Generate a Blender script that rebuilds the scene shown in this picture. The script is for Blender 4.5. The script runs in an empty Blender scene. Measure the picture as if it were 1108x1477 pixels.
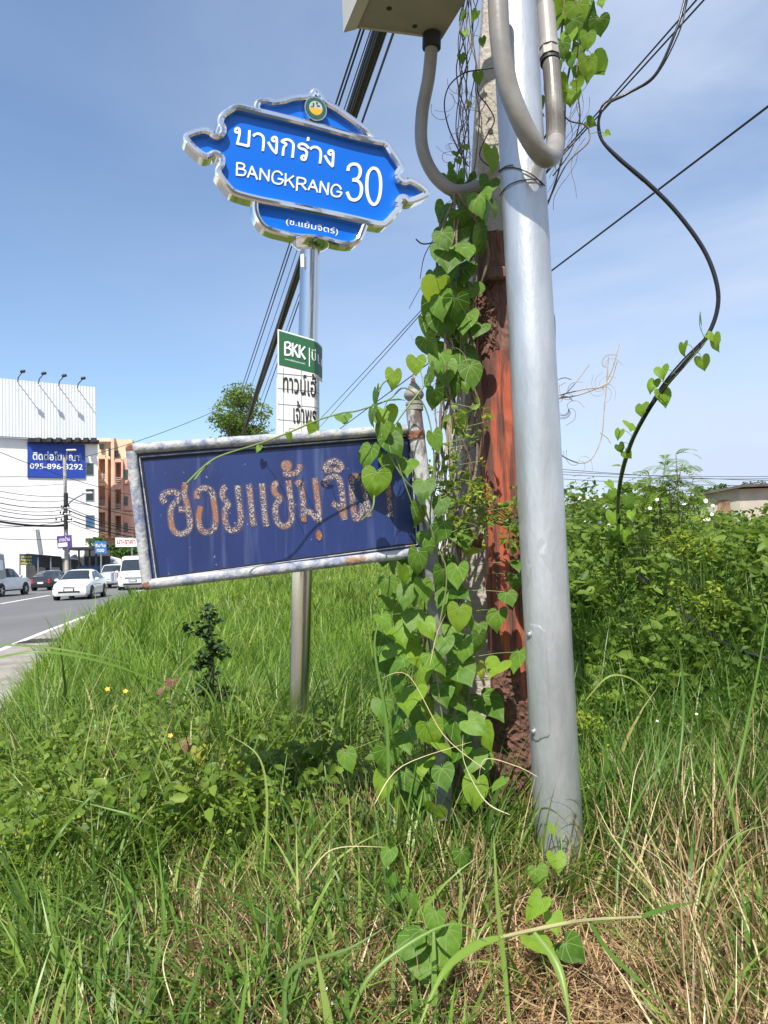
import bpy, math, random
import numpy as np
from mathutils import Vector, Matrix, Euler

random.seed(7)
RNG = np.random.default_rng(11)
SC = bpy.context.scene
COL = SC.collection

# ------------------------------------------------------------------ camera
EYE = Vector((0, 0, 1.5))
F = 1066.0
W0, H0 = 1108.0, 1477.0
PITCH, ROLL = math.radians(3.6), math.radians(-2.0)
CAMROT = Matrix.Rotation(math.pi / 2 + PITCH, 3, 'X') @ Matrix.Rotation(ROLL, 3, 'Z')
cam = bpy.data.cameras.new('camera')
cam.sensor_fit = 'VERTICAL'
cam.sensor_height = 24.0
cam.lens = F / H0 * 24.0
cam.clip_start = 0.05
cam.clip_end = 5000
camo = bpy.data.objects.new('camera', cam)
COL.objects.link(camo)
camo.location = EYE
camo.rotation_euler = CAMROT.to_euler()
SC.camera = camo

# ------------------------------------------------------------------ light
SUN_TRAVEL = Vector((0.17, 0.68, -1.0)).normalized()
to_sun = -SUN_TRAVEL
world = bpy.data.worlds.new('World')
SC.world = world
world.use_nodes = True
wn = world.node_tree
wn.nodes.clear()
sky = wn.nodes.new('ShaderNodeTexSky')
sky.sky_type = 'NISHITA'
sky.sun_disc = False
sky.sun_elevation = math.asin(to_sun.z)
sky.sun_rotation = math.atan2(to_sun.x, to_sun.y)
sky.air_density = 1.0
sky.dust_density = 0.5
sky.ozone_density = 1.3
SKY_STRENGTH = 0.128
bg = wn.nodes.new('ShaderNodeBackground')
wo = wn.nodes.new('ShaderNodeOutputWorld')
tc = wn.nodes.new('ShaderNodeTexCoord')
mp = wn.nodes.new('ShaderNodeMapping')
mp.inputs['Scale'].default_value = (1.0, 1.0, 3.2)
mp.inputs['Rotation'].default_value = (0.25, 0.2, 0.6)
nz = wn.nodes.new('ShaderNodeTexNoise')
nz.inputs['Scale'].default_value = 1.7
nz.inputs['Detail'].default_value = 6
nz.inputs['Roughness'].default_value = 0.5
nz.inputs['Distortion'].default_value = 0.4
rp = wn.nodes.new('ShaderNodeValToRGB')
rp.color_ramp.elements[0].position = 0.26
rp.color_ramp.elements[0].color = (0, 0, 0, 1)
rp.color_ramp.elements[1].position = 0.78
rp.color_ramp.elements[1].color = (0.55, 0.55, 0.55, 1)
mix = wn.nodes.new('ShaderNodeMixRGB')
mix.inputs[2].default_value = (3.5, 4.05, 5.1, 1)      # thin high cloud
hs = wn.nodes.new('ShaderNodeHueSaturation')
hs.inputs['Saturation'].default_value = 1.08
L = wn.links.new
L(tc.outputs['Generated'], mp.inputs['Vector'])
L(mp.outputs[0], nz.inputs['Vector'])
L(nz.outputs['Fac'], rp.inputs[0])
sepw = wn.nodes.new('ShaderNodeSeparateXYZ')
L(tc.outputs['Generated'], sepw.inputs[0])
mrw = wn.nodes.new('ShaderNodeMapRange')       # the veil of cloud lies to the right of the road
mrw.interpolation_type = 'SMOOTHSTEP'
mrw.inputs['From Min'].default_value = -0.35
mrw.inputs['From Max'].default_value = 0.45
mrw.inputs['To Min'].default_value = 0.36
mrw.inputs['To Max'].default_value = 2.3
L(sepw.outputs[0], mrw.inputs['Value'])
mulw = wn.nodes.new('ShaderNodeMath')
mulw.operation = 'MULTIPLY'
mulw.use_clamp = True
L(rp.outputs[0], mulw.inputs[0])
L(mrw.outputs[0], mulw.inputs[1])
L(mulw.outputs[0], mix.inputs[0])
L(sky.outputs[0], hs.inputs['Color'])
L(hs.outputs[0], mix.inputs[1])
L(mix.outputs[0], bg.inputs[0])
bg.inputs[1].default_value = SKY_STRENGTH
L(bg.outputs[0], wo.inputs[0])

sun = bpy.data.lights.new('sun', 'SUN')
sun.energy = 5.0
sun.angle = math.radians(0.53)
sun.color = (1.0, 0.94, 0.84)
suno = bpy.data.objects.new('sun', sun)
COL.objects.link(suno)
suno.rotation_euler = SUN_TRAVEL.to_track_quat('-Z', 'Y').to_euler()
suno.location = (-10, -20, 40)

vs = SC.view_settings
vs.view_transform = 'Standard'
vs.look = 'None'
vs.gamma = 1
vs.use_curve_mapping = False
vs.exposure = 0.62
SC.render.resolution_x, SC.render.resolution_y = 768, 1024
SC.cycles.max_bounces = 8
SC.cycles.transparent_max_bounces = 8


# ------------------------------------------------------------------ geometry of the survey: pixel -> ray -> place
def ray(px, py):
    return CAMROT @ Vector(((px - W0 / 2) / F, -(py - H0 / 2) / F, -1.0))


def P(px, py, y):
    r = ray(px, py)
    return EYE + r * (y / r.y)


def G(px, py, z):
    r = ray(px, py)
    return EYE + r * ((z - EYE.z) / r.z)


# ------------------------------------------------------------------ materials
MATS = {}


def nodes_of(m):
    return m.node_tree.nodes, m.node_tree.links.new


def mat(name, col, rough=0.6, metal=0.0, var=0.12, scale=8.0, bump=0.0, bscale=None, col2=None, spec=0.5,
        detail=5, stretch=(1, 1, 1), lo=0.35, hi=0.65, emit=None, coat=0.0, trans=0.0):
    if name in MATS:
        return MATS[name]
    m = bpy.data.materials.new(name)
    m.use_nodes = True
    N, K = nodes_of(m)
    b = N['Principled BSDF']
    b.inputs['Roughness'].default_value = rough
    b.inputs['Metallic'].default_value = metal
    b.inputs['Specular IOR Level'].default_value = spec
    b.inputs['Coat Weight'].default_value = coat
    b.inputs['Transmission Weight'].default_value = trans
    tcn = N.new('ShaderNodeTexCoord')
    mpn = N.new('ShaderNodeMapping')
    mpn.inputs['Scale'].default_value = stretch
    K(tcn.outputs['Object'], mpn.inputs[0])
    n = N.new('ShaderNodeTexNoise')
    n.inputs['Scale'].default_value = scale
    n.inputs['Detail'].default_value = detail
    n.inputs['Roughness'].default_value = 0.62
    K(mpn.outputs[0], n.inputs['Vector'])
    r = N.new('ShaderNodeValToRGB')
    r.color_ramp.elements[0].position = lo
    r.color_ramp.elements[1].position = hi
    c = np.array(col[:3])
    if col2 is None:
        a, d = c * (1 - var), np.minimum(c * (1 + var), 1)
    else:
        a, d = c, np.array(col2[:3])
    r.color_ramp.elements[0].color = (*a, 1)
    r.color_ramp.elements[1].color = (*d, 1)
    K(n.outputs['Fac'], r.inputs[0])
    K(r.outputs[0], b.inputs['Base Color'])
    if bump:
        n2 = N.new('ShaderNodeTexNoise')
        n2.inputs['Scale'].default_value = bscale or scale * 4
        n2.inputs['Detail'].default_value = 4
        K(mpn.outputs[0], n2.inputs['Vector'])
        bp = N.new('ShaderNodeBump')
        bp.inputs['Strength'].default_value = bump
        bp.inputs['Distance'].default_value = 0.01
        K(n2.outputs['Fac'], bp.inputs['Height'])
        K(bp.outputs[0], b.inputs['Normal'])
    if emit:
        b.inputs['Emission Color'].default_value = (*emit, 1)
        b.inputs['Emission Strength'].default_value = 1
    MATS[name] = m
    return m


def foliage_mat(name, stops, rough=0.5, trans=0.35, spec=0.3, attr=True, tip=None):
    """leaf material: colour picked per blade or leaf from a ramp; part of the light passes through"""
    m = bpy.data.materials.new(name)
    m.use_nodes = True
    N, K = nodes_of(m)
    b = N['Principled BSDF']
    b.inputs['Roughness'].default_value = rough
    b.inputs['Specular IOR Level'].default_value = spec
    if attr:
        a = N.new('ShaderNodeAttribute')
        a.attribute_name = 'rnd'
        src = a.outputs['Fac']
    else:
        a = N.new('ShaderNodeObjectInfo')
        src = a.outputs['Random']
    r = N.new('ShaderNodeValToRGB')
    els = r.color_ramp.elements
    els[0].position, els[0].color = stops[0][0], (*stops[0][1], 1)
    els[1].position, els[1].color = stops[-1][0], (*stops[-1][1], 1)
    for p, c in stops[1:-1]:
        e = els.new(p)
        e.color = (*c, 1)
    K(src, r.inputs[0])
    colr = r.outputs[0]
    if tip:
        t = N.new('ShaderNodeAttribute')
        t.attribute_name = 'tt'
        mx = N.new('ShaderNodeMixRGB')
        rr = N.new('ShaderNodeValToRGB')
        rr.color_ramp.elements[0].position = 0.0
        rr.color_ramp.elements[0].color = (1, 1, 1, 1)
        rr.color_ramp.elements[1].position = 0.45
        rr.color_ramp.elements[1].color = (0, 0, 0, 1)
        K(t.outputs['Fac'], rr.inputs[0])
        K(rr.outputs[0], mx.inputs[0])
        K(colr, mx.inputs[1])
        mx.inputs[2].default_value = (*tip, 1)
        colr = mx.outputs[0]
    K(colr, b.inputs['Base Color'])
    tr = N.new('ShaderNodeBsdfTranslucent')
    hs2 = N.new('ShaderNodeHueSaturation')
    hs2.inputs['Hue'].default_value = 0.485
    hs2.inputs['Value'].default_value = 1.5
    K(colr, hs2.inputs['Color'])
    K(hs2.outputs[0], tr.inputs['Color'])
    ms = N.new('ShaderNodeMixShader')
    ms.inputs[0].default_value = trans
    K(b.outputs[0], ms.inputs[1])
    K(tr.outputs[0], ms.inputs[2])
    K(ms.outputs[0], N['Material Output'].inputs[0])
    MATS[name] = m
    return m


def heart_leaf_mat(name, c0, c1, trans=0.35):
    m = foliage_mat(name, [(0, c0), (1, c1)], rough=0.5, trans=trans, spec=0.28, attr=False)
    N, K = nodes_of(m)
    b = N['Principled BSDF']
    tcn = N.new('ShaderNodeTexCoord')
    sp = N.new('ShaderNodeSeparateXYZ')
    K(tcn.outputs['Object'], sp.inputs[0])

    def M(op, a, bb=None, c=None):
        n = N.new('ShaderNodeMath')
        n.operation = op
        for i, v in enumerate((a, bb, c)):
            if v is None:
                continue
            if isinstance(v, (int, float)):
                n.inputs[i].default_value = v
            else:
                K(v, n.inputs[i])
        return n.outputs[0]
    ax = M('ABSOLUTE', sp.outputs[0])
    dy = M('SUBTRACT', 0.30, sp.outputs[1])
    ang = M('ARCTAN2', ax, dy)
    rr = M('SQRT', M('ADD', M('MULTIPLY', ax, ax), M('MULTIPLY', dy, dy)))
    d = M('MULTIPLY', M('PINGPONG', M('ADD', ang, M('MULTIPLY', rr, 0.25)), 0.31), rr)   # veins fan out from the stalk
    v = N.new('ShaderNodeMapRange')
    v.interpolation_type = 'SMOOTHSTEP'
    v.inputs['From Min'].default_value = 0.003
    v.inputs['From Max'].default_value = 0.020
    v.inputs['To Min'].default_value = 1
    v.inputs['To Max'].default_value = 0
    K(d, v.inputs['Value'])
    colsrc = b.inputs['Base Color'].links[0].from_socket
    nn = N.new('ShaderNodeTexNoise')
    nn.inputs['Scale'].default_value = 5
    nn.inputs['Detail'].default_value = 4
    K(tcn.outputs['Object'], nn.inputs['Vector'])
    h = N.new('ShaderNodeHueSaturation')
    K(colsrc, h.inputs['Color'])
    K(M('ADD', 0.72, M('MULTIPLY', nn.outputs['Fac'], 0.56)), h.inputs['Value'])
    mx = N.new('ShaderNodeMixRGB')
    K(M('MULTIPLY', v.outputs[0], 0.75), mx.inputs[0])
    K(h.outputs[0], mx.inputs[1])
    mx.inputs[2].default_value = (0.24, 0.36, 0.10, 1)
    # brown spots and bitten edges, different on each leaf
    oi = N.new('ShaderNodeObjectInfo')
    vm = N.new('ShaderNodeVectorMath')
    vm.operation = 'ADD'
    cx = N.new('ShaderNodeCombineXYZ')
    K(M('MULTIPLY', oi.outputs['Random'], 40.0), cx.inputs[0])
    K(M('MULTIPLY', oi.outputs['Random'], 23.0), cx.inputs[2])
    K(tcn.outputs['Object'], vm.inputs[0])
    K(cx.outputs[0], vm.inputs[1])
    n4 = N.new('ShaderNodeTexNoise')
    n4.inputs['Scale'].default_value = 4.5
    n4.inputs['Detail'].default_value = 5
    K(vm.outputs[0], n4.inputs['Vector'])
    r4 = N.new('ShaderNodeValToRGB')
    r4.color_ramp.elements[0].position = .66
    r4.color_ramp.elements[0].color = (0, 0, 0, 1)
    r4.color_ramp.elements[1].position = .72
    r4.color_ramp.elements[1].color = (.85, .85, .85, 1)
    K(n4.outputs['Fac'], r4.inputs[0])
    mx4 = N.new('ShaderNodeMixRGB')
    K(r4.outputs[0], mx4.inputs[0])
    K(mx.outputs[0], mx4.inputs[1])
    mx4.inputs[2].default_value = (.20, .15, .04, 1)
    K(mx4.outputs[0], b.inputs['Base Color'])
    bp = N.new('ShaderNodeBump')
    bp.inputs['Strength'].default_value = 0.3
    bp.inputs['Distance'].default_value = 0.012
    K(M('SUBTRACT', M('MULTIPLY', nn.outputs['Fac'], 0.5), v.outputs[0]), bp.inputs['Height'])
    K(bp.outputs[0], b.inputs['Normal'])
    return m


# ------------------------------------------------------------------ object helpers
def setp(o, label=None, cat=None, group=None, kind=None):
    if label:
        o['label'] = label
    if cat:
        o['category'] = cat
    if group:
        o['group'] = group
    if kind:
        o['kind'] = kind
    return o


def mesh_of(name, vs_, fs, m=None, smooth=False, sharp=None):
    me = bpy.data.meshes.new(name)
    me.from_pydata([tuple(v) for v in vs_], [], [tuple(f) for f in fs])
    me.update()
    if m is not None:
        me.materials.append(m)
    if smooth:
        me.polygons.foreach_set('use_smooth', [True] * len(me.polygons))
        if sharp:
            try:
                me.set_sharp_from_angle(angle=math.radians(sharp))
            except Exception:
                pass
    return me


def link(name, me, parent=None):
    o = bpy.data.objects.new(name, me)
    COL.objects.link(o)
    if parent is not None:
        o.parent = parent
    return o


def empty(name, loc, label, cat, group=None, rz=0.0):
    o = bpy.data.objects.new(name, None)
    o.empty_display_size = 0.2
    COL.objects.link(o)
    o.location = loc
    o.rotation_euler = (0, 0, rz)
    setp(o, label, cat, group)
    return o


def base_of(o):
    """summed translation of o and its parents (things built in place use no rotation)"""
    v = Vector((0, 0, 0))
    while o is not None:
        v += Vector(o.location)
        o = o.parent
    return v


class B:
    """collects shapes; .put() links them as ONE mesh object; 'world' coordinates are moved to the parent's frame"""

    def __init__(s):
        s.v, s.f = [], []

    def add(s, v, f):
        k = len(s.v)
        s.v += [Vector(p) for p in v]
        s.f += [tuple(i + k for i in q) for q in f]
        return s

    def box(s, c, d, R=None, bev=0.0):
        c = Vector(c)
        hx, hy, hz = d[0] / 2, d[1] / 2, d[2] / 2
        if bev <= 0:
            pts = [(x, y, z) for x in (-hx, hx) for y in (-hy, hy) for z in (-hz, hz)]
            fs = [(0, 1, 3, 2), (4, 6, 7, 5), (0, 4, 5, 1), (2, 3, 7, 6), (0, 2, 6, 4), (1, 5, 7, 3)]
        else:
            b = min(bev, hx * .9, hy * .9, hz * .9)
            pts, idx = [], {}
            for sx in (-1, 1):
                for sy in (-1, 1):
                    for sz in (-1, 1):
                        for a in range(3):
                            p = [sx * (hx - b), sy * (hy - b), sz * (hz - b)]
                            p[a] = (sx * hx, sy * hy, sz * hz)[a]
                            idx[(sx, sy, sz, a)] = len(pts)
                            pts.append(tuple(p))
            I = idx
            fs = []
            for sg in (-1, 1):
                o = [(-1, -1), (1, -1), (1, 1), (-1, 1)]
                if sg < 0:
                    o = o[::-1]
                fs.append(tuple(I[(sg, a, b2, 0)] for a, b2 in o))
                fs.append(tuple(I[(b2, sg, a, 1)] for a, b2 in o))
                fs.append(tuple(I[(a, b2, sg, 2)] for a, b2 in o))
            for s1 in (-1, 1):
                for s2 in (-1, 1):
                    fs.append((I[(-1, s1, s2, 1)], I[(1, s1, s2, 1)], I[(1, s1, s2, 2)], I[(-1, s1, s2, 2)]))
                    fs.append((I[(s1, -1, s2, 0)], I[(s1, 1, s2, 0)], I[(s1, 1, s2, 2)], I[(s1, -1, s2, 2)]))
                    fs.append((I[(s1, s2, -1, 0)], I[(s1, s2, 1, 0)], I[(s1, s2, 1, 1)], I[(s1, s2, -1, 1)]))
            for sx in (-1, 1):
                for sy in (-1, 1):
                    for sz in (-1, 1):
                        fs.append(tuple(I[(sx, sy, sz, a)] for a in range(3)))
        pts = [Vector(p) for p in pts]
        if R is not None:
            pts = [R @ p for p in pts]
        return s.add([p + c for p in pts], fs)

    def prism(s, poly, off):
        """poly: list of 3d points, off: vector"""
        n = len(poly)
        poly = [Vector(p) for p in poly]
        off = Vector(off)
        v = poly + [p + off for p in poly]
        f = [tuple(range(n))[::-1], tuple(range(n, 2 * n))]
        f += [(i, (i + 1) % n, n + (i + 1) % n, n + i) for i in range(n)]
        return s.add(v, f)

    def tube(s, pts, r, n=8, cap=True, smooth=0):
        pts = [Vector(p) for p in pts]
        if not hasattr(r, '__len__'):
            r = [r] * len(pts)
        if smooth:
            pts, r = catmull(pts, r, smooth)
        if len(pts) < 2:
            return s
        t = (pts[1] - pts[0]).normalized()
        a = t.cross(Vector((0, 0, 1)))
        if a.length < 1e-3:
            a = t.cross(Vector((1, 0, 0)))
        a.normalize()
        V = []
        for i, p in enumerate(pts):
            t = (pts[min(i + 1, len(pts) - 1)] - pts[max(i - 1, 0)])
            if t.length < 1e-9:
                t = Vector((0, 0, 1))
            t.normalize()
            a = (a - t * a.dot(t))
            if a.length < 1e-6:
                a = t.orthogonal()
            a.normalize()
            b = t.cross(a)
            for k in range(n):
                an = 2 * math.pi * k / n
                V.append(p + (a * math.cos(an) + b * math.sin(an)) * r[i])
        Fs = []
        for i in range(len(pts) - 1):
            for k in range(n):
                Fs.append((i * n + k, i * n + (k + 1) % n, (i + 1) * n + (k + 1) % n, (i + 1) * n + k))
        if cap:
            Fs.append(tuple(range(n))[::-1])
            Fs.append(tuple(range((len(pts) - 1) * n, len(pts) * n)))
        return s.add(V, Fs)

    def lathe(s, origin, axis, prof, n=20):
        """prof: list of (radius, height along axis)"""
        axis = Vector(axis).normalized()
        a = axis.orthogonal().normalized()
        b = axis.cross(a)
        o = Vector(origin)
        V = []
        for rr, h in prof:
            for k in range(n):
                an = 2 * math.pi * k / n
                V.append(o + axis * h + (a * math.cos(an) + b * math.sin(an)) * max(rr, 1e-4))
        Fs = []
        for i in range(len(prof) - 1):
            for k in range(n):
                Fs.append((i * n + k, i * n + (k + 1) % n, (i + 1) * n + (k + 1) % n, (i + 1) * n + k))
        Fs.append(tuple(range(n))[::-1])
        Fs.append(tuple(range((len(prof) - 1) * n, len(prof) * n)))
        return s.add(V, Fs)

    def put(s, name, m, parent=None, smooth=False, sharp=40, world=True, label=None):
        off = base_of(parent) if (world and parent is not None) else Vector((0, 0, 0))
        me = mesh_of(name, [p - off for p in s.v], s.f, m, smooth, sharp)
        o = link(name, me, parent)
        if label:
            o['label'] = label
        return o


def catmull(pts, r, k):
    out, ro = [], []
    n = len(pts)
    for i in range(n - 1):
        p0, p1, p2, p3 = pts[max(i - 1, 0)], pts[i], pts[i + 1], pts[min(i + 2, n - 1)]
        for j in range(k):
            t = j / k
            out.append(0.5 * ((2 * p1) + (p2 - p0) * t + (2 * p0 - 5 * p1 + 4 * p2 - p3) * t * t + (3 * p1 - p0 - 3 * p2 + p3) * t ** 3))
            ro.append(r[i] * (1 - t) + r[i + 1] * t)
    out.append(pts[-1])
    ro.append(r[-1])
    return out, ro


def fast_mesh(name, V, faces_flat, nper, m, attrs, smooth=False):
    """V (N,3) float, faces_flat int array, nper vertices per face (constant)"""
    me = bpy.data.meshes.new(name)
    nf = len(faces_flat) // nper
    me.vertices.add(len(V))
    me.vertices.foreach_set('co', np.asarray(V, dtype=np.float32).ravel())
    me.loops.add(len(faces_flat))
    me.loops.foreach_set('vertex_index', np.asarray(faces_flat, dtype=np.int32))
    me.polygons.add(nf)
    me.polygons.foreach_set('loop_start', np.arange(0, nf * nper, nper, dtype=np.int32))
    try:
        me.polygons.foreach_set('loop_total', np.full(nf, nper, dtype=np.int32))
    except Exception:
        pass
    if smooth:
        me.polygons.foreach_set('use_smooth', np.ones(nf, dtype=bool))
    for k, a in attrs.items():
        at = me.attributes.new(k, 'FLOAT', 'POINT')
        at.data.foreach_set('value', np.asarray(a, dtype=np.float32))
    me.materials.append(m)
    me.update(calc_edges=True)
    me.validate()
    return me


# flat shapes on a plane seen in the photograph
class Plane:
    def __init__(s, o, n):
        s.o, s.n = Vector(o), Vector(n).normalized()
        if s.n.dot(EYE - s.o) < 0:
            s.n = -s.n

    def at(s, px, py, off=0.0):
        r = ray(px, py)
        q = s.o
        t = (q - EYE).dot(s.n) / r.dot(s.n)
        return EYE + r * t + s.n * off


def ribbon(bm_, plane, pts, w, z0, z1, closed=False, k=4, wpx=True, rise=0.0004, back=None, scale=1.0, bevel=0.0):
    """a stroke of width w (pixels) along pixel points, standing from z0 to z1 over the plane"""
    pts = [Vector((a, b, 0)) for a, b in pts]
    if closed:
        n = len(pts)
        ext = pts[-2:] + pts + pts[:3]
        sm, _ = catmull(ext, [1] * len(ext), k)
        sm = sm[2 * k:(2 + n) * k + 1]
    else:
        sm, _ = catmull(pts, [1] * len(pts), k) if k > 1 else (pts, None)
    n = len(sm)
    V, Fs = [], []
    for i, p in enumerate(sm):
        if closed:
            t = sm[(i + 1) % (n - 1)] - sm[(i - 1) % (n - 1)]
        else:
            t = sm[min(i + 1, n - 1)] - sm[max(i - 1, 0)]
        if t.length < 1e-9:
            t = Vector((1, 0, 0))
        t.normalize()
        nn = Vector((-t.y, t.x, 0)) * (w / 2)
        z = z1 + rise * i / n
        prof = ((p - nn, z0), (p - nn, z - bevel), (p - nn * .45, z), (p + nn * .3, z), (p + nn, z - bevel), (p + nn, z0)) if bevel else ((p - nn, z0), (p - nn, z), (p + nn, z), (p + nn, z0))
        for q, zz in prof:
            V.append(plane.at(q.x, q.y, zz))
    for i in range(n - 1):
        m_ = 6 if bevel else 4
        for a in range(m_):
            b = (a + 1) % m_
            Fs.append((i * m_ + a, i * m_ + b, (i + 1) * m_ + b, (i + 1) * m_ + a))
    if not closed:
        Fs += [tuple(range(m_)), tuple((n - 1) * m_ + a for a in reversed(range(m_)))]
    bm_.add(V, Fs)


def smooth_px(pts, k=4, closed=True):
    pts = [Vector((a, b, 0)) for a, b in pts]
    if closed:
        n = len(pts)
        ext = pts[-2:] + pts + pts[:3]
        sm, _ = catmull(ext, [1] * len(ext), k)
        sm = sm[2 * k:(2 + n) * k]
    else:
        sm, _ = catmull(pts, [1] * len(pts), k)
    return [(p.x, p.y) for p in sm]


_TXT = {}


def text_flat(body, offset=0.0):
    key = (body, offset)
    if key in _TXT:
        return _TXT[key]
    c = bpy.data.curves.new('txt', 'FONT')
    c.body = body
    c.offset = offset
    c.resolution_u = 4
    o = bpy.data.objects.new('txt', c)
    COL.objects.link(o)
    dg = bpy.context.evaluated_depsgraph_get()
    me = bpy.data.meshes.new_from_object(o.evaluated_get(dg))
    v = np.array([x.co[:] for x in me.vertices])
    f = [tuple(p.vertices) for p in me.polygons]
    bpy.data.objects.remove(o)
    bpy.data.curves.remove(c)
    bpy.data.meshes.remove(me)
    lo, hi = v[:, :2].min(0), v[:, :2].max(0)
    uv = (v[:, :2] - lo) / (hi - lo)
    _TXT[key] = (uv, f)
    return uv, f


def text_on(bm_, body, tl, tr, br, bl, where, offset=0.0):
    """letters fitted in a four-cornered patch; where(a, b) -> 3d"""
    uv, f = text_flat(body, offset)
    V = []
    for u, v in uv:
        x = (1 - v) * ((1 - u) * bl[0] + u * br[0]) + v * ((1 - u) * tl[0] + u * tr[0])
        y = (1 - v) * ((1 - u) * bl[1] + u * br[1]) + v * ((1 - u) * tl[1] + u * tr[1])
        V.append(where(x, y))
    bm_.add(V, f)

# ================================================================== THE SETTING
EY = [-4, 0, 1.5, 2.56, 3.5, 7.56, 10, 14.3, 22.2, 33.5, 45.8, 60, 150]
EX = [-0.8, -1.1, -1.4, -1.8, -2.2, -4.05, -4.95, -6.4, -8.75, -11.0, -12.5, -14, -20]
LY = [-4, 0, 5, 10, 14.4, 17.9, 24.6, 30.2, 38.3, 60, 75]
LX = [-4.2, -4.6, -5.4, -6.4, -7.5, -8.34, -9.83, -10.67, -11.9, -14.3, -15.5]


def edge_x(y):
    return np.interp(y, EY, EX)


def bumps(x, y):
    return (0.035 * np.sin(1.9 * x + 0.7 * y) + 0.03 * np.sin(3.1 * y - 1.3 * x + 1) + 0.015 * np.sin(7 * x + 5 * y))


def gz(x, y):
    """height of the verge"""
    d = np.clip((x - edge_x(y)) / 0.7, 0, 1)
    d = d * d * (3 - 2 * d)
    return d * (0.27 + bumps(x, y) * 0.8)


m_ground = mat('dry_soil', (0.16, 0.12, 0.07), 0.95, var=0.3, scale=0.5, bump=0.4, bscale=6)
g = B()
g.add([(-1500, -300, -0.02), (1500, -300, -0.02), (1500, 3000, -0.02), (-1500, 3000, -0.02)], [(0, 1, 2, 3)])
setp(g.put('ground', m_ground), kind='structure')

m_asph = mat('asphalt', (0.105, 0.105, 0.107), 0.85, scale=0.35, bump=0.35, bscale=160, col2=(0.15, 0.15, 0.152),
             stretch=(1, 0.25, 1), lo=0.3, hi=0.7)
road = B()
n = len(LY)
V = [(LX[i], LY[i], 0) for i in range(n)] + [(-90, LY[i], 0) for i in range(n)]
road.add(V, [(i, n + i, n + i + 1, i + 1) for i in range(n - 1)])
setp(road.put('road', m_asph), kind='structure')

m_pave = mat('worn_concrete', (0.17, 0.155, 0.135), 0.9, scale=2.2, bump=0.5, bscale=40, col2=(0.33, 0.305, 0.27), detail=9, lo=0.3, hi=0.7)
m_soil = mat('verge_soil', (0.085, 0.062, 0.035), 0.95, scale=3, bump=0.8, bscale=22, col2=(0.22, 0.155, 0.085))
# pavement: single slabs with open joints
pv = bpy.data.objects.new('pavement', None)
COL.objects.link(pv)
pv['kind'] = 'structure'
ys = np.arange(2.0, 44, 1.9)
for i, y in enumerate(ys):
    y1 = y + 1.885
    for c in range(2):
        def px_(yy, f):
            a = np.interp(yy, LY, LX) + 0.14
            b = edge_x(yy) + 0.75
            return a + (b - a) * f
        f0, f1 = (0.0, 0.498) if c == 0 else (0.502, 1.0)
        z = 0.022 + random.uniform(-0.004, 0.004)
        b = B()
        q = [(px_(y, f0), y, z), (px_(y, f1), y, z), (px_(y1, f1), y1, z), (px_(y1, f0), y1, z)]
        b.prism([(p[0], p[1], -0.02 + 0.003) for p in q], (0, 0, z + 0.017))
        b.put('slab', m_pave, pv)
# painted line along the carriageway and one lane dash
m_paint = mat('road_paint', (0.62, 0.61, 0.58), 0.7, var=0.2, scale=6, bump=0.1)
ln = B()
k = 60
yy = np.linspace(0, 60, k)
xx = np.interp(yy, LY, LX)
ln.add([(x - 0.06, y, 0.004) for x, y in zip(xx, yy)] + [(x + 0.09, y, 0.004) for x, y in zip(xx, yy)],
       [(i, k + i, k + i + 1, i + 1) for i in range(k - 1)])
for a, b_ in (((0, 871), (72, 858.5)), ((196, 853), (230, 847))):
    p, q = G(*a, 0.004), G(*b_, 0.004)
    s = (q - p).normalized().cross(Vector((0, 0, 1))) * 0.12
    ln.add([p - s, p + s, q + s, q - s], [(0, 1, 2, 3)])
setp(ln.put('road_marking', m_paint), kind='structure')

# the verge: a raised bank of soil
gy = np.concatenate([np.arange(-4, 12, 0.25), np.arange(12, 40, 1.0), np.arange(40, 151, 6)])
gx = np.concatenate([np.arange(0, 2.0, 0.2), np.arange(2.0, 14, 0.4), np.arange(14, 61, 4)])
V, Fs = [], []
for y in gy:
    for u in gx:
        x = float(edge_x(y)) + u
        V.append((x, y, -0.015 + float(gz(x, y)) if u > 0 else -0.015))
nx = len(gx)
for j in range(len(gy) - 1):
    for i in range(nx - 1):
        Fs.append((j * nx + i, j * nx + i + 1, (j + 1) * nx + i + 1, (j + 1) * nx + i))
me = mesh_of('grass_verge', V, Fs, m_soil, True)
setp(link('grass_verge', me), kind='structure')

# ------------------------------------------------------------------ far buildings
m_white = mat('white_render', (0.78, 0.785, 0.79), 0.8, var=0.05, scale=0.5, stretch=(1, 1, .3), detail=8)
m_glassd = mat('dark_window_glass', (0.03, 0.045, 0.05), 0.15, var=0.3, scale=0.5, spec=0.6)
m_blueglass = mat('blue_curtain', (0.05, 0.14, 0.27), 0.5, var=0.15, scale=2)
m_frame = mat('grey_frame', (0.25, 0.26, 0.27), 0.5)
m_corr = mat('corrugated_sheet', (0.60, 0.63, 0.67), 0.5, 0.1, scale=0.9, col2=(0.70, 0.73, 0.77), stretch=(3, 3, 0.15))
m_black = mat('black_steel', (0.02, 0.02, 0.022), 0.5)
m_steel = mat('grey_steel', (0.30, 0.31, 0.32), 0.45, 0.6)
m_banner = mat('blue_banner', (0.012, 0.055, 0.36), 0.5, var=0.1, scale=0.8)
m_wtext = mat('white_lettering', (0.78, 0.79, 0.8), 0.5, var=0.02)

# white building: front plane through two points
A0, A1 = P(-70, 640, 82.2), P(141, 640, 90.7)
A0.z = A1.z = 0
bu = (A1 - A0)
blen = bu.length
bu.normalize()
bn = Vector((bu.y, -bu.x, 0))            # towards the camera
WP = Plane(A0, bn)


def wp(px, py, off=0.0):
    return WP.at(px, py, off)


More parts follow.
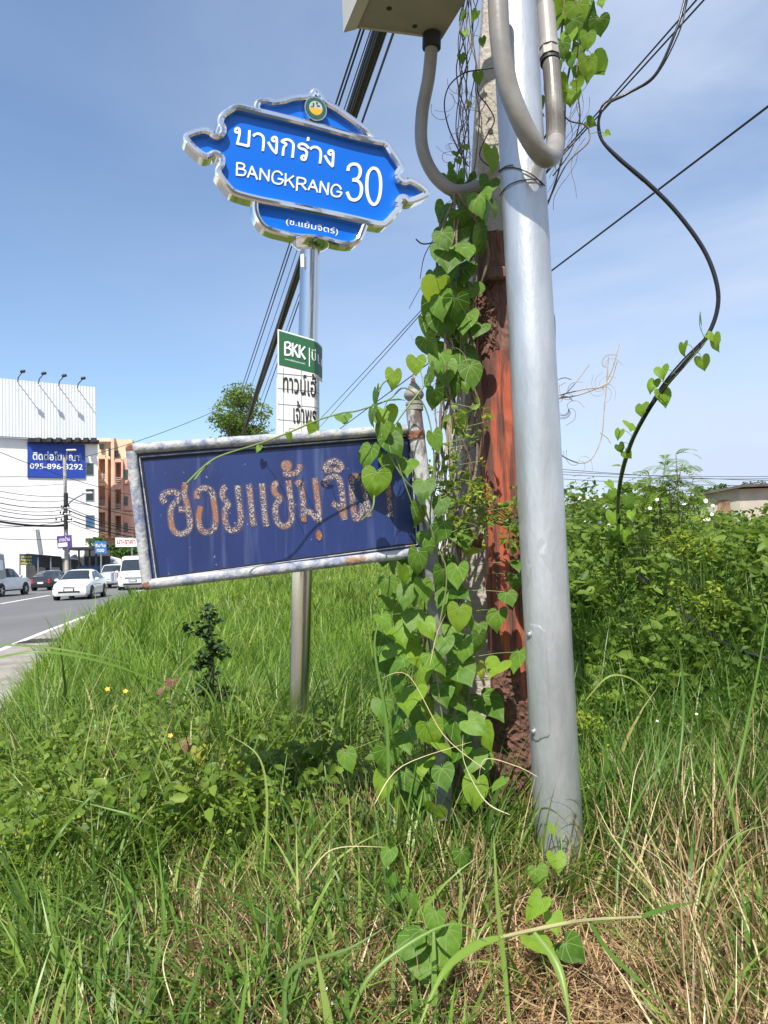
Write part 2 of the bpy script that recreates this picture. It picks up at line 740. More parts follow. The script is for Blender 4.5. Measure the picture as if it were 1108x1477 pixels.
wb = empty('white_building', A0, 'tall white rendered building with a blank corrugated top and four small windows', 'building')
top = 17.06
b = B()
# facade in floor bands with shallow joints between them
zs = [0, 3.0, 6.2, 9.45, 12.7, top]
for i in range(5):
    z0, z1 = zs[i] + (0.03 if i else 0), zs[i + 1]
    bb = B()
    q = [A0 + Vector((0, 0, z0)), A1 + Vector((0, 0, z0)), A1 + Vector((0, 0, z1)), A0 + Vector((0, 0, z1))]
    bb.prism(q, -bn * 14)
    bb.put('wall_band', m_white, wb)
b.prism([A0 + Vector((0, 0, -0.01)) - bn * 0.03, A1 - bn * 0.03 - bu * .03, A1 + Vector((0, 0, top - .01)) - bn * 0.03 - bu * .03, A0 + Vector((0, 0, top - .01)) - bn * 0.03], -bn * 13.9)
b.put('wall', m_white, wb)
for (x0, y0, x1, y1, mm) in ((123.5, 667.5, 135.5, 686, m_glassd), (123.5, 705, 136, 723, m_glassd), (123.5, 743, 136.5, 761.5, m_blueglass), (123, 776, 137, 782, m_glassd)):
    c0, c1, c2, c3 = wp(x0, y0, .05), wp(x1, y0, .05), wp(x1, y1, .05), wp(x0, y1, .05)
    f = B()
    t = 0.09
    u, w = (c1 - c0), (c3 - c0)
    uu, ww = u.normalized(), w.normalized()
    for a_, b_ in ((c0, c1), (c3 - ww * t, c2 - ww * t)):
        f.prism([a_, b_, b_ + ww * t, a_ + ww * t], -bn * 0.12)
    for a_, b_ in ((c0 + ww * t, c3 - ww * t), (c1 - uu * t + ww * t, c2 - uu * t - ww * t)):
        f.prism([a_, b_, b_ + uu * t, a_ + uu * t], -bn * 0.12)
    fo = f.put('window', m_frame, wb)
    pn = B()
    e = 0.02
    pn.prism([c0 + uu * t + ww * t - bn * .03, c1 - uu * t + ww * t - bn * .03, c2 - uu * t - ww * t - bn * .03, c3 + uu * t - ww * t - bn * .03], -bn * .02)
    pn.put('pane', mm, fo)
# corrugated hoarding on top, standing a little forward
CP = Plane(A0 + bn * 0.6, bn)
b = B()
cz0, cz1 = 17.1, 23.85
c0 = A0 + bn * 0.6
L_ = (CP.at(138.6, 600) - Vector((c0.x, c0.y, 0)))
L_.z = 0
L_ = L_.length
nrib = int(L_ / 0.34)
prof = []
for i in range(nrib):
    for du, dn in ((0, 0), (0.12, 0), (0.16, 0.04), (0.28, 0.04), (0.33, 0)):
        prof.append((i * L_ / nrib + du, dn))
V = [c0 + bu * u + bn * d_ + Vector((0, 0, z)) for z in (cz0, cz1) for u, d_ in prof]
k = len(prof)
b.add(V, [(i, i + 1, k + i + 1, k + i) for i in range(k - 1)])
b.put('hoarding_sheet', m_corr, wb)
b = B()
b.prism([c0 - bn * .05 + Vector((0, 0, cz0)), c0 - bn * .05 + bu * L_ + Vector((0, 0, cz0)), c0 - bn * .05 + bu * L_ + Vector((0, 0, cz1 - .05)), c0 - bn * .05 + Vector((0, 0, cz1 - .05))], -bn * .5)
b.put('hoarding_frame', m_steel, wb)
b = B()
b.prism([wp(40, 633.5, .7), wp(141.5, 636, .7), wp(141.5, 641, .7), wp(40, 638.5, .7)], -bn * .6)
b.put('catwalk', m_black, wb)
b = B()
for px in (54, 70, 83, 98, 110, 122, 133):
    p = wp(px, 636.5, 1.0)
    b.box(p, (0.55, 0.5, 0.5))
b.put('catwalk_bracket', m_black, wb)
for i, (px, py) in enumerate(((28, 548), (58, 550.5), (87, 553.5), (114, 557))):
    p = CP.at(px - 2.5, py + 3, 0.1)
    q = p + bn * 2.0 + Vector((0, 0, 0.75)) + bu * .3
    fl = empty('billboard_floodlight', p, '%s black floodlight on an arm above the corrugated hoarding' % ('leftmost', 'second from left', 'third from left', 'rightmost')[i], 'floodlight', 'floodlights on top of the corrugated hoarding')
    B().tube([p, p + Vector((0, 0, .4)) + bn * .6, q], 0.06, 6).put('arm', m_black, fl)
    B().box(q + Vector((0, 0, 0.05)), (0.5, 0.4, 0.3), Matrix.Rotation(0.5, 3, 'X'), 0.05).put('lamp_head', m_black, fl)

# blue advertising banner on its wall
bp = empty('advertising_banner', wp(80, 663, .1), 'deep blue banner with a white phone number on the white building wall', 'banner')
b = B()
b.prism([wp(39.5, 638, .14), wp(122.3, 641.5, .14), wp(123.2, 690, .14), wp(39.5, 689, .14)], -bn * .1)
b.put('sheet', m_banner, bp)
b = B()
text_on(b, 'ติดต่อโฆษณา', (47, 650.5), (114, 652.5), (114, 665.5), (47, 663.5), lambda x, y: wp(x, y, .17), 0.014)
b.put('lettering', m_wtext, bp)
b = B()
text_on(b, '095-896-8292', (43, 668.5), (119, 669.5), (119, 677.8), (43, 676.5), lambda x, y: wp(x, y, .17), 0.010)
b.put('lettering', m_wtext, bp)

# orange and brown flats behind
m_or = mat('orange_render', (0.80, 0.47, 0.32), 0.85, var=0.1, scale=0.5)
m_pink = mat('dusty_pink_render', (0.64, 0.36, 0.28), 0.85, var=0.12, scale=0.5)
m_beige = mat('beige_render', (0.66, 0.52, 0.36), 0.85, var=0.08, scale=0.5)
m_brown = mat('brown_render', (0.58, 0.42, 0.30), 0.85, var=0.1, scale=0.5)
m_green_glass = mat('green_tinted_glass', (0.03, 0.07, 0.06), 0.2, var=0.3, scale=0.7)
m_rail = mat('pale_rail', (0.45, 0.50, 0.48), 0.5)
OPn = Vector((0.12, -1, 0)).normalized()
O0 = P(143, 700, 97)
OP = Plane(O0, OPn)
ob = empty('apartment_block', Vector((O0.x, O0.y, 0)), 'orange and brown block of flats with stacked balconies and a beige top floor', 'building')


def opx(px, py, off=0.0):
    return OP.at(px, py, off)


def panel(name, x0, y0, x1, y1, off, thick, m, parent, slope=0.0):
    b = B()
    b.prism([opx(x0, y0, off), opx(x1, y0 + slope, off), opx(x1, y1 + slope, off), opx(x0, y1, off)], -OPn * thick)
    return b.put(name, m, parent)


panel('wall', 136, 640, 262, 843, -1.6, 8, m_brown, ob)
panel('top_floor_wall', 138, 633, 190, 662, -0.5, 1.0, m_beige, ob)
panel('top_floor_wall', 190, 645, 262, 665, -0.5, 1.0, m_beige, ob)
panel('parapet', 140, 632, 166, 637, 0.1, 1.2, m_beige, ob)
panel('pillar', 161, 632, 165.5, 776, 0.35, 1.6, m_brown, ob)
panel('pillar', 152.6, 661, 156.2, 776, 0.3, 1.6, m_or, ob)
panel('pillar', 142, 661, 143.2, 776, 0.3, 1.6, m_or, ob)
panel('pillar', 175.5, 664, 178, 776, 0.3, 1.6, m_pink, ob)
panel('pillar', 165.6, 664, 167, 776, 0.3, 1.6, m_pink, ob)
for i, (yt, yb) in enumerate(((661, 692), (700, 730), (738, 768))):
    # orange bay
    panel('lintel', 143.2, yt - 5 if i else yt - 4, 152.6, yt + 1, 0.28, 0.5, m_or, ob)
    panel('balcony_wall', 143.2, yb - 0.5, 152.6, yb + 4.5, 0.28, 0.5, m_or, ob)
    r = B()
    for yy_ in (yb - 8, yb - 5.5, yb - 3):
        r.prism([opx(143.2, yy_, .2), opx(152.6, yy_, .2), opx(152.6, yy_ + .7, .2), opx(143.2, yy_ + .7, .2)], -OPn * .08)
    r.put('balcony_rail', m_rail, ob)
    w = panel('balcony_door', 148, yt + 10, 152, yb - 1, -1.45, 0.1, m_green_glass, ob)
    # narrow stair windows in the brown strip
    panel('window', 157, yt + 8, 160.3, yb - 3, -1.45, 0.1, m_green_glass, ob)
    # pink bay
    panel('lintel', 167, yt + 1, 175.5, yt + 6, 0.28, 0.5, m_pink, ob)
    panel('balcony_wall', 167, yb + 4.8, 175.5, yb + 9, 0.28, 0.5, m_pink, ob)
    r = B()
    for yy_ in (yb - 3, yb - .5, yb + 2):
        r.prism([opx(167, yy_, .2), opx(175.5, yy_, .2), opx(175.5, yy_ + .7, .2), opx(167, yy_ + .7, .2)], -OPn * .08)
    r.put('balcony_rail', m_rail, ob)
    panel('balcony_door', 171, yt + 12, 175, yb + 3, -1.45, 0.1, m_green_glass, ob)
    panel('wall_section', 178, yt - 2, 190, yb + 8, -0.2, 1.2, m_pink, ob)
    panel('window', 179, yt + 16, 184, yb - 1, -0.12, 0.1, m_green_glass, ob)
panel('window', 143.5, 640, 149, 648, 0.0, 0.3, m_glassd, ob)
panel('window', 166, 650, 171, 659, 0.0, 0.3, m_glassd, ob)
panel('window', 156.5, 646, 159.5, 658, 0.0, 0.3, m_glassd, ob)

# low shops at the foot of the white building
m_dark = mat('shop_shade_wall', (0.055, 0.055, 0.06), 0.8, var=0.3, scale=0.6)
m_awn = mat('pale_metal_awning', (0.66, 0.67, 0.68), 0.5, var=0.06, scale=1, stretch=(4, 1, 1))
SPn = Vector((0.10, -1, 0)).normalized()
S0 = P(75, 820, 66)
SP = Plane(S0, SPn)
sh = empty('shop_row', Vector((S0.x, S0.y, 0)), 'low dark shop row with pale sloping metal awnings below the white building', 'shop')


def spl(px, py, off=0):
    return SP.at(px, py, off)


def spanel(name, pts, off, thick, m, parent):
    return B().prism([spl(x, y, off) for x, y in pts], -SPn * thick).put(name, m, parent)


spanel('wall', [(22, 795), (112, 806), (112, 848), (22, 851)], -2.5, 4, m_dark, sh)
b = B()
for (x0, y0, x1, y1) in ((24, 793.5, 99, 802), ):
    b.add([spl(x0, y0 - 4, -3), spl(x1 - 22, y1 - 8, -3), spl(x1, y1, 1.2), spl(x0 + 14, y0 + 3, 1.2),
           spl(x0, y0 - 3, -3), spl(x1 - 22, y1 - 7, -3), spl(x1, y1 + 1.2, 1.2), spl(x0 + 14, y0 + 4.2, 1.2)],
          [(0, 1, 2, 3), (7, 6, 5, 4), (0, 4, 5, 1), (1, 5, 6, 2), (2, 6, 7, 3), (3, 7, 4, 0)])
b.put('awning', m_awn, sh)
b = B()
b.add([spl(78, 792, -2), spl(99, 795, -2), spl(120, 806, 1.5), spl(97, 804, 1.5), spl(78, 793.2, -2), spl(99, 796.2, -2), spl(120, 807.3, 1.5), spl(97, 805.2, 1.5)],
      [(0, 1, 2, 3), (7, 6, 5, 4), (0, 4, 5, 1), (1, 5, 6, 2), (2, 6, 7, 3), (3, 7, 4, 0)])
b.put('awning', m_awn, sh)
for px in (34, 60, 78, 96, 106, 118):
    B().tube([spl(px, 804, .8), spl(px, 851, .8)], .06, 6).put('post', m_steel, sh)
for (x0, x1, mm) in ((40, 52, m_frame), (60, 74, m_steel), (80, 93, m_frame)):
    spanel('shutter', [(x0, 818), (x1, 819), (x1, 846), (x0, 847)], -2.3, .15, mm, sh)
m_y = mat('yellow_lettering', (0.75, 0.72, 0.05), 0.5)
m_dkblue = mat('dark_blue_panel', (0.02, 0.045, 0.10), 0.5)
m_blue2 = mat('mid_blue_panel', (0.03, 0.14, 0.38), 0.5)
s1 = empty('shop_sign', spl(42, 808, .3), 'dark shop sign with lime yellow lines of writing under the awning', 'sign')
spanel('panel', [(30, 799), (57, 800), (57, 815.5), (30, 815)], .3, .1, m_dkblue, s1)
for i, t in enumerate(('อาหารตามสั่ง', 'ก๋วยเตี๋ยว', 'เครื่องดื่ม')):
    b = B()
    text_on(b, t, (32.5, 800.6 + i * 4.7), (48, 801 + i * 4.7), (48, 804.8 + i * 4.7), (32.5, 804.4 + i * 4.7), lambda x, y: spl(x, y, .33), 0.01)
    b.put('lettering', m_y, s1)
# dark lean-to right of it
dk = empty('market_canopy', Vector((spl(128, 820).x, spl(128, 820).y, 0)), 'black framed open canopy between shop row and blue sign', 'canopy')
for px in (110, 124, 139, 148):
    B().tube([spl(px, 793, 2), spl(px + .3, 846, 2)], .08, 6).put('post', m_black, dk)
spanel('roof', [(104, 790), (152, 789.5), (152, 793), (104, 794)], 2.5, 4, m_black, dk)
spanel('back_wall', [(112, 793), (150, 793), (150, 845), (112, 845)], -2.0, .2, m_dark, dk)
b = B()
for i in range(9):
    b.prism([spl(102 + i * 2.4, 797 + i * .1, 2.6), spl(103.5 + i * 2.4, 797 + i * .1, 2.6), spl(103.5 + i * 2.4, 799.5 + i * .1, 2.6), spl(102 + i * 2.4, 799.5 + i * .1, 2.6)], -SPn * .05)
b.put('bunting', m_wtext, dk)
s2 = empty('street_sign', spl(158, 790, 3), 'blue and white two line roadside sign below the apartment block', 'sign')
spanel('panel', [(150.5, 782), (166.5, 782), (167.2, 799), (151.2, 799)], 3, .15, m_blue2, s2)
b = B()
text_on(b, 'รับซื้อ', (151.5, 785), (166, 785), (166, 790), (152, 790), lambda x, y: spl(x, y, 3.04), .012)
b.put('lettering', m_wtext, s2)
b = B()
text_on(b, 'ทอง', (154, 792.5), (164, 792.5), (164, 797), (154, 797), lambda x, y: spl(x, y, 3.04), .012)
b.put('lettering', m_wtext, s2)
B().tube([spl(159, 799, 2.9), spl(159.6, 848, 2.9)], .07, 6).put('post', m_steel, s2)
s3 = empty('notice_board', spl(182, 783, 2), 'white board with red writing beside the rusty sign frame edge', 'sign')
spanel('panel', [(175, 776.5), (205, 776.5), (205, 789), (175.3, 789.5)], 2, .12, m_white, s3)
m_redt = mat('red_lettering', (0.5, 0.02, 0.03), 0.5)
b = B()
text_on(b, 'มา-ราคา', (177.5, 779.5), (203, 779.5), (203, 785.5), (177.5, 785.5), lambda x, y: spl(x, y, 2.03), .012)
b.put('lettering', m_redt, s3)
B().tube([spl(198, 789, 1.9), spl(198.5, 848, 1.9)], .07, 6).put('post', m_steel, s3)


# ------------------------------------------------------------------ vehicles
m_cwhite = mat('white_car_paint', (0.72, 0.73, 0.74), 0.25, var=0.02, scale=1, coat=0.6)
m_cwhite2 = mat('pearl_white_paint', (0.80, 0.80, 0.78), 0.22, var=0.02, scale=1, coat=0.8)
m_csilver = mat('pale_silver_paint', (0.60, 0.63, 0.66), 0.3, 0.2, var=0.03, scale=1, coat=0.5)
m_cblack = mat('dark_car_paint', (0.018, 0.02, 0.024), 0.2, coat=0.8)
m_cglass = mat('car_glass', (0.025, 0.032, 0.04), 0.08, spec=0.7)
m_tyre = mat('tyre_rubber', (0.02, 0.02, 0.02), 0.85)
m_rim = mat('wheel_alloy', (0.55, 0.56, 0.57), 0.3, 0.8)
m_lamp = mat('headlamp_lens', (0.36, 0.40, 0.43), 0.1, spec=0.8)
m_tail = mat('tail_lamp', (0.45, 0.02, 0.02), 0.25)
m_plate = mat('number_plate', (0.65, 0.65, 0.65), 0.5)
m_trim = mat('black_trim', (0.015, 0.015, 0.016), 0.6)
m_chrome = mat('bright_chrome', (0.75, 0.76, 0.77), 0.12, 1.0)


def vehicle(name, label, cat, loc, heading, st, paint, wheels, wr=0.32, cab=(2, 5), tail=None, lamps=None, extra=None, group=None, glass_from=0.08):
    """st: stations (x from the front, z bottom, z belt, z top, half width, half roof width); front looks along +X after the turn"""
    t = empty(name, (loc[0], loc[1], 0.0), label, cat, group, heading)
    Lh = st[-1][0] / 2
    rings = []
    for (x, zb, zm, zt, w, wr_) in st:
        X = Lh - x
        half = [(w * .90, zb), (w, zb + .10), (w * 1.0, (zb + zm) / 2 + .05), (w * .96, zm), (wr_ + .03, zt - .07 if zt - zm > .25 else (zm + zt) / 2 + .01), (wr_ * .86, zt), (0, zt + .012)]
        ring = [Vector((X, a, z)) for a, z in half] + [Vector((X, -a, z)) for a, z in half[-2::-1]]
        rings.append(ring)
    b = B()
    k = len(rings[0])
    V = [p for r_ in rings for p in r_]
    Fs = []
    for i in range(len(rings) - 1):
        for j in range(k - 1):
            Fs.append((i * k + j, i * k + j + 1, (i + 1) * k + j + 1, (i + 1) * k + j))
        Fs.append((i * k + k - 1, i * k, (i + 1) * k, (i + 1) * k + k - 1))
    Fs.append(tuple(range(k))[::-1])
    Fs.append(tuple(range((len(rings) - 1) * k, len(rings) * k)))
    b.add(V, Fs)
    body = b.put('body', paint, t, smooth=True, sharp=32, world=False)

    def pane(nm, quad, m=m_cglass, inset=0.07, lift=0.012, parent=t):
        q = [Vector(p) for p in quad]
        c = sum(q, Vector()) / 4
        n_ = (q[1] - q[0]).cross(q[3] - q[0])
        if n_.length < 1e-6:
            return
        n_.normalize()
        mid = Vector((c.x * .0, 0, 0.8))
        if n_.dot(c - Vector((c.x, 0, .8))) < 0 and abs(n_.x) < .8:
            n_ = -n_
        if abs(n_.x) >= .8 and n_.x * c.x < 0:
            n_ = -n_
        v = []
        for p in q:
            d_ = (c - p)
            v.append(p + d_.normalized() * min(inset, d_.length * .3) + n_ * lift)
        B().prism(v, -n_ * 0.02).put(nm, m, parent, world=False)
    c0, c1 = cab
    # windscreen and rear glass: the top faces of the sloping bays
    def topquad(i):
        return [rings[i][3] * 1, rings[i][-4 + 1] * 1 if False else rings[i][k - 4], rings[i + 1][k - 5], rings[i + 1][4]]
    def curved_pane(nm, i, f0=.06, f1=.95):
        A2, B2 = rings[i], rings[i + 1]
        V = []
        nrm = ((A2[8] - A2[4]).cross(B2[6] - A2[6])).normalized()
        if nrm.z < 0:
            nrm = -nrm
        for lf in (.016, -.004):
            for f in (f0, .5, f1):
                for j in range(4, 9):
                    p = A2[j].lerp(B2[j], f)
                    p = Vector((p.x, p.y * .955, p.z))
                    V.append(p + nrm * lf)
        Fq = [(r_ * 5 + j, r_ * 5 + j + 1, r_ * 5 + j + 6, r_ * 5 + j + 5) for r_ in range(2) for j in range(4)]
        edge = [0, 1, 2, 3, 4, 9, 14, 13, 12, 11, 10, 5]
        Fq += [(edge[j], edge[(j + 1) % 12], edge[(j + 1) % 12] + 15, edge[j] + 15) for j in range(12)]
        B().add(V, Fq).put(nm, m_cglass, t, world=False, smooth=True, sharp=30)
    curved_pane('windscreen', c0)
    if tail != 'none':
        curved_pane('rear_window', c1)
    for i in range(c0, c1 + 1):
        for s in (3, k - 4):
            o = 4 if s == 3 else k - 5
            a, b_, c, d = rings[i][s], rings[i + 1][s], rings[i + 1][o], rings[i][o]
            if (i in (c0, c1)) and (c - b_).length > .2 and (d - a).length < .2:
                pane('side_window', [a.lerp(b_, .45), b_, c, a.lerp(b_, .45).lerp(d.lerp(c, .5), .6)], inset=.05, lift=.015)
            elif (i in (c0, c1)) and (d - a).length > .2 and (c - b_).length < .2:
                pane('side_window', [a, a.lerp(b_, .55), d.lerp(c, .45), d], inset=.05, lift=.015)
            elif (d - a).length > .1:
                pane('side_window', [a, b_, c, d], inset=.045, lift=.015)
    for wx in wheels:
        for s in (1, -1):
            w = st[len(st) // 2][4]
            cx, cy = Lh - wx, s * (w - 0.09)
            arch = B()
            arch.lathe((cx, s * (w - .16), wr + .01), (0, s, 0), [(wr * 1.20, 0), (wr * 1.20, .175), (wr * .9, .178)], 20)
            ao = arch.put('wheel_arch', m_trim, t, world=False)
            q = B().lathe((cx, cy - s * .10, wr), (0, s, 0), [(wr * .6, 0), (wr * .96, .01), (wr, .05), (wr, .19), (wr * .95, .215), (wr * .68, .22)], 22)
            wo_ = q.put('wheel', m_tyre, t, smooth=True, world=False)
            r = B().lathe((cx, cy + s * .085, wr), (0, s, 0), [(wr * .68, 0), (wr * .66, .035), (wr * .5, .028), (wr * .2, .04), (wr * .1, .055)], 16)
            for a in range(5):
                an = a * 2 * math.pi / 5
                d_ = Vector((math.cos(an), 0, math.sin(an)))
                r.box(Vector((cx, cy + s * .125, wr)) + d_ * wr * .38, (wr * .55, .03, .06), Matrix.Rotation(-an, 3, 'Y'))
            r.put('rim', m_rim, wo_, world=False)
    f = st[0]
    if lamps:
        for s in (1, -1):
            y0, y1, z0, z1, x0, x1 = lamps
            B().prism([(Lh - x0 + .02, s * y0, z0), (Lh - x1 + .03, s * y1, z0 + .03), (Lh - x1 + .01, s * y1, z1), (Lh - x0 - .02, s * y0, z1 - .04)], (-.06, 0, 0)).put('headlight', m_lamp, t, world=False)
    zr = st[-1]
    for s in (1, -1):
        B().box((-Lh + .02, s * (zr[4] - .1), zr[2] - .10), (.1, .16, .34), bev=.02).put('tail_light', m_tail, t, world=False)
        B().box((Lh - st[c0][0] - .45, s * (st[c0][4] + .1), st[c0][2] + .08), (.12, .2, .14), bev=.04).put('wing_mirror', paint, t, world=False)
    B().box((Lh + .012, 0, (st[0][1] + st[0][2]) / 2 + .05), (.03, .50, .16)).put('plate_holder', m_trim, t, world=False)
    B().box((Lh + .03, 0, (st[0][1] + st[0][2]) / 2 + .05), (.02, .40, .11)).put('number_plate', m_plate, t, world=False)
    B().box((-Lh - .015, 0, (zr[1] + zr[2]) / 2), (.03, .42, .13)).put('number_plate', m_plate, t, world=False)
    if extra:
        extra(t, Lh, rings)
    return t


hatch = [(0.0, .36, .56, .60, .62, .55), (.10, .22, .64, .70, .78, .66), (.45, .19, .76, .84, .85, .7), (1.05, .18, .90, .97, .875, .72), (1.95, .18, .93, 1.44, .875, .58), (2.6, .18, .95, 1.49, .875, .58),
         (3.3, .18, .97, 1.43, .87, .57), (4.15, .22, .99, 1.13, .84, .62), (4.40, .26, .95, 1.06, .80, .6), (4.46, .36, .80, .86, .72, .6)]


def front_hatch(t, Lh, R_):
    B().box((Lh - .03, 0, .41), (.14, 1.0, .085), bev=.02).put('lower_grille', m_trim, t, world=False)
    B().box((Lh - .07, 0, .635), (.16, .6, .03), bev=.01).put('upper_grille', m_trim, t, world=False)
    B().box((Lh - .045, 0, .655), (.1, .5, .02), bev=.005).put('badge_bar', m_chrome, t, world=False)
    for s in (1, -1):
        B().box((Lh - .14, s * .66, .33), (.12, .12, .13), bev=.02).put('fog_lamp', m_lamp, t, world=False)
        B().tube([(0.9, s * .885, .72), (-.6, s * .885, .72)], .012, 5).put('door_crease', m_trim, t, world=False)


pr_ = G(118, 865.5, 0)
vehicle('hatchback_car', 'pearl white rounded hatchback driving toward the camera in the near lane', 'car', (pr_.x - .95, pr_.y + 2.2), math.radians(-81.5), hatch,
        m_cwhite2, (0.92, 3.62), 0.315, (3, 6), lamps=(.50, .80, .60, .80, .12, .42), extra=front_hatch)

pick = [(0.0, .45, .80, .85, .75, .6), (.12, .32, .95, 1.0, .88, .7), (.5, .30, 1.05, 1.10, .92, .75), (1.35, .30, 1.10, 1.16, .93, .76), (2.1, .30, 1.12, 1.74, .93, .64), (2.7, .30, 1.12, 1.80, .93, .64),
        (3.55, .30, 1.12, 1.74, .93, .64), (3.75, .30, 1.12, 1.18, .93, .80), (5.15, .32, 1.10, 1.14, .93, .80), (5.25, .45, 1.05, 1.10, .90, .80)]


def bed(t, Lh, R_):
    B().box((Lh - 4.45, 0, 1.165), (1.30, 1.5, .03)).put('cargo_bed', m_trim, t, world=False)
    B().box((-Lh + .02, 0, .82), (.03, 1.5, .5), bev=.01).put('tailgate', m_csilver, t, world=False)
    B().box((-Lh - .03, 0, .46), (.18, 1.7, .16), bev=.03).put('rear_bumper', m_chrome, t, world=False)
    for s in (1, -1):
        B().box((Lh - 2.6, s * .92, .37), (1.9, .16, .06), bev=.02).put('side_step', m_trim, t, world=False)


def canopy(t, Lh, R_):
    m_can = mat('grey_canopy_shell', (0.33, 0.34, 0.33), 0.5, var=0.06, scale=1)
    b_ = B()
    x0, x1 = Lh - 3.6, -Lh + .05
    q = [(x0, 1.0, 1.13), (x1, 1.0, 1.13), (x1, .9, 2.55), (x0 - .1, .9, 2.55)]
    b_.add([Vector(p) for p in q] + [Vector((p[0], -p[1], p[2])) for p in q] + [(x0 - .3, .6, 2.75), (x1 + .1, .6, 2.75), (x1 + .1, -.6, 2.75), (x0 - .3, -.6, 2.75)],
           [(0, 1, 2, 3), (7, 6, 5, 4), (0, 3, 7, 4), (1, 5, 6, 2), (0, 4, 5, 1), (3, 2, 9, 8), (2, 6, 10, 9), (6, 7, 11, 10), (7, 3, 8, 11), (8, 9, 10, 11)])
    b_.put('canopy', m_can, t, world=False)
    for s in (1, -1):
        B().prism([(x0 - .4, s * 1.0, 1.6), (x0 - 1.1, s * 1.0, 1.6), (x0 - 1.1, s * .955, 2.2), (x0 - .4, s * .955, 2.2)], (0, s * .02, 0)).put('poster_panel', m_wtext, t, world=False)
    bed(t, Lh, R_)


pk = G(47, 856.5, 0)
vehicle('canopy_pickup', 'white pickup truck with a tall grey canopy box at the left edge of the road', 'pickup truck', (pk.x - .9, pk.y - 2.6), math.radians(91), pick,
        m_cwhite, (.95, 4.05), 0.37, (3, 6), tail='none', lamps=(.55, .88, .78, .95, .1, .3), extra=canopy)
p2 = G(153, 848.5, 0)
vehicle('pickup_truck', 'pale silver pickup truck seen from behind, between hatchback and van', 'pickup truck', (p2.x, p2.y + 2.0), math.radians(97), pick,
        m_csilver, (.95, 4.05), 0.37, (3, 6), lamps=(.55, .88, .78, .95, .1, .3), extra=bed)
van = [(0.0, .40, .75, .80, .80, .6), (.08, .25, .98, 1.05, .90, .75), (.5, .22, 1.15, 1.22, .94, .78), (1.25, .22, 1.25, 2.05, .94, .70), (1.7, .22, 1.25, 2.26, .94, .72), (3.2, .22, 1.25, 2.30, .94, .72),
       (5.0, .22, 1.25, 2.26, .94, .72), (5.3, .28, 1.2, 2.0, .92, .74), (5.38, .4, 1.1, 1.3, .88, .7)]


def vfront(t, Lh, R_):
    B().box((Lh - .0, 0, .82), (.08, 1.0, .10), bev=.02).put('grille', m_chrome, t, world=False)
    B().box((Lh - .0, 0, .40), (.1, 1.2, .12), bev=.02).put('lower_grille', m_trim, t, world=False)
    for s in (1, -1):
        B().box((Lh - .07, s * .70, .82), (.1, .26, .2), bev=.03).put('headlight', m_lamp, t, world=False)


vn = G(196, 851, 0)
vehicle('passenger_van', 'white high roofed van facing the camera beside the old sign frame', 'van', (vn.x - .95, vn.y + 2.6), math.radians(-74), van,
        m_cwhite, (.95, 4.1), 0.34, (2, 6), extra=vfront)
bk = G(63, 852, 0)
vehicle('dark_hatchback', 'black hatchback seen from behind, beside the canopy pickup', 'car', (bk.x - .3, bk.y + 2.2), math.radians(92), hatch,
        m_cblack, (0.92, 3.62), 0.315, (3, 6), lamps=(.50, .80, .60, .80, .12, .42))

# parasol and blue stall beyond the traffic
pu = P(158, 808, 70)
um = empty('market_parasol', Vector((pu.x, pu.y, 0)), 'white and grey patterned parasol beyond the silver pickup', 'parasol')
b = B()
nseg = 10
for k_ in range(nseg):
    a0, a1 = 2 * math.pi * k_ / nseg, 2 * math.pi * (k_ + 1) / nseg
    c = Vector((pu.x, pu.y, 0))
    e0 = c + Vector((1.7 * math.cos(a0), 1.7 * math.sin(a0), 1.75))
    e1 = c + Vector((1.7 * math.cos(a1), 1.7 * math.sin(a1), 1.75))
    m0 = c + Vector((1.0 * math.cos(a0), 1.0 * math.sin(a0), 2.35))
    m1 = c + Vector((1.0 * math.cos(a1), 1.0 * math.sin(a1), 2.35))
    tp = c + Vector((0, 0, 2.65))
    bb = B().add([tp, m0, m1, e0, e1], [(0, 1, 2), (1, 3, 4, 2)])
    bb.put('fabric_panel', m_wtext if k_ % 2 else m_frame, um)
B().tube([(pu.x, pu.y, 0), (pu.x, pu.y, 2.7)], .03, 6).put('pole', m_steel, um)
st_ = P(133, 818, 68)
sl = empty('street_stall', Vector((st_.x, st_.y, 0)), 'blue topped street stall under the black canopy', 'stall')
B().box((st_.x, st_.y, 1.55), (2.4, 1.5, .5), bev=.1).put('cover', m_blue2, sl)
B().box((st_.x, st_.y, .65), (2.0, 1.2, 1.0), bev=.05).put('cart', m_steel, sl)
for sx in (-1, 1):
    B().tube([(st_.x + sx * .9, st_.y - .5, 0), (st_.x + sx * .9, st_.y - .5, 1.5)], .03, 6).put('leg', m_steel, sl)

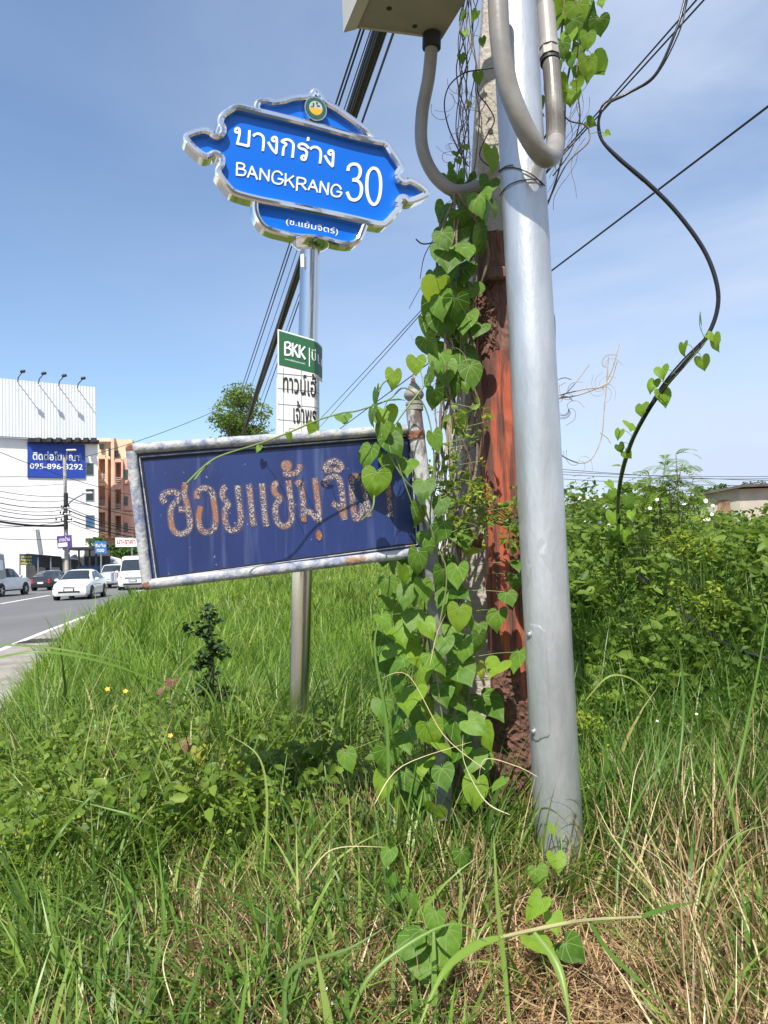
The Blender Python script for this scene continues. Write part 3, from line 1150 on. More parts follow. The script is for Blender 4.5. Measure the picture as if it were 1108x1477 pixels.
# ------------------------------------------------------------------ utility pole, lamp, cables
m_conc = mat('grey_concrete', (0.36, 0.34, 0.30), 0.9, var=0.25, scale=3, bump=0.6, bscale=30)
m_cable = mat('cable_black', (0.018, 0.018, 0.02), 0.5)
YP = 50.0
ptop, pbot = P(93.2, 660, YP), P(97, 845, YP)
up = empty('utility_pole', Vector((pbot.x, pbot.y, 0)), 'grey concrete utility pole with crossarms standing behind the white hatchback', 'utility pole')
b = B()
b.lathe(Vector((pbot.x, pbot.y, 0)), (ptop - Vector((pbot.x, pbot.y, 0))), [(.17, 0), (.11, (ptop - Vector((pbot.x, pbot.y, 0))).length)], 8)
b.put('shaft', m_conc, up)
for y_, x0, x1 in ((752, 79, 107), (742, 86, 103), (733, 88, 101)):
    a, c = P(x0, y_, YP - .2), P(x1, y_ - .5, YP - .2)
    B().tube([a, c], .06, 6).put('crossarm', m_steel, up)
    for k_ in range(4):
        q = a.lerp(c, (k_ + .3) / 3.8)
        B().lathe(q, (0, 0, 1), [(.03, 0), (.07, .06), (.04, .1), (.07, .16), (.03, .2)], 8).put('insulator', m_trim, up)
for (yy_, r_) in ((716, .14), (725, .10), (748, .16), (758, .15)):
    B().box(P(95.2, yy_, YP - .2), (.22, .3, .5), bev=.05).put('cable_clamp', m_trim, up)
a = P(96, 731, YP)
B().tube([a, P(104, 722, YP - .5), P(118, 714, YP - 1), P(124, 711.5, YP - 1)], .04, 6, smooth=4).put('lamp_arm', m_steel, up)
B().box(P(126, 711, YP - 1), (.7, .25, .12), bev=.05).put('street_lamp_head', m_wtext, up)
a = P(93.5, 662, YP)
B().tube([a, P(97, 652, YP - .4), P(99, 649.5, YP - .5)], .035, 6).put('lamp_arm', m_steel, up)
B().box(P(103, 649.2, YP - .5), (.65, .22, .1), bev=.04).put('street_lamp_head', m_wtext, up)
s4 = empty('purple_notice', P(93, 781, YP - .6), 'purple advertising board with a white panel fixed on the utility pole', 'sign')
m_purple = mat('purple_print', (0.09, 0.04, 0.22), 0.5)
UP_ = Plane(P(93, 781, YP - .6), Vector((.35, -1, 0)))
B().prism([UP_.at(82, 773.5), UP_.at(103, 771.5), UP_.at(104, 789.5), UP_.at(83.5, 791.5)], (0, .05, 0)).put('panel', m_purple, s4)
B().prism([UP_.at(84, 783.5, .02), UP_.at(97, 782.3, .02), UP_.at(97.5, 788, .02), UP_.at(84.5, 789.5, .02)], (0, .01, 0)).put('white_patch', m_wtext, s4)
b = B()
text_on(b, 'ขายบ้าน', (85, 775), (101, 773.5), (101, 780), (85, 781.5), lambda x, y: UP_.at(x, y, .02), .01)
b.put('lettering', m_wtext, s4)
lp = P(57, 792, 56)
ls = empty('leaning_post', Vector((lp.x, lp.y, 0)), 'short grey post leaning in front of the white building', 'post')
B().tube([P(59.5, 800, 56), P(54, 764, 56)], [.17, .14], 6).put('shaft', m_steel, ls)


def cable(a, b_, sag, r, label, name='overhead_cable', group='cables along the far road', k=14, m=m_cable):
    pts = []
    for i in range(k + 1):
        t = i / k
        p = a.lerp(b_, t)
        p.z -= sag * 4 * t * (1 - t)
        pts.append(p)
    bb = B().tube(pts, r, 5)
    o = bb.put(name, m)
    return setp(o, label, 'cable', group)


far_l = 'thin black cable running to the far utility pole across the white building'
for i, (y0, y1, r_, s_) in enumerate(((696, 716, .02, .3), (703, 722, .02, .4), (711, 731, .03, .4), (716, 735, .02, .5), (722, 742, .025, .4), (728, 745, .03, .5), (741, 752, .02, .3), (750, 756, .02, .3),
                                      (693, 690, .02, -.1), (704, 698, .015, .1), (776, 778, .02, .1), (762, 752, .018, .2))):
    cable(P(-60, y0 - 3, 42), P(94, y1, YP - .15), s_, r_, far_l)
for i, (y0, y1, r_, s_) in enumerate(((716, 742, .03, .4), (731, 758, .025, .5), (735, 764, .04, .4), (742, 770, .03, .3), (748, 774, .045, .35), (722, 736, .02, .2), (752, 768, .02, .6))):
    cable(P(96, y0, YP - .15), P(240, y1 + 5, 62), s_, r_, 'thin black cable leaving the far utility pole to the right', group='cables right of the utility pole')
o = cable(P(-60, 738, 42), P(92, 758, YP - .15), .3, .07, 'thick sagging black cable bundle across the white building', group=None)
cable(P(-60, 626, 40), P(240, 722, 62), .6, .022, 'long cable crossing above the blue banner', group=None)
cable(P(100, 665, YP), P(350, 574, 60), .4, .022, 'single thin cable rising from far pole to the vine covered tree', group=None)

# hedge and trees at the end of the road; leaf masses
M_BUSH = foliage_mat('bush_leaves', [(0, (0.022, 0.055, 0.012)), (.5, (0.05, 0.115, 0.022)), (.85, (0.085, 0.17, 0.03)), (1, (0.16, 0.23, 0.04))], trans=.3)
M_THICK = foliage_mat('thicket_leaves', [(0, (0.06, 0.115, 0.016)), (.5, (0.125, 0.205, 0.026)), (.88, (0.18, 0.27, 0.035)), (1, (0.30, 0.37, 0.05))], trans=.40)
M_BRIGHT = foliage_mat('young_leaves', [(0, (0.14, 0.22, 0.02)), (1, (0.32, 0.38, 0.04))], trans=.4)
M_BARK = mat('bark', (0.12, 0.09, 0.06), 0.9, var=0.3, scale=6, bump=0.6)


def leaf_arrays(pos, size, rnd=None, up=0.5, aspect=0.55, droop=0.25, rng=RNG):
    """kite-shaped leaves folded along the midrib; returns V, tri indices, rnd"""
    n = len(pos)
    size = np.broadcast_to(size, n)[:, None]
    az = rng.uniform(0, 2 * np.pi, n)
    el = rng.normal(-droop, 0.45, n)
    d = np.stack([np.cos(az) * np.cos(el), np.sin(az) * np.cos(el), np.sin(el)], 1)
    nr = rng.normal(0, 1, (n, 3)) * (1 - up)
    nr[:, 2] += up * 1.6
    nr -= (nr * d).sum(1, keepdims=True) * d
    nr /= np.linalg.norm(nr, axis=1, keepdims=True) + 1e-9
    s = np.cross(d, nr)
    base = pos
    tip = pos + d * size
    def at_(f, w_):
        return pos + d * size * f + s * size * aspect * w_ + nr * size * (abs(w_) * .22 - .10 * f * f)
    tip = tip - nr * size * .10
    V = np.stack([base, at_(.22, .42), at_(.60, .40), tip, at_(.60, -.40), at_(.22, -.42)], 1).reshape(-1, 3)
    i = np.arange(n)[:, None] * 6
    Fs = np.concatenate([i + [0, 1, 2], i + [0, 2, 3], i + [0, 3, 4], i + [0, 4, 5]], 1).ravel()
    if rnd is None:
        rnd = rng.uniform(0, 1, n)
    return V, Fs, np.repeat(rnd, 6)


def blob_points(centres, radii, n, rng=RNG, shell=0.55, flat=0.8):
    c = rng.integers(0, len(centres), n)
    d = rng.normal(0, 1, (n, 3))
    d /= np.linalg.norm(d, axis=1, keepdims=True)
    r = radii[c] * (shell + (1 - shell) * rng.uniform(0, 1, n) ** .5) * (1 + rng.normal(0, .08, n))
    p = centres[c] + d * r[:, None] * np.array([1, 1, flat])
    return p, c


def leafy(name, pos, size, m, parent=None, rnd=None, **kw):
    V, Fs, r = leaf_arrays(pos, size, rnd, **kw)
    if parent is not None:
        V = V - np.array(base_of(parent))
    me = fast_mesh(name, V, Fs, 3, m, {'rnd': r})
    return link(name, me, parent)


def tree(name, label, base, top_z, r, n_leaf, leaf, m, nb=14, kind='tree', squash=1.0, trunk_r=.15, centre=None, seed=1):
    rng = np.random.default_rng(seed)
    t = empty(name, base, label, kind)
    cz = centre if centre is not None else top_z - r
    C = np.array([[base[0], base[1], cz]]) + rng.normal(0, .5, (nb, 3)) * np.array([r, r, r * squash])
    C[:, 2] = np.minimum(C[:, 2], top_z - r * .3)
    R_ = rng.uniform(.3, .55, nb) * r
    pos, c = blob_points(C, R_, n_leaf, rng)
    tone = rng.uniform(0, .5, nb)[c] + rng.uniform(0, .5, n_leaf)
    leafy('crown', pos, rng.uniform(.7, 1.3, n_leaf) * leaf, m, t, tone, rng=rng)
    tb = B()
    b0 = Vector(base)
    tb.tube([b0, b0 + Vector((.05 * r, 0, cz * .5)), Vector((base[0], base[1], cz))], [trunk_r, trunk_r * .8, trunk_r * .5], 8)
    for i in range(min(nb, 7)):
        tb.tube([Vector((base[0], base[1], cz - r * .5)), Vector(C[i])], [trunk_r * .4, trunk_r * .15], 5)
    tb.put('trunk', M_BARK, t, smooth=True)
    return t


tb_ = P(356, 640, 60)
tree('vine_covered_tree', 'round vine covered tree rising behind the top edge of the old sign', (tb_.x, tb_.y, 0.0), P(351, 560, 60).z, 2.6, 7000, .26, M_THICK, 34, squash=1.6, seed=5, centre=P(351, 606, 60).z)
for i, (px, py, d_, r_) in enumerate(((142, 790, 72, 1.3), (170, 792, 72, 1.8), (192, 786, 74, 2.2))):
    q = P(px, py, d_)
    tree('roadside_shrub', ('small green shrub just right of the black canopy', 'green shrub under the blue and white sign', 'green shrub under the white board with red writing')[i],
         (q.x, q.y, 0), P(px, 774 + i, d_).z, r_, 2500, .3, M_BUSH, 10, 'shrub', seed=20 + i, trunk_r=.08)

# ------------------------------------------------------------------ house on the right, far roof, far wires
m_hw = mat('stained_plaster', (0.38, 0.35, 0.27), 0.9, scale=1.2, col2=(0.28, 0.30, 0.23), bump=.2)
m_roof = mat('dark_tin_roof', (0.09, 0.075, 0.07), 0.6, var=.3, scale=2)
hd = 30.0
H0_, H1_ = P(1008, 715, hd), P(1180, 712, hd - 3)
hb = Vector((P(1060, 715, hd).x, hd, 0))
ho = empty('plaster_house', hb, 'stained plaster house with a low dark tin roof behind the thicket', 'house')
zt = P(1070, 704, hd).z
b = B()
xl, xm, xr = P(1010, 712, hd).x, P(1066, 712, hd).x, P(1066, 712, hd).x + 7
zl = P(1010, 712, hd).z
b.prism([(xl, hd, 0), (xm, hd, 0), (xm, hd, zt), (xl, hd, zl)], (3.0, 6, 0))
b.put('gable_wall', m_hw, ho)
B().prism([(xm + .01, hd + .02, 0), (xr, hd + .02, 0), (xr, hd + .02, zt - .03), (xm + .01, hd + .02, zt - .03)], (2.7, 5.5, 0)).put('side_wall', mat('beige_plaster', (0.42, 0.37, 0.31), .9, var=.12, scale=1), ho)
b = B()
b.prism([(xl - .35, hd - .35, zl - .12), (xm, hd - .35, zt + .02), (xr, hd - .35, zt + .02), (xr, hd - .35, zt + .12), (xm, hd - .35, zt + .12), (xl - .35, hd - .35, zl - .02)], (3.3, 7, 0))
b.put('roof', m_roof, ho)
B().prism([(xm - .9, hd - .05, zl - 1.4), (xm - .4, hd - .05, zl - 1.4), (xm - .4, hd - .05, zl - .3), (xm - .9, hd - .05, zl - .3)], (0, .04, 0)).put('rust_stained_panel', mat('rusty_tin', (0.22, 0.13, 0.08), .8, var=.4, scale=5), ho)
q = P(1032, 706, 60)
tree('distant_tree', 'small dark distant tree just left of the plaster house roof', (q.x, q.y, 0), P(1032, 694, 60).z, 1.6, 2500, .25, M_BUSH, 10, seed=31)
q = P(1085, 700, 80)
tree('distant_tree', 'dark distant treetop peeking over the plaster house roof', (q.x, q.y, 0), P(1085, 693, 80).z, 2.4, 2500, .3, M_BUSH, 10, seed=33)
q0, q1 = P(836, 722, 55), P(868, 723, 55)
sr = empty('white_shed', Vector((q0.x, q0.y, 0)), 'low shed with white sheet roof far behind the thicket', 'shed')
B().prism([(q0.x, 55, 0), (q1.x, 55, 0), (q1.x, 55, q1.z), (q0.x, 55, q0.z - .4)], (0, 5, 0)).put('wall', m_hw, sr)
B().prism([(q0.x - .2, 54.6, q0.z - .1), (q1.x + .2, 54.6, q1.z + .1), (q1.x + .2, 54.6, q1.z + .3), (q0.x - .2, 54.6, q0.z + .3)], (0, 6, 0)).put('roof', m_awn, sr)
for i, (a_, b__) in enumerate(((676, 694), (684, 689), (690, 700), (680, 686))):
    cable(P(800, a_, 80), P(1180, b__, 80), .3, .03, 'thin distant wire low over the thicket and house', 'distant_wire', 'distant wires right of the galvanised pole')

# wires and the big bundle overhead
m_bundle = mat('bundle_black', (0.012, 0.012, 0.013), 0.45, bump=.6, bscale=90, stretch=(1, 1, .1))
ZB = 6.0


def overhead(pa, pb, z, r, label, name='overhead_wire', group=None, ext=(0.35, 1.2), strands=0):
    a, c = G(*pa, z), G(*pb, z)
    d_ = c - a
    a2, c2 = a - d_ * ext[0], c + d_ * ext[1]
    bb = B()
    if strands:
        side = d_.normalized().cross(Vector((0, 0, 1)))
        n_ = 60
        for s in range(strands):
            ph = 2 * math.pi * s / strands
            rr = r * (.62 if s else 0)
            rs = r * random.uniform(.28, .42)
            tw = random.uniform(.5, 1.5)
            bb.tube([a2.lerp(c2, i / n_) + (side * math.cos(ph + tw * i / 9) + Vector((0, 0, 1)) * math.sin(ph + tw * i / 9)) * rr for i in range(n_ + 1)], rs, 6)
        bb.tube([a2, c2], r * .55, 8)
    else:
        bb.tube([a2, a2.lerp(c2, .5) - Vector((0, 0, .05)), c2], r, 6, smooth=6)
    o = bb.put(name, m_bundle if strands else m_cable, smooth=True)
    return setp(o, label, 'cable', group)


overhead((546, 50), (352, 622), ZB, .068, 'thick twisted bundle of black cables passing behind the blue street sign', 'cable_bundle', strands=11)
for (a_, b__, z_, r_) in (((500, 100), (345, 568), 6.3, .010), ((505, 100), (349, 568), 6.3, .010), ((515, 100), (356, 575), 6.3, .006), ((541, 120), (372, 585), 5.6, .006)):
    overhead(a_, b__, z_, r_, 'thin overhead wire beside the thick black cable bundle', group='thin wires beside the cable bundle')
overhead((547, 103), (365, 622), 5.8, .011, 'single wire hanging just right of the thick cable bundle')
overhead((1108, 150), (510, 603), 6.0, .013, 'single wire crossing the sky right of the galvanised pole', ext=(.3, .3))
for (a_, b__) in (((1010, 2), (480, 584)), ((968, 38), (482, 592))):
    overhead(a_, b__, 6.5, .009, 'thin paired wire slanting down to the left behind the poles', group='paired thin wires behind the poles', ext=(.3, .3))

# ================================================================== NEAR: SIGNS AND POLES
m_galv = mat('galvanised_steel', (0.36, 0.38, 0.40), 0.38, 0.62, scale=6, bump=0.16, bscale=90, col2=(0.60, 0.62, 0.64), stretch=(1, 1, .28), lo=.32, hi=.66, detail=10)
m_pvc = mat('grey_conduit', (0.22, 0.21, 0.195), 0.38, var=0.10, scale=14, bump=0.08)
m_pvc2 = mat('grey_coupling', (0.30, 0.29, 0.27), 0.4, var=0.08, scale=10)
m_box = mat('weathered_cabinet_paint', (0.26, 0.25, 0.20), 0.55, var=0.10, scale=5, bump=.1)
m_boxd = mat('cabinet_door_paint', (0.45, 0.44, 0.40), 0.5, var=0.08, scale=5)
m_inox = mat('polished_stainless', (0.66, 0.65, 0.63), 0.16, 1.0, var=0.04, scale=6, stretch=(6, 6, .4), bump=.03, bscale=60)
m_mirror = mat('mirror_stainless', (0.86, 0.85, 0.83), 0.09, 0.97, var=0.03, scale=6, bump=.16, bscale=6)
m_blue = mat('street_sign_blue', (0.0, 0.125, 0.60), 0.32, var=0.02, scale=2)
m_screw = mat('screw_head', (0.55, 0.56, 0.57), 0.3, 0.8)

# ---- galvanised pole
r_g = 33.3 * 2.62 / F
gt, gb = P(735, -110, 2.62), P(812.5, 1318, 2.62)
gp = empty('galvanised_pole', (gb.x, gb.y, float(gz(gb.x, gb.y)) - .03), 'thick pale galvanised steel pole standing upright in the grass', 'pole')
gb2 = Vector((gb.x, gb.y, float(gz(gb.x, gb.y)) - .03))
gp.location = gb2
b = B()
ax = (gt - gb2)
n_ = 40
prof = [(r_g * (1 + .004 * math.sin(i * 1.7)), ax.length * i / n_) for i in range(n_ + 1)]
b.lathe(gb2, ax, prof, 48)
b.put('shaft', m_galv, gp, smooth=True, sharp=30)
axn = ax.normalized()


def on_pole(px, py, lift=0.0):
    """point on the pole's skin under a pixel"""
    r = ray(px, py)
    o_ = EYE - gb2
    rp = r - axn * r.dot(axn)
    op = o_ - axn * o_.dot(axn)
    A_, B_, C_ = rp.dot(rp), 2 * rp.dot(op), op.dot(op) - (r_g + lift) ** 2
    D = max(B_ * B_ - 4 * A_ * C_, 0)
    t = (-B_ - math.sqrt(D)) / (2 * A_)
    return EYE + r * t


def pole_patch(poly, lift, name, m, parent, nx=10, ny=14, edge=0.003):
    """a curved plate following the pole between left/right edges given by rows (y, x0, x1)"""
    b = B()
    V = []
    for lf in (lift, -0.002):
        for (y, x0, x1) in poly:
            for i in range(nx + 1):
                V.append(on_pole(x0 + (x1 - x0) * i / nx, y, lf))
    b.add(V, [])
    ny_ = len(poly)
    w = nx + 1
    k = ny_ * w
    Fs = [(j * w + i, j * w + i + 1, (j + 1) * w + i + 1, (j + 1) * w + i) for j in range(ny_ - 1) for i in range(nx)]
    for j in range(ny_ - 1):
        Fs += [(j * w, (j + 1) * w, (j + 1) * w + k, j * w + k), (j * w + nx, j * w + nx + k, (j + 1) * w + nx + k, (j + 1) * w + nx)]
    for i in range(nx):
        Fs += [(i, i + k, i + 1 + k, i + 1), ((ny_ - 1) * w + i, (ny_ - 1) * w + i + 1, (ny_ - 1) * w + i + 1 + k, (ny_ - 1) * w + i + k)]
    b.f = Fs
    return b.put(name, m, parent, smooth=True, sharp=30)


rows = [(901, 763, 768), (903, 761.5, 777), (907, 760.5, 781), (911, 760, 786), (915, 760, 786.5)] + [(915 + i * 15, 760 + i * .85, 786.5 + i * .72) for i in range(1, 10)] + [(1059, 768.4, 793), (1062, 769, 790), (1065, 770, 779), (1067.5, 772, 777)]
pole_patch(rows, 0.0045, 'handhole_cover', m_galv, gp)
for px, py in ((763.5, 915), (769.5, 1055)):
    p = on_pole(px, py, .004)
    nrm = (p - gb2) - axn * (p - gb2).dot(axn)
    B().lathe(p, nrm, [(.0135, 0), (.0135, .002), (.0085, .0025), (.0085, .006), (.005, .0085)], 12).put('screw', m_screw, gp, smooth=True)
m_smear = mat('zinc_paint_smear', (0.58, 0.60, 0.62), 0.4, .6, scale=30, col2=(0.45, 0.47, 0.49), lo=.40, hi=.50, detail=8)
pole_patch([(776, 779, 783), (786, 774, 789), (796, 777, 786), (812, 786, 796), (826, 795, 799), (836, 798, 800)], .0006, 'paint_smear', m_smear, gp)
pole_patch([(806, 759, 764), (818, 758.5, 767), (832, 759.5, 766), (846, 760.5, 762)], .0008, 'paint_smear', m_smear, gp)
# lashing wire turned round the pole
m_wirefine = mat('fine_dark_wire', (0.03, 0.025, 0.022), .5)
b = B()
for (pts) in ([(720, 249), (728, 243), (742, 242), (758, 247), (773, 256), (783, 268)], [(721, 282), (730, 270), (745, 262), (762, 259), (776, 259), (786, 268)], [(719, 247), (730, 240), (740, 238)]):
    b.tube([on_pole(x, y, .006) for x, y in pts], .0022, 5, smooth=4)
o = b.put('lashing_wire', m_wirefine)
setp(o, 'thin dark wire looped round the galvanised pole below the conduit bend', 'wire')

# ---- grey conduits
t = empty('thick_conduit', P(719, 0, 2.36), 'thick grey conduit hanging in a U bend in front of the galvanised pole', 'conduit')
pts = [(716, -120, 2.36), (717, -50, 2.36), (719, 20, 2.36), (723.4, 74, 2.365), (734, 128, 2.38), (752.6, 176, 2.40), (771, 210, 2.43), (786, 227, 2.47), (797, 224, 2.53), (801.5, 203, 2.59), (799.5, 150, 2.66), (795, 91, 2.70), (789.5, 50, 2.72), (786, 0, 2.74), (782, -90, 2.76)]
b = B()
b.tube([P(*p) for p in pts], [.0338] * 9 + [.0325] * 6, 24, smooth=10)
# fine rings of the flexible conduit
b.put('hose', m_pvc, t, smooth=True, sharp=60)
pp, _ = catmull([P(*p) for p in pts[9:12]], [1] * 3, 40)
b = B()
for i in range(2, len(pp) - 2):
    b.tube([pp[i] - (pp[i + 1] - pp[i - 1]).normalized() * .0010, pp[i] + (pp[i + 1] - pp[i - 1]).normalized() * .0010], .0333, 20, cap=True)
b.put('hose_rib', m_pvc, t)['kind'] = 'stuff'
for (y0, y1, r_) in ((66, 72, .0385), (72, 84, .040), (84, 91, .0375)):
    a_, c_ = P(792.3 + (y0 - 75) * .09, y0, 2.705), P(792.3 + (y1 - 75) * .09, y1, 2.70)
    B().tube([a_, c_], r_, 8 if r_ == .040 else 20).put('coupling', m_pvc2 if r_ > .038 else m_trim, t)
B().tube([P(787, 10, 2.73), P(791.6, 66, 2.705)], .0352, 20).put('rigid_sleeve', m_pvc2, t, smooth=True)

t = empty('thin_conduit', P(622, 60, 2.66), 'slimmer grey conduit sweeping from the cabinet to the back of the pole', 'conduit')
pts = [(623, 52, 2.66), (622, 75, 2.67), (618, 114, 2.70), (609, 163, 2.74), (609, 212, 2.76), (626, 252, 2.78), (655, 275, 2.80), (686, 270, 2.82), (707, 254, 2.86), (735, 238, 2.95)]
B().tube([P(*p) for p in pts], .0245, 20, smooth=8).put('hose', m_pvc, t, smooth=True, sharp=60)
B().tube([P(623, 50, 2.66), P(622.5, 70, 2.665)], .035, 12).put('gland', m_trim, t)
B().tube([P(687, 269.5, 2.82), P(699, 261, 2.85)], .028, 16).put('coupling', m_screw, t)
B().tube([P(699, 261, 2.85), P(724, 243, 2.92)], .030, 16).put('coupling', m_pvc2, t, smooth=True)
B().tube([P(702, 259, 2.855), P(704.5, 257.2, 2.86)], .0308, 16).put('yellow_ring', mat('yellow_band', (.5, .33, .05), .5), t)

# ---- electrical cabinet overhead
zb = P(622, 60, 2.7).z
ca, cb_, cc = G(514, 41, zb), G(637, 57, zb), G(672, 0, zb)
side = (cb_ - ca).normalized()
fwd = Vector((side.y, -side.x, 0))
if fwd.y > 0:
    fwd = -fwd
wid = (cb_ - ca).length
cabn = empty('electrical_cabinet', ca, 'beige grey steel cabinet cut by the top edge of the photo', 'cabinet')
skew = (cc - cb_).normalized()
q = [ca, cb_, cb_ + skew * .42, ca + skew * .42]
b = B()
b.prism(q, (0, 0, .62))
b.put('housing', m_box, cabn)
dl = -side
q2 = [ca + dl * .004 + skew * .01, ca + dl * .004 + skew * .41, ca + dl * .045 + skew * .43, ca + dl * .045 - skew * .015]
b = B()
b.prism([p + Vector((0, 0, -.012)) for p in q2], (0, 0, .65))
b.put('door', m_boxd, cabn)
for f1, f2 in ((.25, .12), (.42, .30), (.62, .05), (.7, .33)):
    p = ca + (cb_ - ca) * f1 + skew * f2
    B().lathe(p + Vector((0, 0, .002)), (0, 0, -1), [(.010, 0), (.010, .003), (.005, .004)], 12).put('knockout', m_trim, cabn)
B().prism([ca + side * .01 + skew * .006, cb_ - side * .01 + skew * .006, cb_ - side * .01 + skew * .014, ca + side * .01 + skew * .014], (0, 0, -.004)).put('rim_lip', m_boxd, cabn)
B().prism([ca + side * .05 + skew * .05 + Vector((0, 0, .6)), ca + side * .05 + skew * .05 + Vector((0, 0, .64)), cb_ + Vector((.25, .1, .64)), cb_ + Vector((.25, .1, .6))], skew * .04).put('bracket', m_steel, cabn)

# ---- concrete pole
ct_, cb2 = P(722, -110, 3.14), P(680, 1000, 3.14)
d_ = (cb2 - ct_)
cbase = ct_ + d_ * ((ct_.z - .2) / (-d_.z))
cp = empty('concrete_pole', cbase, 'weathered grey concrete pole behind the vines and red timber', 'pole')
b = B()
V = []
n_ = 24
for i in range(n_ + 1):
    c = cbase.lerp(ct_, i / n_)
    h = .150 + (.058 - .150) * i / n_
    ch = h * .22
    for (sx, sy) in ((-1, -1), (1, -1), (1, 1), (-1, 1)):
        for (ox, oy) in (((ch, 0), (0, ch)) if sx * sy < 0 else ((0, ch), (ch, 0))):
            V.append(c + Vector((sx * (h - ox), sy * (h - oy), 0)) + Vector((random.gauss(0, .0012), random.gauss(0, .0012), 0)))
Fs = []
order = [0, 1, 2, 3, 4, 5, 6, 7]
# ring order by angle
import itertools
ang = sorted(range(8), key=lambda k_: math.atan2((V[k_] - cbase).y, (V[k_] - cbase).x))
for i in range(n_):
    for j in range(8):
        a_, c_ = ang[j], ang[(j + 1) % 8]
        Fs.append((i * 8 + a_, i * 8 + c_, (i + 1) * 8 + c_, (i + 1) * 8 + a_))
b.add(V, Fs)
m_conc2 = mat('pitted_concrete', (0.30, 0.27, 0.225), 0.92, scale=7, bump=0.9, bscale=55, col2=(0.47, 0.44, 0.385), lo=.3, hi=.7)
b.put('shaft', m_conc2, cp)
for py in (178, 245, 640, 700):
    t_ = (P(700, py, 3).z - cbase.z) / (ct_.z - cbase.z)
    c = cbase.lerp(ct_, t_)
    h = .150 + (.058 - .150) * t_
    B().lathe(c + Vector((-h * .25, -h - .002, 0)), (0, -1, 0), [(.012, 0), (.012, .003), (.006, .0035)], 12).put('bolt_hole', m_trim, cp)

# ---- red painted timber post
m_red = mat('flaking_red_paint', (0.37, 0.088, 0.045), 0.92, scale=9, bump=1.0, bscale=30, stretch=(3.4, 3.4, .25), col2=(0.11, 0.05, 0.038), lo=.44, hi=.55, detail=10)
m_wood = mat('old_dark_timber', (0.10, 0.065, 0.05), 0.9, scale=9, bump=1.0, bscale=26, stretch=(3, 3, .28), col2=(0.21, 0.10, 0.075), detail=8)
m_mud = mat('termite_mud', (0.075, 0.035, 0.024), 0.95, scale=16, bump=1.0, bscale=60, col2=(0.16, 0.08, 0.055))
tt0, tt1 = P(713, 330, 2.93), P(742, 1120, 2.93)
tp_ = empty('timber_post', Vector((tt1.x, tt1.y, tt1.z - .1)), 'old timber post with flaking red paint and termite mud', 'post')


def timber(y0, y1, w0, w1, m, name, dep=.07, yo=0.0, jag=.004, lean=0):
    b = B()
    V = []
    n_ = 30
    for i in range(n_ + 1):
        f = i / n_
        y = y0 + (y1 - y0) * f
        # centreline from the photo: left edge at 690..712
        cx = 690 + (y - 520) * .045 + (w0 + (w1 - w0) * f) / 2 + lean
        c = P(cx, y, 2.93)
        hw = (w0 + (w1 - w0) * f) / 2 * 2.93 / F
        for k_, (sx, sy) in enumerate(((-1, -.75), (-.8, -1), (-.15, -1), (-.05, -.93), (.08, -1), (.8, -1), (1, -.75), (1, 1), (-1, 1))):
            V.append(c + Vector((sx * hw + random.gauss(0, jag * .4), sy * dep + yo + random.gauss(0, jag * .4), 0)))
    k = 9
    Fs = [(i * k + j, i * k + (j + 1) % k, (i + 1) * k + (j + 1) % k, (i + 1) * k + j) for i in range(n_) for j in range(k)]
    Fs += [tuple(range(k)), tuple(range(n_ * k, n_ * k + k))[::-1]]
    b.add(V, Fs)
    return b.put(name, m, tp_)


timber(512, 1010, 60, 64, m_red, 'red_board')
timber(340, 530, 56, 58, m_wood, 'upper_board', dep=.062, yo=.012, lean=4)
timber(1000, 1240, 64, 66, m_wood, 'lower_board', dep=.066)
b = B()
b.box(P(717, 396, 2.84), (.075, .05, .05), bev=.008)
b.put('wooden_cleat', m_wood, tp_)


def mudshell(rows, depth, m, name, parent, lump=.018, seed=3):
    rng = random.Random(seed)
    b = B()
    V = []
    nx = 14
    for j, (y, x0, x1) in enumerate(rows):
        for i in range(nx + 1):
            u = i / nx
            bulge = math.sin(math.pi * u) ** .6
            V.append(P(x0 + (x1 - x0) * u + rng.gauss(0, .7), y + rng.gauss(0, 1), depth - .03 * bulge + .02 - rng.random() * lump * bulge))
    w = nx + 1
    Fs = [(j * w + i, j * w + i + 1, (j + 1) * w + i + 1, (j + 1) * w + i) for j in range(len(rows) - 1) for i in range(nx)]
    b.add(V, Fs)
    return b.put(name, m, parent, smooth=False)


rr = [(408 + i * 4, 682 - 2 * math.sin(i * .5), 720 + 2 * math.sin(i * .9)) for i in range(27)]
mudshell(rr, 2.87, m_mud, 'termite_mud', tp_)
rr = [(958 + i * 5, 722 - min(i, 8) * 2.5 + 2 * math.sin(i * 1.1), 752 + min(i, 12) * 1.4) for i in range(52)]
mudshell(rr, 2.86, m_mud, 'termite_mud', tp_, seed=5)

# ---- stainless post and the new street sign
s0, s1_ = P(429, 1120, 3.75), P(447.5, 352, 3.75)
sb = s1_ + (s0 - s1_) * ((s1_.z - .2) / (s1_.z - s0.z))
sbase = Vector(sb)
spost = empty('street_name_sign', sbase, 'new bright blue street name sign with chrome ornamental frame on stainless post', 'sign')
r_s = 14.2 * 3.75 / F
B().tube([sbase, s1_ + Vector((0, 0, -.01))], r_s, 32).put('post', m_inox, spost, smooth=True, sharp=40)
dv = (s1_ - sbase).normalized()
B().lathe(s1_ - dv * .045, dv, [(r_s * 1.05, 0), (r_s * 1.12, .008), (r_s * 1.35, .018), (r_s * 1.9, .034), (r_s * 2.0, .044), (r_s * 1.9, .052), (r_s * 1.4, .058)], 32).put('collar', m_mirror, spost, smooth=True, sharp=50)
ya = math.radians(23)
SPL = Plane(P(446, 300, 3.72), Vector((math.sin(ya), -math.cos(ya), 0)))
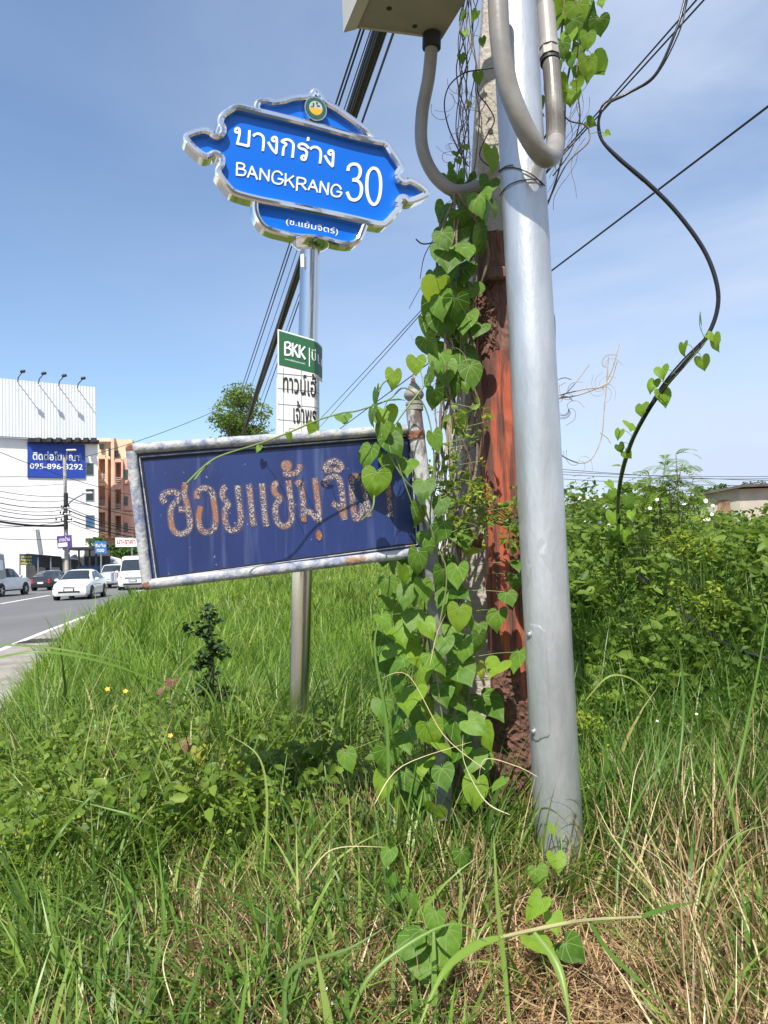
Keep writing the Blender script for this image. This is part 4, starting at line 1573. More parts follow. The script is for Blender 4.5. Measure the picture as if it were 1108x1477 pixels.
main = [(268, 201), (278, 194), (293, 190), (303, 193), (309, 198), (316, 198), (321, 193), (321, 186), (317.5, 179.5), (320, 170), (330, 162), (343, 156.5), (376, 164), (444, 180.5), (502, 196.5), (538, 205), (554.5, 208.8), (563.6, 221), (574.4, 237), (577, 244.5),
        (572.6, 251.8), (575.3, 260), (582.5, 264.3), (589.7, 262.5), (601.5, 268), (614, 279.7), (603, 287), (589.5, 291.3), (583.4, 287.2), (577.2, 287), (573, 293.3), (574, 302), (567, 311), (556, 322.5), (545, 325), (500, 315), (450, 304.5), (404, 295.5), (373, 289.5), (340, 280.5), (327.6, 270),
        (316.8, 255.4), (314, 248), (319, 239), (318.6, 229), (309.6, 223), (302.3, 226), (295, 227), (280.7, 217)]
crown = [(371, 161), (370, 154), (374, 148), (384, 147), (394, 149), (409, 147), (423, 142.8), (439.5, 141.5), (448, 139), (455, 132), (462, 140), (468.8, 149), (484, 158), (500, 169), (516.6, 181), (530, 191.5), (538, 200)]
foot = [(368, 291), (367.6, 300), (369, 309), (373, 318.5), (380, 327.5), (391, 333.5), (408, 338), (428, 342.5), (447, 343.5), (466, 346), (489.6, 352), (506, 353), (515.6, 347.5), (521, 338), (526, 325)]


def sheet(poly, plane, z0, z1, name, m, parent):
    b = B()
    v0 = [plane.at(x, y, z0) for x, y in poly]
    v1 = [plane.at(x, y, z1) for x, y in poly]
    n = len(poly)
    b.add(v0 + v1, [tuple(range(n)), tuple(range(n, 2 * n))[::-1]] + [(i, (i + 1) % n, n + (i + 1) % n, n + i) for i in range(n)])
    return b.put(name, m, parent)


sheet(smooth_px(main, 3), SPL, -.012, -.030, 'blue_panel', m_blue, spost)
sheet(smooth_px(crown, 3, False), SPL, -.013, -.032, 'blue_panel', m_blue, spost)
sheet(smooth_px(foot, 3, False), SPL, -.0135, -.033, 'blue_panel', m_blue, spost)
for (pts, cl, w, zf, nm) in ((main, True, 9.6, .020, 'frame'), (crown, False, 8.8, .0165, 'crown_frame'), (foot, False, 8.6, .0170, 'foot_frame')):
    b = B()
    ribbon(b, SPL, pts, w, -.050 if nm == 'frame' else -.045, zf, closed=cl, k=5, rise=0.0, bevel=.005)
    b.put(nm, m_mirror, spost)
b = B()
b.prism([SPL.at(x, y, -.034) for x, y in ((350, 170), (545, 222), (540, 312), (345, 270))], SPL.n * -.025)
b.put('back_box', m_inox, spost)
# municipal seal
sc_ = (453.5, 160.3)
m_sgreen = mat('seal_green', (0.03, 0.11, 0.07), .4)
m_syel = mat('seal_yellow', (0.75, 0.42, 0.02), .4)
m_sgrey = mat('seal_grey', (0.45, 0.50, 0.50), .4)


def disc(cx, cy, rx, ry, z0, z1, name, m, parent, a0=0, a1=360, tilt=0.2, plane=SPL):
    pts = []
    n = 28
    for i in range(n if a1 - a0 >= 360 else n + 1):
        a = math.radians(a0 + (a1 - a0) * i / n)
        x, y = rx * math.cos(a), ry * math.sin(a)
        pts.append((cx + x, cy + y + tilt * x))
    return sheet(pts, plane, z1, z0, name, m, parent)


disc(*sc_, 16.2, 17.2, -.01, .024, 'seal_rim', m_inox, spost)
disc(*sc_, 14.6, 15.4, .02, .0262, 'seal_ring', m_sgreen, spost)
disc(*sc_, 9.6, 10.2, .02, .0272, 'seal_field', m_sgrey, spost)
disc(*sc_, 9.0, 9.6, .02, .0280, 'seal_half', m_syel, spost, 0, 180)
b = B()
for k_ in range(22):
    a = 2 * math.pi * k_ / 22
    x, y = sc_[0] + 12.1 * math.cos(a), sc_[1] + 12.8 * math.sin(a) + .2 * 12.1 * math.cos(a)
    b.prism([SPL.at(x - .7, y - .7, .0264), SPL.at(x + .7, y - .7, .0264), SPL.at(x + .7, y + .7, .0264), SPL.at(x - .7, y + .7, .0264)], SPL.n * .0006)
for (x, y, w, h) in ((450, 155, 2.2, 5), (455, 153, 2.6, 3), (457, 157, 4, 2.2), (448, 158, 4, 1.6)):
    b.prism([SPL.at(x - w / 2, y - h / 2, .0272), SPL.at(x + w / 2, y - h / 2 + .4, .0272), SPL.at(x + w / 2, y + h / 2 + .4, .0272), SPL.at(x - w / 2, y + h / 2, .0272)], SPL.n * .001)
b.put('seal_mark', m_sgreen, spost)

Z0, Z1 = -.0125, -.0085


def stroke(list_, scale, ox, oy, w, name, plane, m, parent, z0=Z0, z1=Z1, k=5, rise=.0004):
    b = B()
    for i, s in enumerate(list_):
        closed = isinstance(s, tuple)
        pts = [(x / scale + ox, y / scale + oy) for x, y in s]
        straight = len(pts) == 2
        ribbon(b, plane, pts, w, z0, z1 + i * .00025, closed=closed, k=1 if straight else k, rise=rise)
    return b.put(name, m, parent)


m_refl = mat('white_reflective_letters', (0.80, 0.81, 0.82), .45, var=.02)
thai = [  # letters by letter, pixels of an enlarged crop
    [[(152, 182), (134, 182), (123, 168), (128, 150), (146, 144), (160, 158), (162, 190), (152, 240), (140, 284)], [(135, 280), (190, 292), (240, 305)], [(240, 310), (246, 240), (250, 163)]],
    [[(284, 218), (296, 202), (325, 193), (355, 205), (374, 232), (375, 290), (368, 348)]],
    [[(476, 262), (457, 256), (451, 240), (462, 226), (482, 226), (492, 245), (492, 300), (486, 372)], [(492, 372), (455, 335), (415, 268)]],
    [[(547, 390), (550, 350), (556, 315), (577, 290), (560, 275), (538, 262), (560, 248), (600, 248), (632, 272), (641, 300), (638, 350), (632, 408)]],
    [[(778, 324), (750, 296), (718, 284), (692, 292), (690, 312), (705, 326), (740, 336), (758, 358), (756, 392), (744, 424), (722, 424), (712, 408), (722, 392), (742, 392), (754, 404)], [(770, 258), (773, 224)]],
    [[(790, 334), (805, 318), (835, 312), (865, 325), (882, 352), (884, 400), (876, 460)]],
    [[(978, 382), (960, 376), (953, 360), (964, 344), (984, 346), (994, 362), (994, 420), (988, 486)], [(993, 488), (955, 450), (918, 388)]]]
for g_ in thai:
    stroke(g_, 6.156, 320, 160, 3.5, 'letter', SPL, m_refl, spost)
lat = [
    [[(140, 448), (136, 566)], [(134, 454), (170, 456), (200, 468), (203, 492), (182, 506), (138, 502)], [(150, 506), (190, 510), (213, 526), (210, 552), (188, 564), (132, 558)]],
    [[(234, 584), (272, 482)], [(270, 482), (320, 602)], [(248, 546), (306, 562)]],
    [[(343, 606), (350, 500)], [(348, 502), (420, 614)], [(418, 618), (424, 515)]],
    [[(542, 564), (525, 540), (495, 528), (465, 542), (453, 580), (460, 618), (490, 638), (525, 638), (543, 620), (545, 604), (502, 593)]],
    [[(573, 546), (568, 656)], [(644, 568), (570, 622)], [(598, 604), (646, 674)]],
    [[(670, 702), (677, 578)], [(674, 584), (715, 588), (745, 604), (744, 632), (715, 642), (672, 636)], [(710, 642), (754, 694)]],
    [[(772, 696), (816, 605)], [(814, 605), (856, 716)], [(788, 664), (844, 678)]],
    [[(876, 720), (886, 615)], [(884, 617), (946, 736)], [(944, 740), (954, 630)]],
    [[(1066, 690), (1048, 660), (1018, 648), (990, 664), (978, 700), (986, 736), (1015, 753), (1048, 750), (1064, 732), (1066, 716), (1026, 708)]]]
for g_ in lat:
    stroke(g_, 6.156, 320, 160, 2.35, 'letter', SPL, m_refl, spost)
stroke([[(403, 694), (412, 658), (440, 640), (478, 645), (500, 675), (500, 720), (480, 755), (440, 766)], [(440, 767), (482, 776), (508, 808), (512, 858), (495, 905), (460, 927), (420, 915), (396, 862)]], 5.54, 430, 120, 4.3, 'numeral', SPL, m_refl, spost)
stroke([((612, 672), (643, 692), (662, 745), (666, 820), (657, 895), (635, 948), (608, 962), (580, 938), (560, 880), (555, 800), (563, 725), (585, 684))], 5.54, 430, 120, 4.3, 'numeral', SPL, m_refl, spost)
b = B()
text_on(b, '(ซ.แย้มจิตร์)', (414, 311.5), (489, 326.5), (488.5, 339.5), (413.5, 324), lambda x, y: SPL.at(x, y, -.0118), 0.0)
b.put('lettering', m_refl, spost)
B().prism([P(433.5, 367, 3.69), P(438, 366, 3.685), P(438.5, 385, 3.685), P(434, 385, 3.69)], (0, .004, 0)).put('sticker', m_refl, spost)

# ---- poster tied round the stainless post
pb_ = P(441, 560, 3.68)
ps = empty('housing_advert', pb_, 'white advert with green header and handwritten Thai lettering tied to stainless post', 'poster')
m_pw = mat('poster_board', (0.66, 0.67, 0.66), .6, var=.03, scale=3)
m_pg = mat('poster_green', (0.008, 0.10, 0.035), .5, var=.05)
m_ink = mat('black_marker', (0.01, 0.01, 0.012), .6)
y3 = math.radians(14)
PP = Plane(P(430, 560, 3.68), Vector((math.sin(y3), -math.cos(y3), 0)))
foldx = 453.5


def pw(x, y, off=0.0):
    """the poster bends back round the post beyond the fold"""
    if x <= foldx:
        return PP.at(x, y, off)
    a = PP.at(foldx, y, off)
    t_ = (x - foldx)
    return a + Vector((t_ * 3.68 / F, t_ * t_ * .0009 + t_ * .0035, 0))


def pband(name, xs, ytop, ybot, off, m, thick=.003):
    V, Fs = [], []
    for o_ in (off, off - thick):
        for x in xs:
            V += [pw(x, ytop(x), o_), pw(x, ybot(x), o_)]
    k = len(xs)
    for i in range(k - 1):
        Fs += [(2 * i, 2 * i + 1, 2 * i + 3, 2 * i + 2), (2 * k + 2 * i, 2 * k + 2 * i + 2, 2 * k + 2 * i + 3, 2 * k + 2 * i + 1),
               (2 * i, 2 * i + 2, 2 * k + 2 * i + 2, 2 * k + 2 * i), (2 * i + 1, 2 * k + 2 * i + 1, 2 * k + 2 * i + 3, 2 * i + 3)]
    Fs += [(0, 2 * k, 2 * k + 1, 1), (2 * k - 2, 2 * k - 1, 4 * k - 1, 4 * k - 2)]
    b = B().add(V, Fs)
    return b.put(name, m, ps)


xs = [400.5, 420, 440, 453.5, 456, 458.5, 461, 462.5]
topl = lambda x: 474.5 + (x - 400.5) * .29
xs2 = [399, 420, 440, 453.5, 456, 458, 459.5]
pband('board', xs, topl, lambda x: 545, 0, m_pw)
pband('board', xs2, lambda x: 545.1, lambda x: 640, .0002, m_pw)
pband('green_header', [402.5] + xs[1:], lambda x: topl(x) + 2.2, lambda x: 525.5 + (x - 401) * .235, .0025, m_pg, .002)
for y in (538, 559.5, 582, 604.5):
    pband('grid_line', [400.5] + xs2[1:], lambda x: y + (x - 400) * .09, lambda x: y + .7 + (x - 400) * .09, .002, m_frame, .001)
for x in (408.5, 434.5):
    b = B().prism([pw(x, 531, .001), pw(x + .7, 531, .001), pw(x + .7, 636, .001), pw(x, 636, .001)], PP.n * .0012)
    b.put('grid_line', m_frame, ps)
stroke([[(190, 708), (190, 795)], [(188, 712), (215, 712), (226, 728), (212, 745), (192, 748)], [(212, 748), (232, 765), (222, 792), (188, 794)],
        [(240, 715), (240, 805)], [(272, 725), (243, 760)], [(250, 760), (278, 812)], [(286, 728), (286, 815)], [(322, 740), (290, 778)], [(292, 774), (324, 824)]], 4.613, 370, 340, 2.5, 'logo_letters', PP, m_refl, ps, z0=.003, z1=.0042)
b = B()
b.prism([pw(445.6, 502, .003), pw(446.8, 502.2, .003), pw(446.8, 529, .003), pw(445.6, 528.8, .003)], PP.n * .001)
text_on(b, 'บีเค', (449.5, 502), (467, 507), (467, 524), (449.5, 519), lambda x, y: pw(min(x, 462), y, .004), .01)
text_on(b, 'www.bkkhome.com', (411, 516.5), (440, 523.3), (440, 526), (411, 519), lambda x, y: pw(x, y, .0035), 0)
b.put('header_lettering', m_refl, ps)
b = B()
text_on(b, 'ทาวน์เฮ้', (408, 533), (456, 540), (456, 573), (408, 565), lambda x, y: pw(x, y, .004), .012)
b.put('handwriting', m_ink, ps)
b = B()
text_on(b, 'เจ้าพร', (423, 577), (456.5, 583), (456.5, 614), (423, 610), lambda x, y: pw(x, y, .0045), .012)
b.put('handwriting', m_ink, ps)

# ---- the old sign
OTL, OBL, OTR = P(181, 640, 2.45), P(203, 850, 2.45), P(600, 611.5, 2.65)
OLD = Plane(OTL, (OTR - OTL).cross(OBL - OTL))
oc = {'tl': (180.5, 639.5), 'tr': (612, 610), 'br': (622, 802.5), 'bl': (204, 851)}
osn = empty('old_lane_sign', P(640, 1120, 2.68), 'rusty dark blue lane sign with faded letters leaning on a pipe post', 'sign')


def frame_mat():
    m = mat('chalky_blue_pipe', (0.10, 0.125, 0.23), 0.75, scale=24, bump=.5, bscale=60, col2=(0.37, 0.38, 0.38), stretch=(1, 1, 1), lo=.33, hi=.54, detail=12)
    N, K = nodes_of(m)
    bs = N['Principled BSDF']
    src = bs.inputs['Base Color'].links[0].from_socket
    n = N.new('ShaderNodeTexNoise')
    n.inputs['Scale'].default_value = 7.0
    n.inputs['Detail'].default_value = 9
    n.inputs['Roughness'].default_value = .7
    tcn = N.new('ShaderNodeTexCoord')
    K(tcn.outputs['Object'], n.inputs['Vector'])
    r = N.new('ShaderNodeValToRGB')
    r.color_ramp.elements[0].position = .58
    r.color_ramp.elements[0].color = (0, 0, 0, 1)
    r.color_ramp.elements[1].position = .64
    r.color_ramp.elements[1].color = (1, 1, 1, 1)
    K(n.outputs['Fac'], r.inputs[0])
    mx = N.new('ShaderNodeMixRGB')
    K(r.outputs[0], mx.inputs[0])
    K(src, mx.inputs[1])
    mx.inputs[2].default_value = (.30, .14, .07, 1)
    K(mx.outputs[0], bs.inputs['Base Color'])
    return m


m_pipe = frame_mat()
m_rust = mat('rust', (0.13, 0.05, 0.028), .9, scale=22, bump=.8, bscale=90, col2=(0.30, 0.15, 0.085))
m_oldblue = mat('weathered_navy_paint', (0.006, 0.016, 0.085), 0.42, scale=5, bump=.10, bscale=30, col2=(0.011, 0.031, 0.140), stretch=(1, 1, .3), detail=8, lo=.3, hi=.72)
# streaks run down and pale specks
N, K = nodes_of(m_oldblue)
bs = N['Principled BSDF']
src = bs.inputs['Base Color'].links[0].from_socket
tcn = N.new('ShaderNodeTexCoord')
mpn = N.new('ShaderNodeMapping')
mpn.inputs['Scale'].default_value = (16, 16, 1.1)
K(tcn.outputs['Object'], mpn.inputs[0])
n = N.new('ShaderNodeTexNoise')
n.inputs['Scale'].default_value = 2.0
n.inputs['Detail'].default_value = 6
K(mpn.outputs[0], n.inputs['Vector'])
r = N.new('ShaderNodeValToRGB')
r.color_ramp.elements[0].position = .56
r.color_ramp.elements[0].color = (0, 0, 0, 1)
r.color_ramp.elements[1].position = .80
r.color_ramp.elements[1].color = (.42, .42, .42, 1)
K(n.outputs['Fac'], r.inputs[0])
mx = N.new('ShaderNodeMixRGB')
K(r.outputs[0], mx.inputs[0])
K(src, mx.inputs[1])
mx.inputs[2].default_value = (.13, .16, .28, 1)
n3 = N.new('ShaderNodeTexNoise')
n3.inputs['Scale'].default_value = 70
K(tcn.outputs['Object'], n3.inputs['Vector'])
r3 = N.new('ShaderNodeValToRGB')
r3.color_ramp.elements[0].position = .73
r3.color_ramp.elements[0].color = (0, 0, 0, 1)
r3.color_ramp.elements[1].position = .77
r3.color_ramp.elements[1].color = (.6, .6, .6, 1)
K(n3.outputs['Fac'], r3.inputs[0])
mx3 = N.new('ShaderNodeMixRGB')
K(r3.outputs[0], mx3.inputs[0])
K(mx.outputs[0], mx3.inputs[1])
mx3.inputs[2].default_value = (.35, .3, .28, 1)
K(mx3.outputs[0], bs.inputs['Base Color'])

rp_ = .0178


def inset(c, dx, dy, off):
    return OLD.at(c[0] + dx, c[1] + dy, off)


K4 = [inset(oc['tl'], 8, 7.5, -.01), inset(oc['tr'], -7, 7, -.01), inset(oc['br'], -7, -7, -.01), inset(oc['bl'], 8, -7.5, -.01)]
for i in range(4):
    a_, c_ = K4[i], K4[(i + 1) % 4]
    d_ = (c_ - a_).normalized()
    n_ = 40
    B().tube([a_.lerp(c_, j / n_) for j in range(n_ + 1)], [rp_ * (1 + random.gauss(0, .012)) for j in range(n_ + 1)], 18).put('frame_pipe', m_pipe, osn, smooth=True, sharp=60)
for i, c_ in enumerate(K4):
    bm2 = B()
    bm2.lathe(c_ - OLD.n * .0, OLD.n, [(.001, -.0185), (.010, -.0172), (.0160, -.010), (.0181, 0), (.0160, .010), (.010, .0172), (.001, .0185)], 16)
    bm2.put('weld_corner', m_rust, osn, smooth=True)
ip = [inset(oc['tl'], 13, 13, 0), inset(oc['tr'], -12, 12, 0), inset(oc['br'], -12, -12, 0), inset(oc['bl'], 13, -13, 0)]
b = B()
b.prism([p - OLD.n * .018 for p in ip], -OLD.n * .004)
b.put('panel', m_oldblue, osn)
b = B()
ip2 = [inset(oc['tl'], 20, 19, -.012), inset(oc['tr'], -19, 17, -.012), inset(oc['br'], -19, -17, -.012), inset(oc['bl'], 21, -16, -.012)]
for i in range(4):
    b.tube([ip2[i], ip2[(i + 1) % 4]], .0022, 6)
b.put('inner_bead', m_pipe, osn)
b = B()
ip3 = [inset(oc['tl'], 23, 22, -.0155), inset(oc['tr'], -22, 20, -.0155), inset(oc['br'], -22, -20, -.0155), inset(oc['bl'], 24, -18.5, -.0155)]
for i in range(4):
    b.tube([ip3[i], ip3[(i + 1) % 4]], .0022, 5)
b.put('gap_shade_line', m_trim, osn)  # black line drawn in for the shaded gap between frame and panel

# faded letters: reflective beads flaked away over rust
m_fade = bpy.data.materials.new('flaked_reflective_letters')
m_fade.use_nodes = True
N, K = nodes_of(m_fade)
bs = N['Principled BSDF']
bs.inputs['Roughness'].default_value = .8
tcn = N.new('ShaderNodeTexCoord')
vo = N.new('ShaderNodeTexVoronoi')
vo.inputs['Scale'].default_value = 330
K(tcn.outputs['Object'], vo.inputs['Vector'])
nz1 = N.new('ShaderNodeTexNoise')
nz1.inputs['Scale'].default_value = 9
nz1.inputs['Detail'].default_value = 3
K(tcn.outputs['Object'], nz1.inputs['Vector'])
r1 = N.new('ShaderNodeValToRGB')
e = r1.color_ramp.elements
e[0].position, e[0].color = 0.42, (.035, .035, .09, 1)
e[1].position, e[1].color = .92, (.44, .40, .35, 1)
x = e.new(.6)
x.color = (.25, .185, .145, 1)
sepc = N.new('ShaderNodeSeparateColor')
K(vo.outputs['Color'], sepc.inputs[0])
K(sepc.outputs[0], r1.inputs[0])
r2 = N.new('ShaderNodeValToRGB')
r2.color_ramp.elements[0].position = .50
r2.color_ramp.elements[0].color = (0, 0, 0, 1)
r2.color_ramp.elements[1].position = .64
r2.color_ramp.elements[1].color = (.95, .95, .95, 1)
K(nz1.outputs['Fac'], r2.inputs[0])
mx = N.new('ShaderNodeMixRGB')
K(r2.outputs[0], mx.inputs[0])
K(r1.outputs[0], mx.inputs[1])
mx.inputs[2].default_value = (.25, .11, .055, 1)
K(mx.outputs[0], bs.inputs['Base Color'])
bp_ = N.new('ShaderNodeBump')
bp_.inputs['Strength'].default_value = .6
bp_.inputs['Distance'].default_value = .002
K(vo.outputs['Distance'], bp_.inputs['Height'])
K(bp_.outputs[0], bs.inputs['Normal'])
m_halo = mat('rust_wash', (0.085, 0.05, 0.06), .7, scale=30, col2=(0.045, 0.04, 0.11), lo=.38, hi=.6)

A_ = (5.54, 220, 640)
o2 = 997.2
letters_old = [
    [[(98, 470), (74, 430), (90, 395), (140, 380), (190, 388), (205, 420), (192, 455), (158, 490), (142, 540), (144, 610), (156, 670), (190, 712), (235, 718), (278, 696), (298, 645), (290, 560), (270, 470), (252, 395), (262, 305)], [(203, 520), (300, 522)]],
    [[(356, 438), (350, 400), (366, 368), (405, 350), (450, 358), (478, 395), (488, 460), (500, 540), (504, 620), (486, 680), (440, 706), (395, 690), (372, 640), (368, 570), (380, 510), (384, 495)]],
    [[(590, 340), (568, 355), (556, 400), (570, 435), (604, 482), (582, 520), (578, 570), (584, 630), (610, 680), (650, 690), (692, 664), (708, 600), (702, 520), (690, 440), (680, 328)]],
    [[(770, 318), (780, 400), (792, 520), (800, 600), (816, 655)], [(828, 625), (800, 640)]],
    [[(875, 312), (884, 400), (892, 500), (902, 600), (914, 658)], [(930, 625), (902, 640)]],
    [[(1010, 310), (980, 318), (974, 360), (985, 395), (1022, 438), (994, 475), (984, 520), (990, 590), (1016, 640), (1055, 658), (1095, 640), (1118, 590), (1112, 490), (1100, 390), (1088, 288)]],
    [[(95 + o2, 182), (62 + o2, 182), (58 + o2, 156), (90 + o2, 152), (96 + o2, 180), (68 + o2, 236), (135 + o2, 234), (175 + o2, 205), (185 + o2, 160)]],
    [[(152 + o2, 325), (185 + o2, 302), (200 + o2, 350), (208 + o2, 430), (214 + o2, 530), (210 + o2, 590)], [(225 + o2, 535), (285 + o2, 555), (320 + o2, 600)], [(305 + o2, 268), (318 + o2, 380), (332 + o2, 500), (342 + o2, 630)]],
    [[(405 + o2, 338), (386 + o2, 305), (415 + o2, 270), (460 + o2, 255), (500 + o2, 278), (518 + o2, 350), (530 + o2, 450), (545 + o2, 605)], [(545 + o2, 605), (505 + o2, 515), (445 + o2, 468)], [(382 + o2, 208), (520 + o2, 204)], [(520 + o2, 204), (512 + o2, 160), (460 + o2, 132), (405 + o2, 158), (382 + o2, 208)]],
    [[(668 + o2, 280), (640 + o2, 255), (608 + o2, 262), (600 + o2, 320), (606 + o2, 420), (616 + o2, 530), (636 + o2, 600), (672 + o2, 560), (690 + o2, 500), (682 + o2, 465)], [(690 + o2, 290), (712 + o2, 400), (742 + o2, 580)]],
    [[(880 + o2, 262), (892 + o2, 330), (905 + o2, 460), (912 + o2, 580)]]]
for g_ in letters_old:
    stroke(g_, *A_, 10.6, 'rust_halo', OLD, m_halo, osn, z0=-.0185, z1=-.0176, rise=.0001)
    stroke(g_, *A_, 7.2, 'letter', OLD, m_fade, osn, z0=-.0185, z1=-.0170, rise=.0004)
for (cx, cy, rx, ry) in ((335 + o2, 728, 26, 44), (215 + o2, 600, 24, 26)):
    disc(cx / 5.54 + 220, cy / 5.54 + 640, rx / 5.54, ry / 5.54, -.0185, -.0150, 'rust_spot', m_rust, osn, plane=OLD, tilt=.3)

# pipe post with its turned finial
f0, f1 = P(598.5, 606, 2.64), P(613, 720, 2.655)
f2, f3 = P(636, 992, 2.66), P(642, 1180, 2.66)
B().tube([f3, f2, P(619, 770, 2.658)], .027, 20, smooth=6).put('lower_post', mat('dull_grey_post', (.17, .17, .16), .7, var=.25, scale=14, bump=.4), osn, smooth=True)
B().tube([P(619, 769, 2.658), f1, f0, P(597.5, 590, 2.64)], .0285, 20, smooth=6).put('post', mat('white_flaked_post', (.13, .10, .09), .85, scale=24, bump=.8, bscale=60, col2=(.42, .43, .44), lo=.42, hi=.54, detail=9, stretch=(1, 1, .4)), osn, smooth=True)
fa = P(598.2, 593, 2.64)
fd = (P(595.5, 540, 2.64) - fa)
hl = fd.length
u = hl / 66.0
B().lathe(fa, fd, [(14 * u, 0), (15.5 * u, 1 * u), (15.5 * u, 8 * u), (13.5 * u, 9.5 * u), (15.5 * u, 11 * u), (15.5 * u, 15 * u), (11 * u, 17 * u), (11 * u, 18.5 * u), (16 * u, 23 * u), (18 * u, 28 * u), (17 * u, 33 * u), (12.5 * u, 38 * u), (13 * u, 40 * u), (10 * u, 42 * u),
                       (10.2 * u, 44 * u), (7.5 * u, 46 * u), (7.6 * u, 48 * u), (5 * u, 50 * u)], 28).put('finial', mat('finial_paint', (.24, .23, .20), .6, var=.12, scale=20, bump=.15), osn, smooth=True, sharp=35)
B().lathe(fa + fd * (50 / 66.), fd, [(5 * u, 0), (4 * u, 3 * u), (4.6 * u, 4 * u), (3 * u, 6 * u), (3.6 * u, 8 * u), (1.5 * u, 12 * u), (.4 * u, 15 * u)], 14).put('finial_tip', m_rust, osn, smooth=True)
for py in (625, 770):
    c_ = f0.lerp(f1, (py - 606) / 114.)
    B().lathe(c_ - Vector((0, 0, .02)), (f0 - f1), [(.032, 0), (.032, .028)], 20).put('sign_clamp', m_rust, osn, smooth=True, sharp=40)

# ---- black cable looping down at the right
m_cab2 = mat('rubber_cable', (0.014, 0.014, 0.018), .35, bump=.2, bscale=50)
pts = [(1002, -60, 2.9), (988, 0, 2.9), (975, 45, 2.9), (945, 108, 2.95), (905, 135, 3.0), (876, 150, 3.0), (864, 172, 3.0), (867, 200, 3.0), (892, 228, 3.0), (932, 262, 3.0), (975, 305, 3.0), (1015, 360, 3.0), (1034, 410, 3.0), (1034, 450, 3.02), (1017, 490, 3.05), (987, 525, 3.1), (957, 560, 3.2), (930, 600, 3.3),
       (906, 650, 3.8), (894, 700, 4.4), (892, 745, 5.2), (904, 800, 5.5), (935, 838, 5.2), (965, 865, 4.85), (1010, 905, 4.45), (1060, 935, 4.2), (1130, 958, 4.0), (1250, 1000, 3.7)]
bb = B()
bb.tube([P(*p) for p in pts], [.006] * 8 + [.009] * 7 + [.0105] * 4 + [.0125] * 9, 10, smooth=8)
o = bb.put('hanging_cable', m_cab2, smooth=True)
setp(o, 'black cable curling from the sky down into the thicket at the right', 'cable')
CABLE = [P(*p) for p in pts]
bb = B()
off_ = [Vector((.012 * math.sin(i * 1.1), .01, .008 * math.cos(i * 1.3))) for i in range(len(pts))]
bb.tube([CABLE[i] + off_[i] * 1.3 for i in range(0, 10)], .003, 6, smooth=8)
bb.tube([CABLE[i] + off_[i] * 1.3 for i in range(14, len(pts))], .004, 6, smooth=8)
o = bb.put('twisted_wire', m_wirefine, smooth=True)
setp(o, 'thin wire twisted round the black curling cable at the right', 'wire')

# ================================================================== VINES
def heart_mesh(name, m, cup=.10, fold=.16, tipdrop=.12, skew=0.0, seed=0):
    """heart-shaped leaf one unit long, tip at -y, stalk notch at +y"""
    rng = random.Random(seed)
    half = [(0.0, .30), (.10, .42), (.24, .49), (.38, .44), (.455, .30), (.46, .14), (.41, -.04), (.31, -.20), (.19, -.33), (.08, -.44), (0.0, -.56)]
    inner = [(0.0, .30), (.06, .34), (.13, .36), (.19, .33), (.23, .24), (.23, .12), (.20, .0), (.155, -.12), (.095, -.24), (.04, -.36), (0.0, -.56)]

    def zf(x, y):
        return fold * abs(x) - cup * (x * x * 3.2 + (y + .05) ** 2 * 1.1) - (tipdrop * max(0, -y - .25)) + skew * x * y + .012 * math.sin(17 * x + 9 * y + seed)
    V, idx = [], {}

    def add(x, y):
        V.append((x * (1 + .04 * skew), y, zf(x, y)))
        return len(V) - 1
    spine = [add(0, .30 - .86 * i / 10) for i in range(11)]
    Fs = []
    for s in (1, -1):
        inn = [spine[0]] + [add(s * inner[i][0], inner[i][1]) for i in range(1, 10)] + [spine[10]]
        out = [spine[0]] + [add(s * half[i][0] * rng.uniform(.97, 1.03), half[i][1]) for i in range(1, 10)] + [spine[10]]
        for i in range(10):
            for a, b_ in ((spine, inn), (inn, out)):
                q = [a[i], a[i + 1], b_[i + 1], b_[i]]
                q = [v for j, v in enumerate(q) if v not in q[:j]]
                if len(q) >= 3:
                    Fs.append(tuple(q if s > 0 else q[::-1]))
    return mesh_of(name, V, Fs, m, True)


HM_G = heart_leaf_mat('heart_leaf_green', (0.056, 0.135, 0.012), (0.125, 0.24, 0.026), .38)
HM_B = heart_leaf_mat('heart_leaf_young', (0.15, 0.28, 0.018), (0.23, 0.36, 0.035), .45)
HM_Y = heart_leaf_mat('heart_leaf_yellowing', (0.26, 0.34, 0.03), (0.36, 0.34, 0.05), .4)
HM_R = heart_leaf_mat('dry_red_leaf', (0.10, 0.035, 0.03), (0.15, 0.07, 0.04), .2)
LEAFM = {}
for key, m in (('g', HM_G), ('b', HM_B), ('y', HM_Y), ('r', HM_R)):
    LEAFM[key] = [heart_mesh('leaf', m, cup=random.uniform(.05, .2), fold=random.uniform(.05, .32), tipdrop=random.uniform(0, .4), skew=random.uniform(-.35, .35), seed=i) for i in range(7)]

PETIOLES = {}


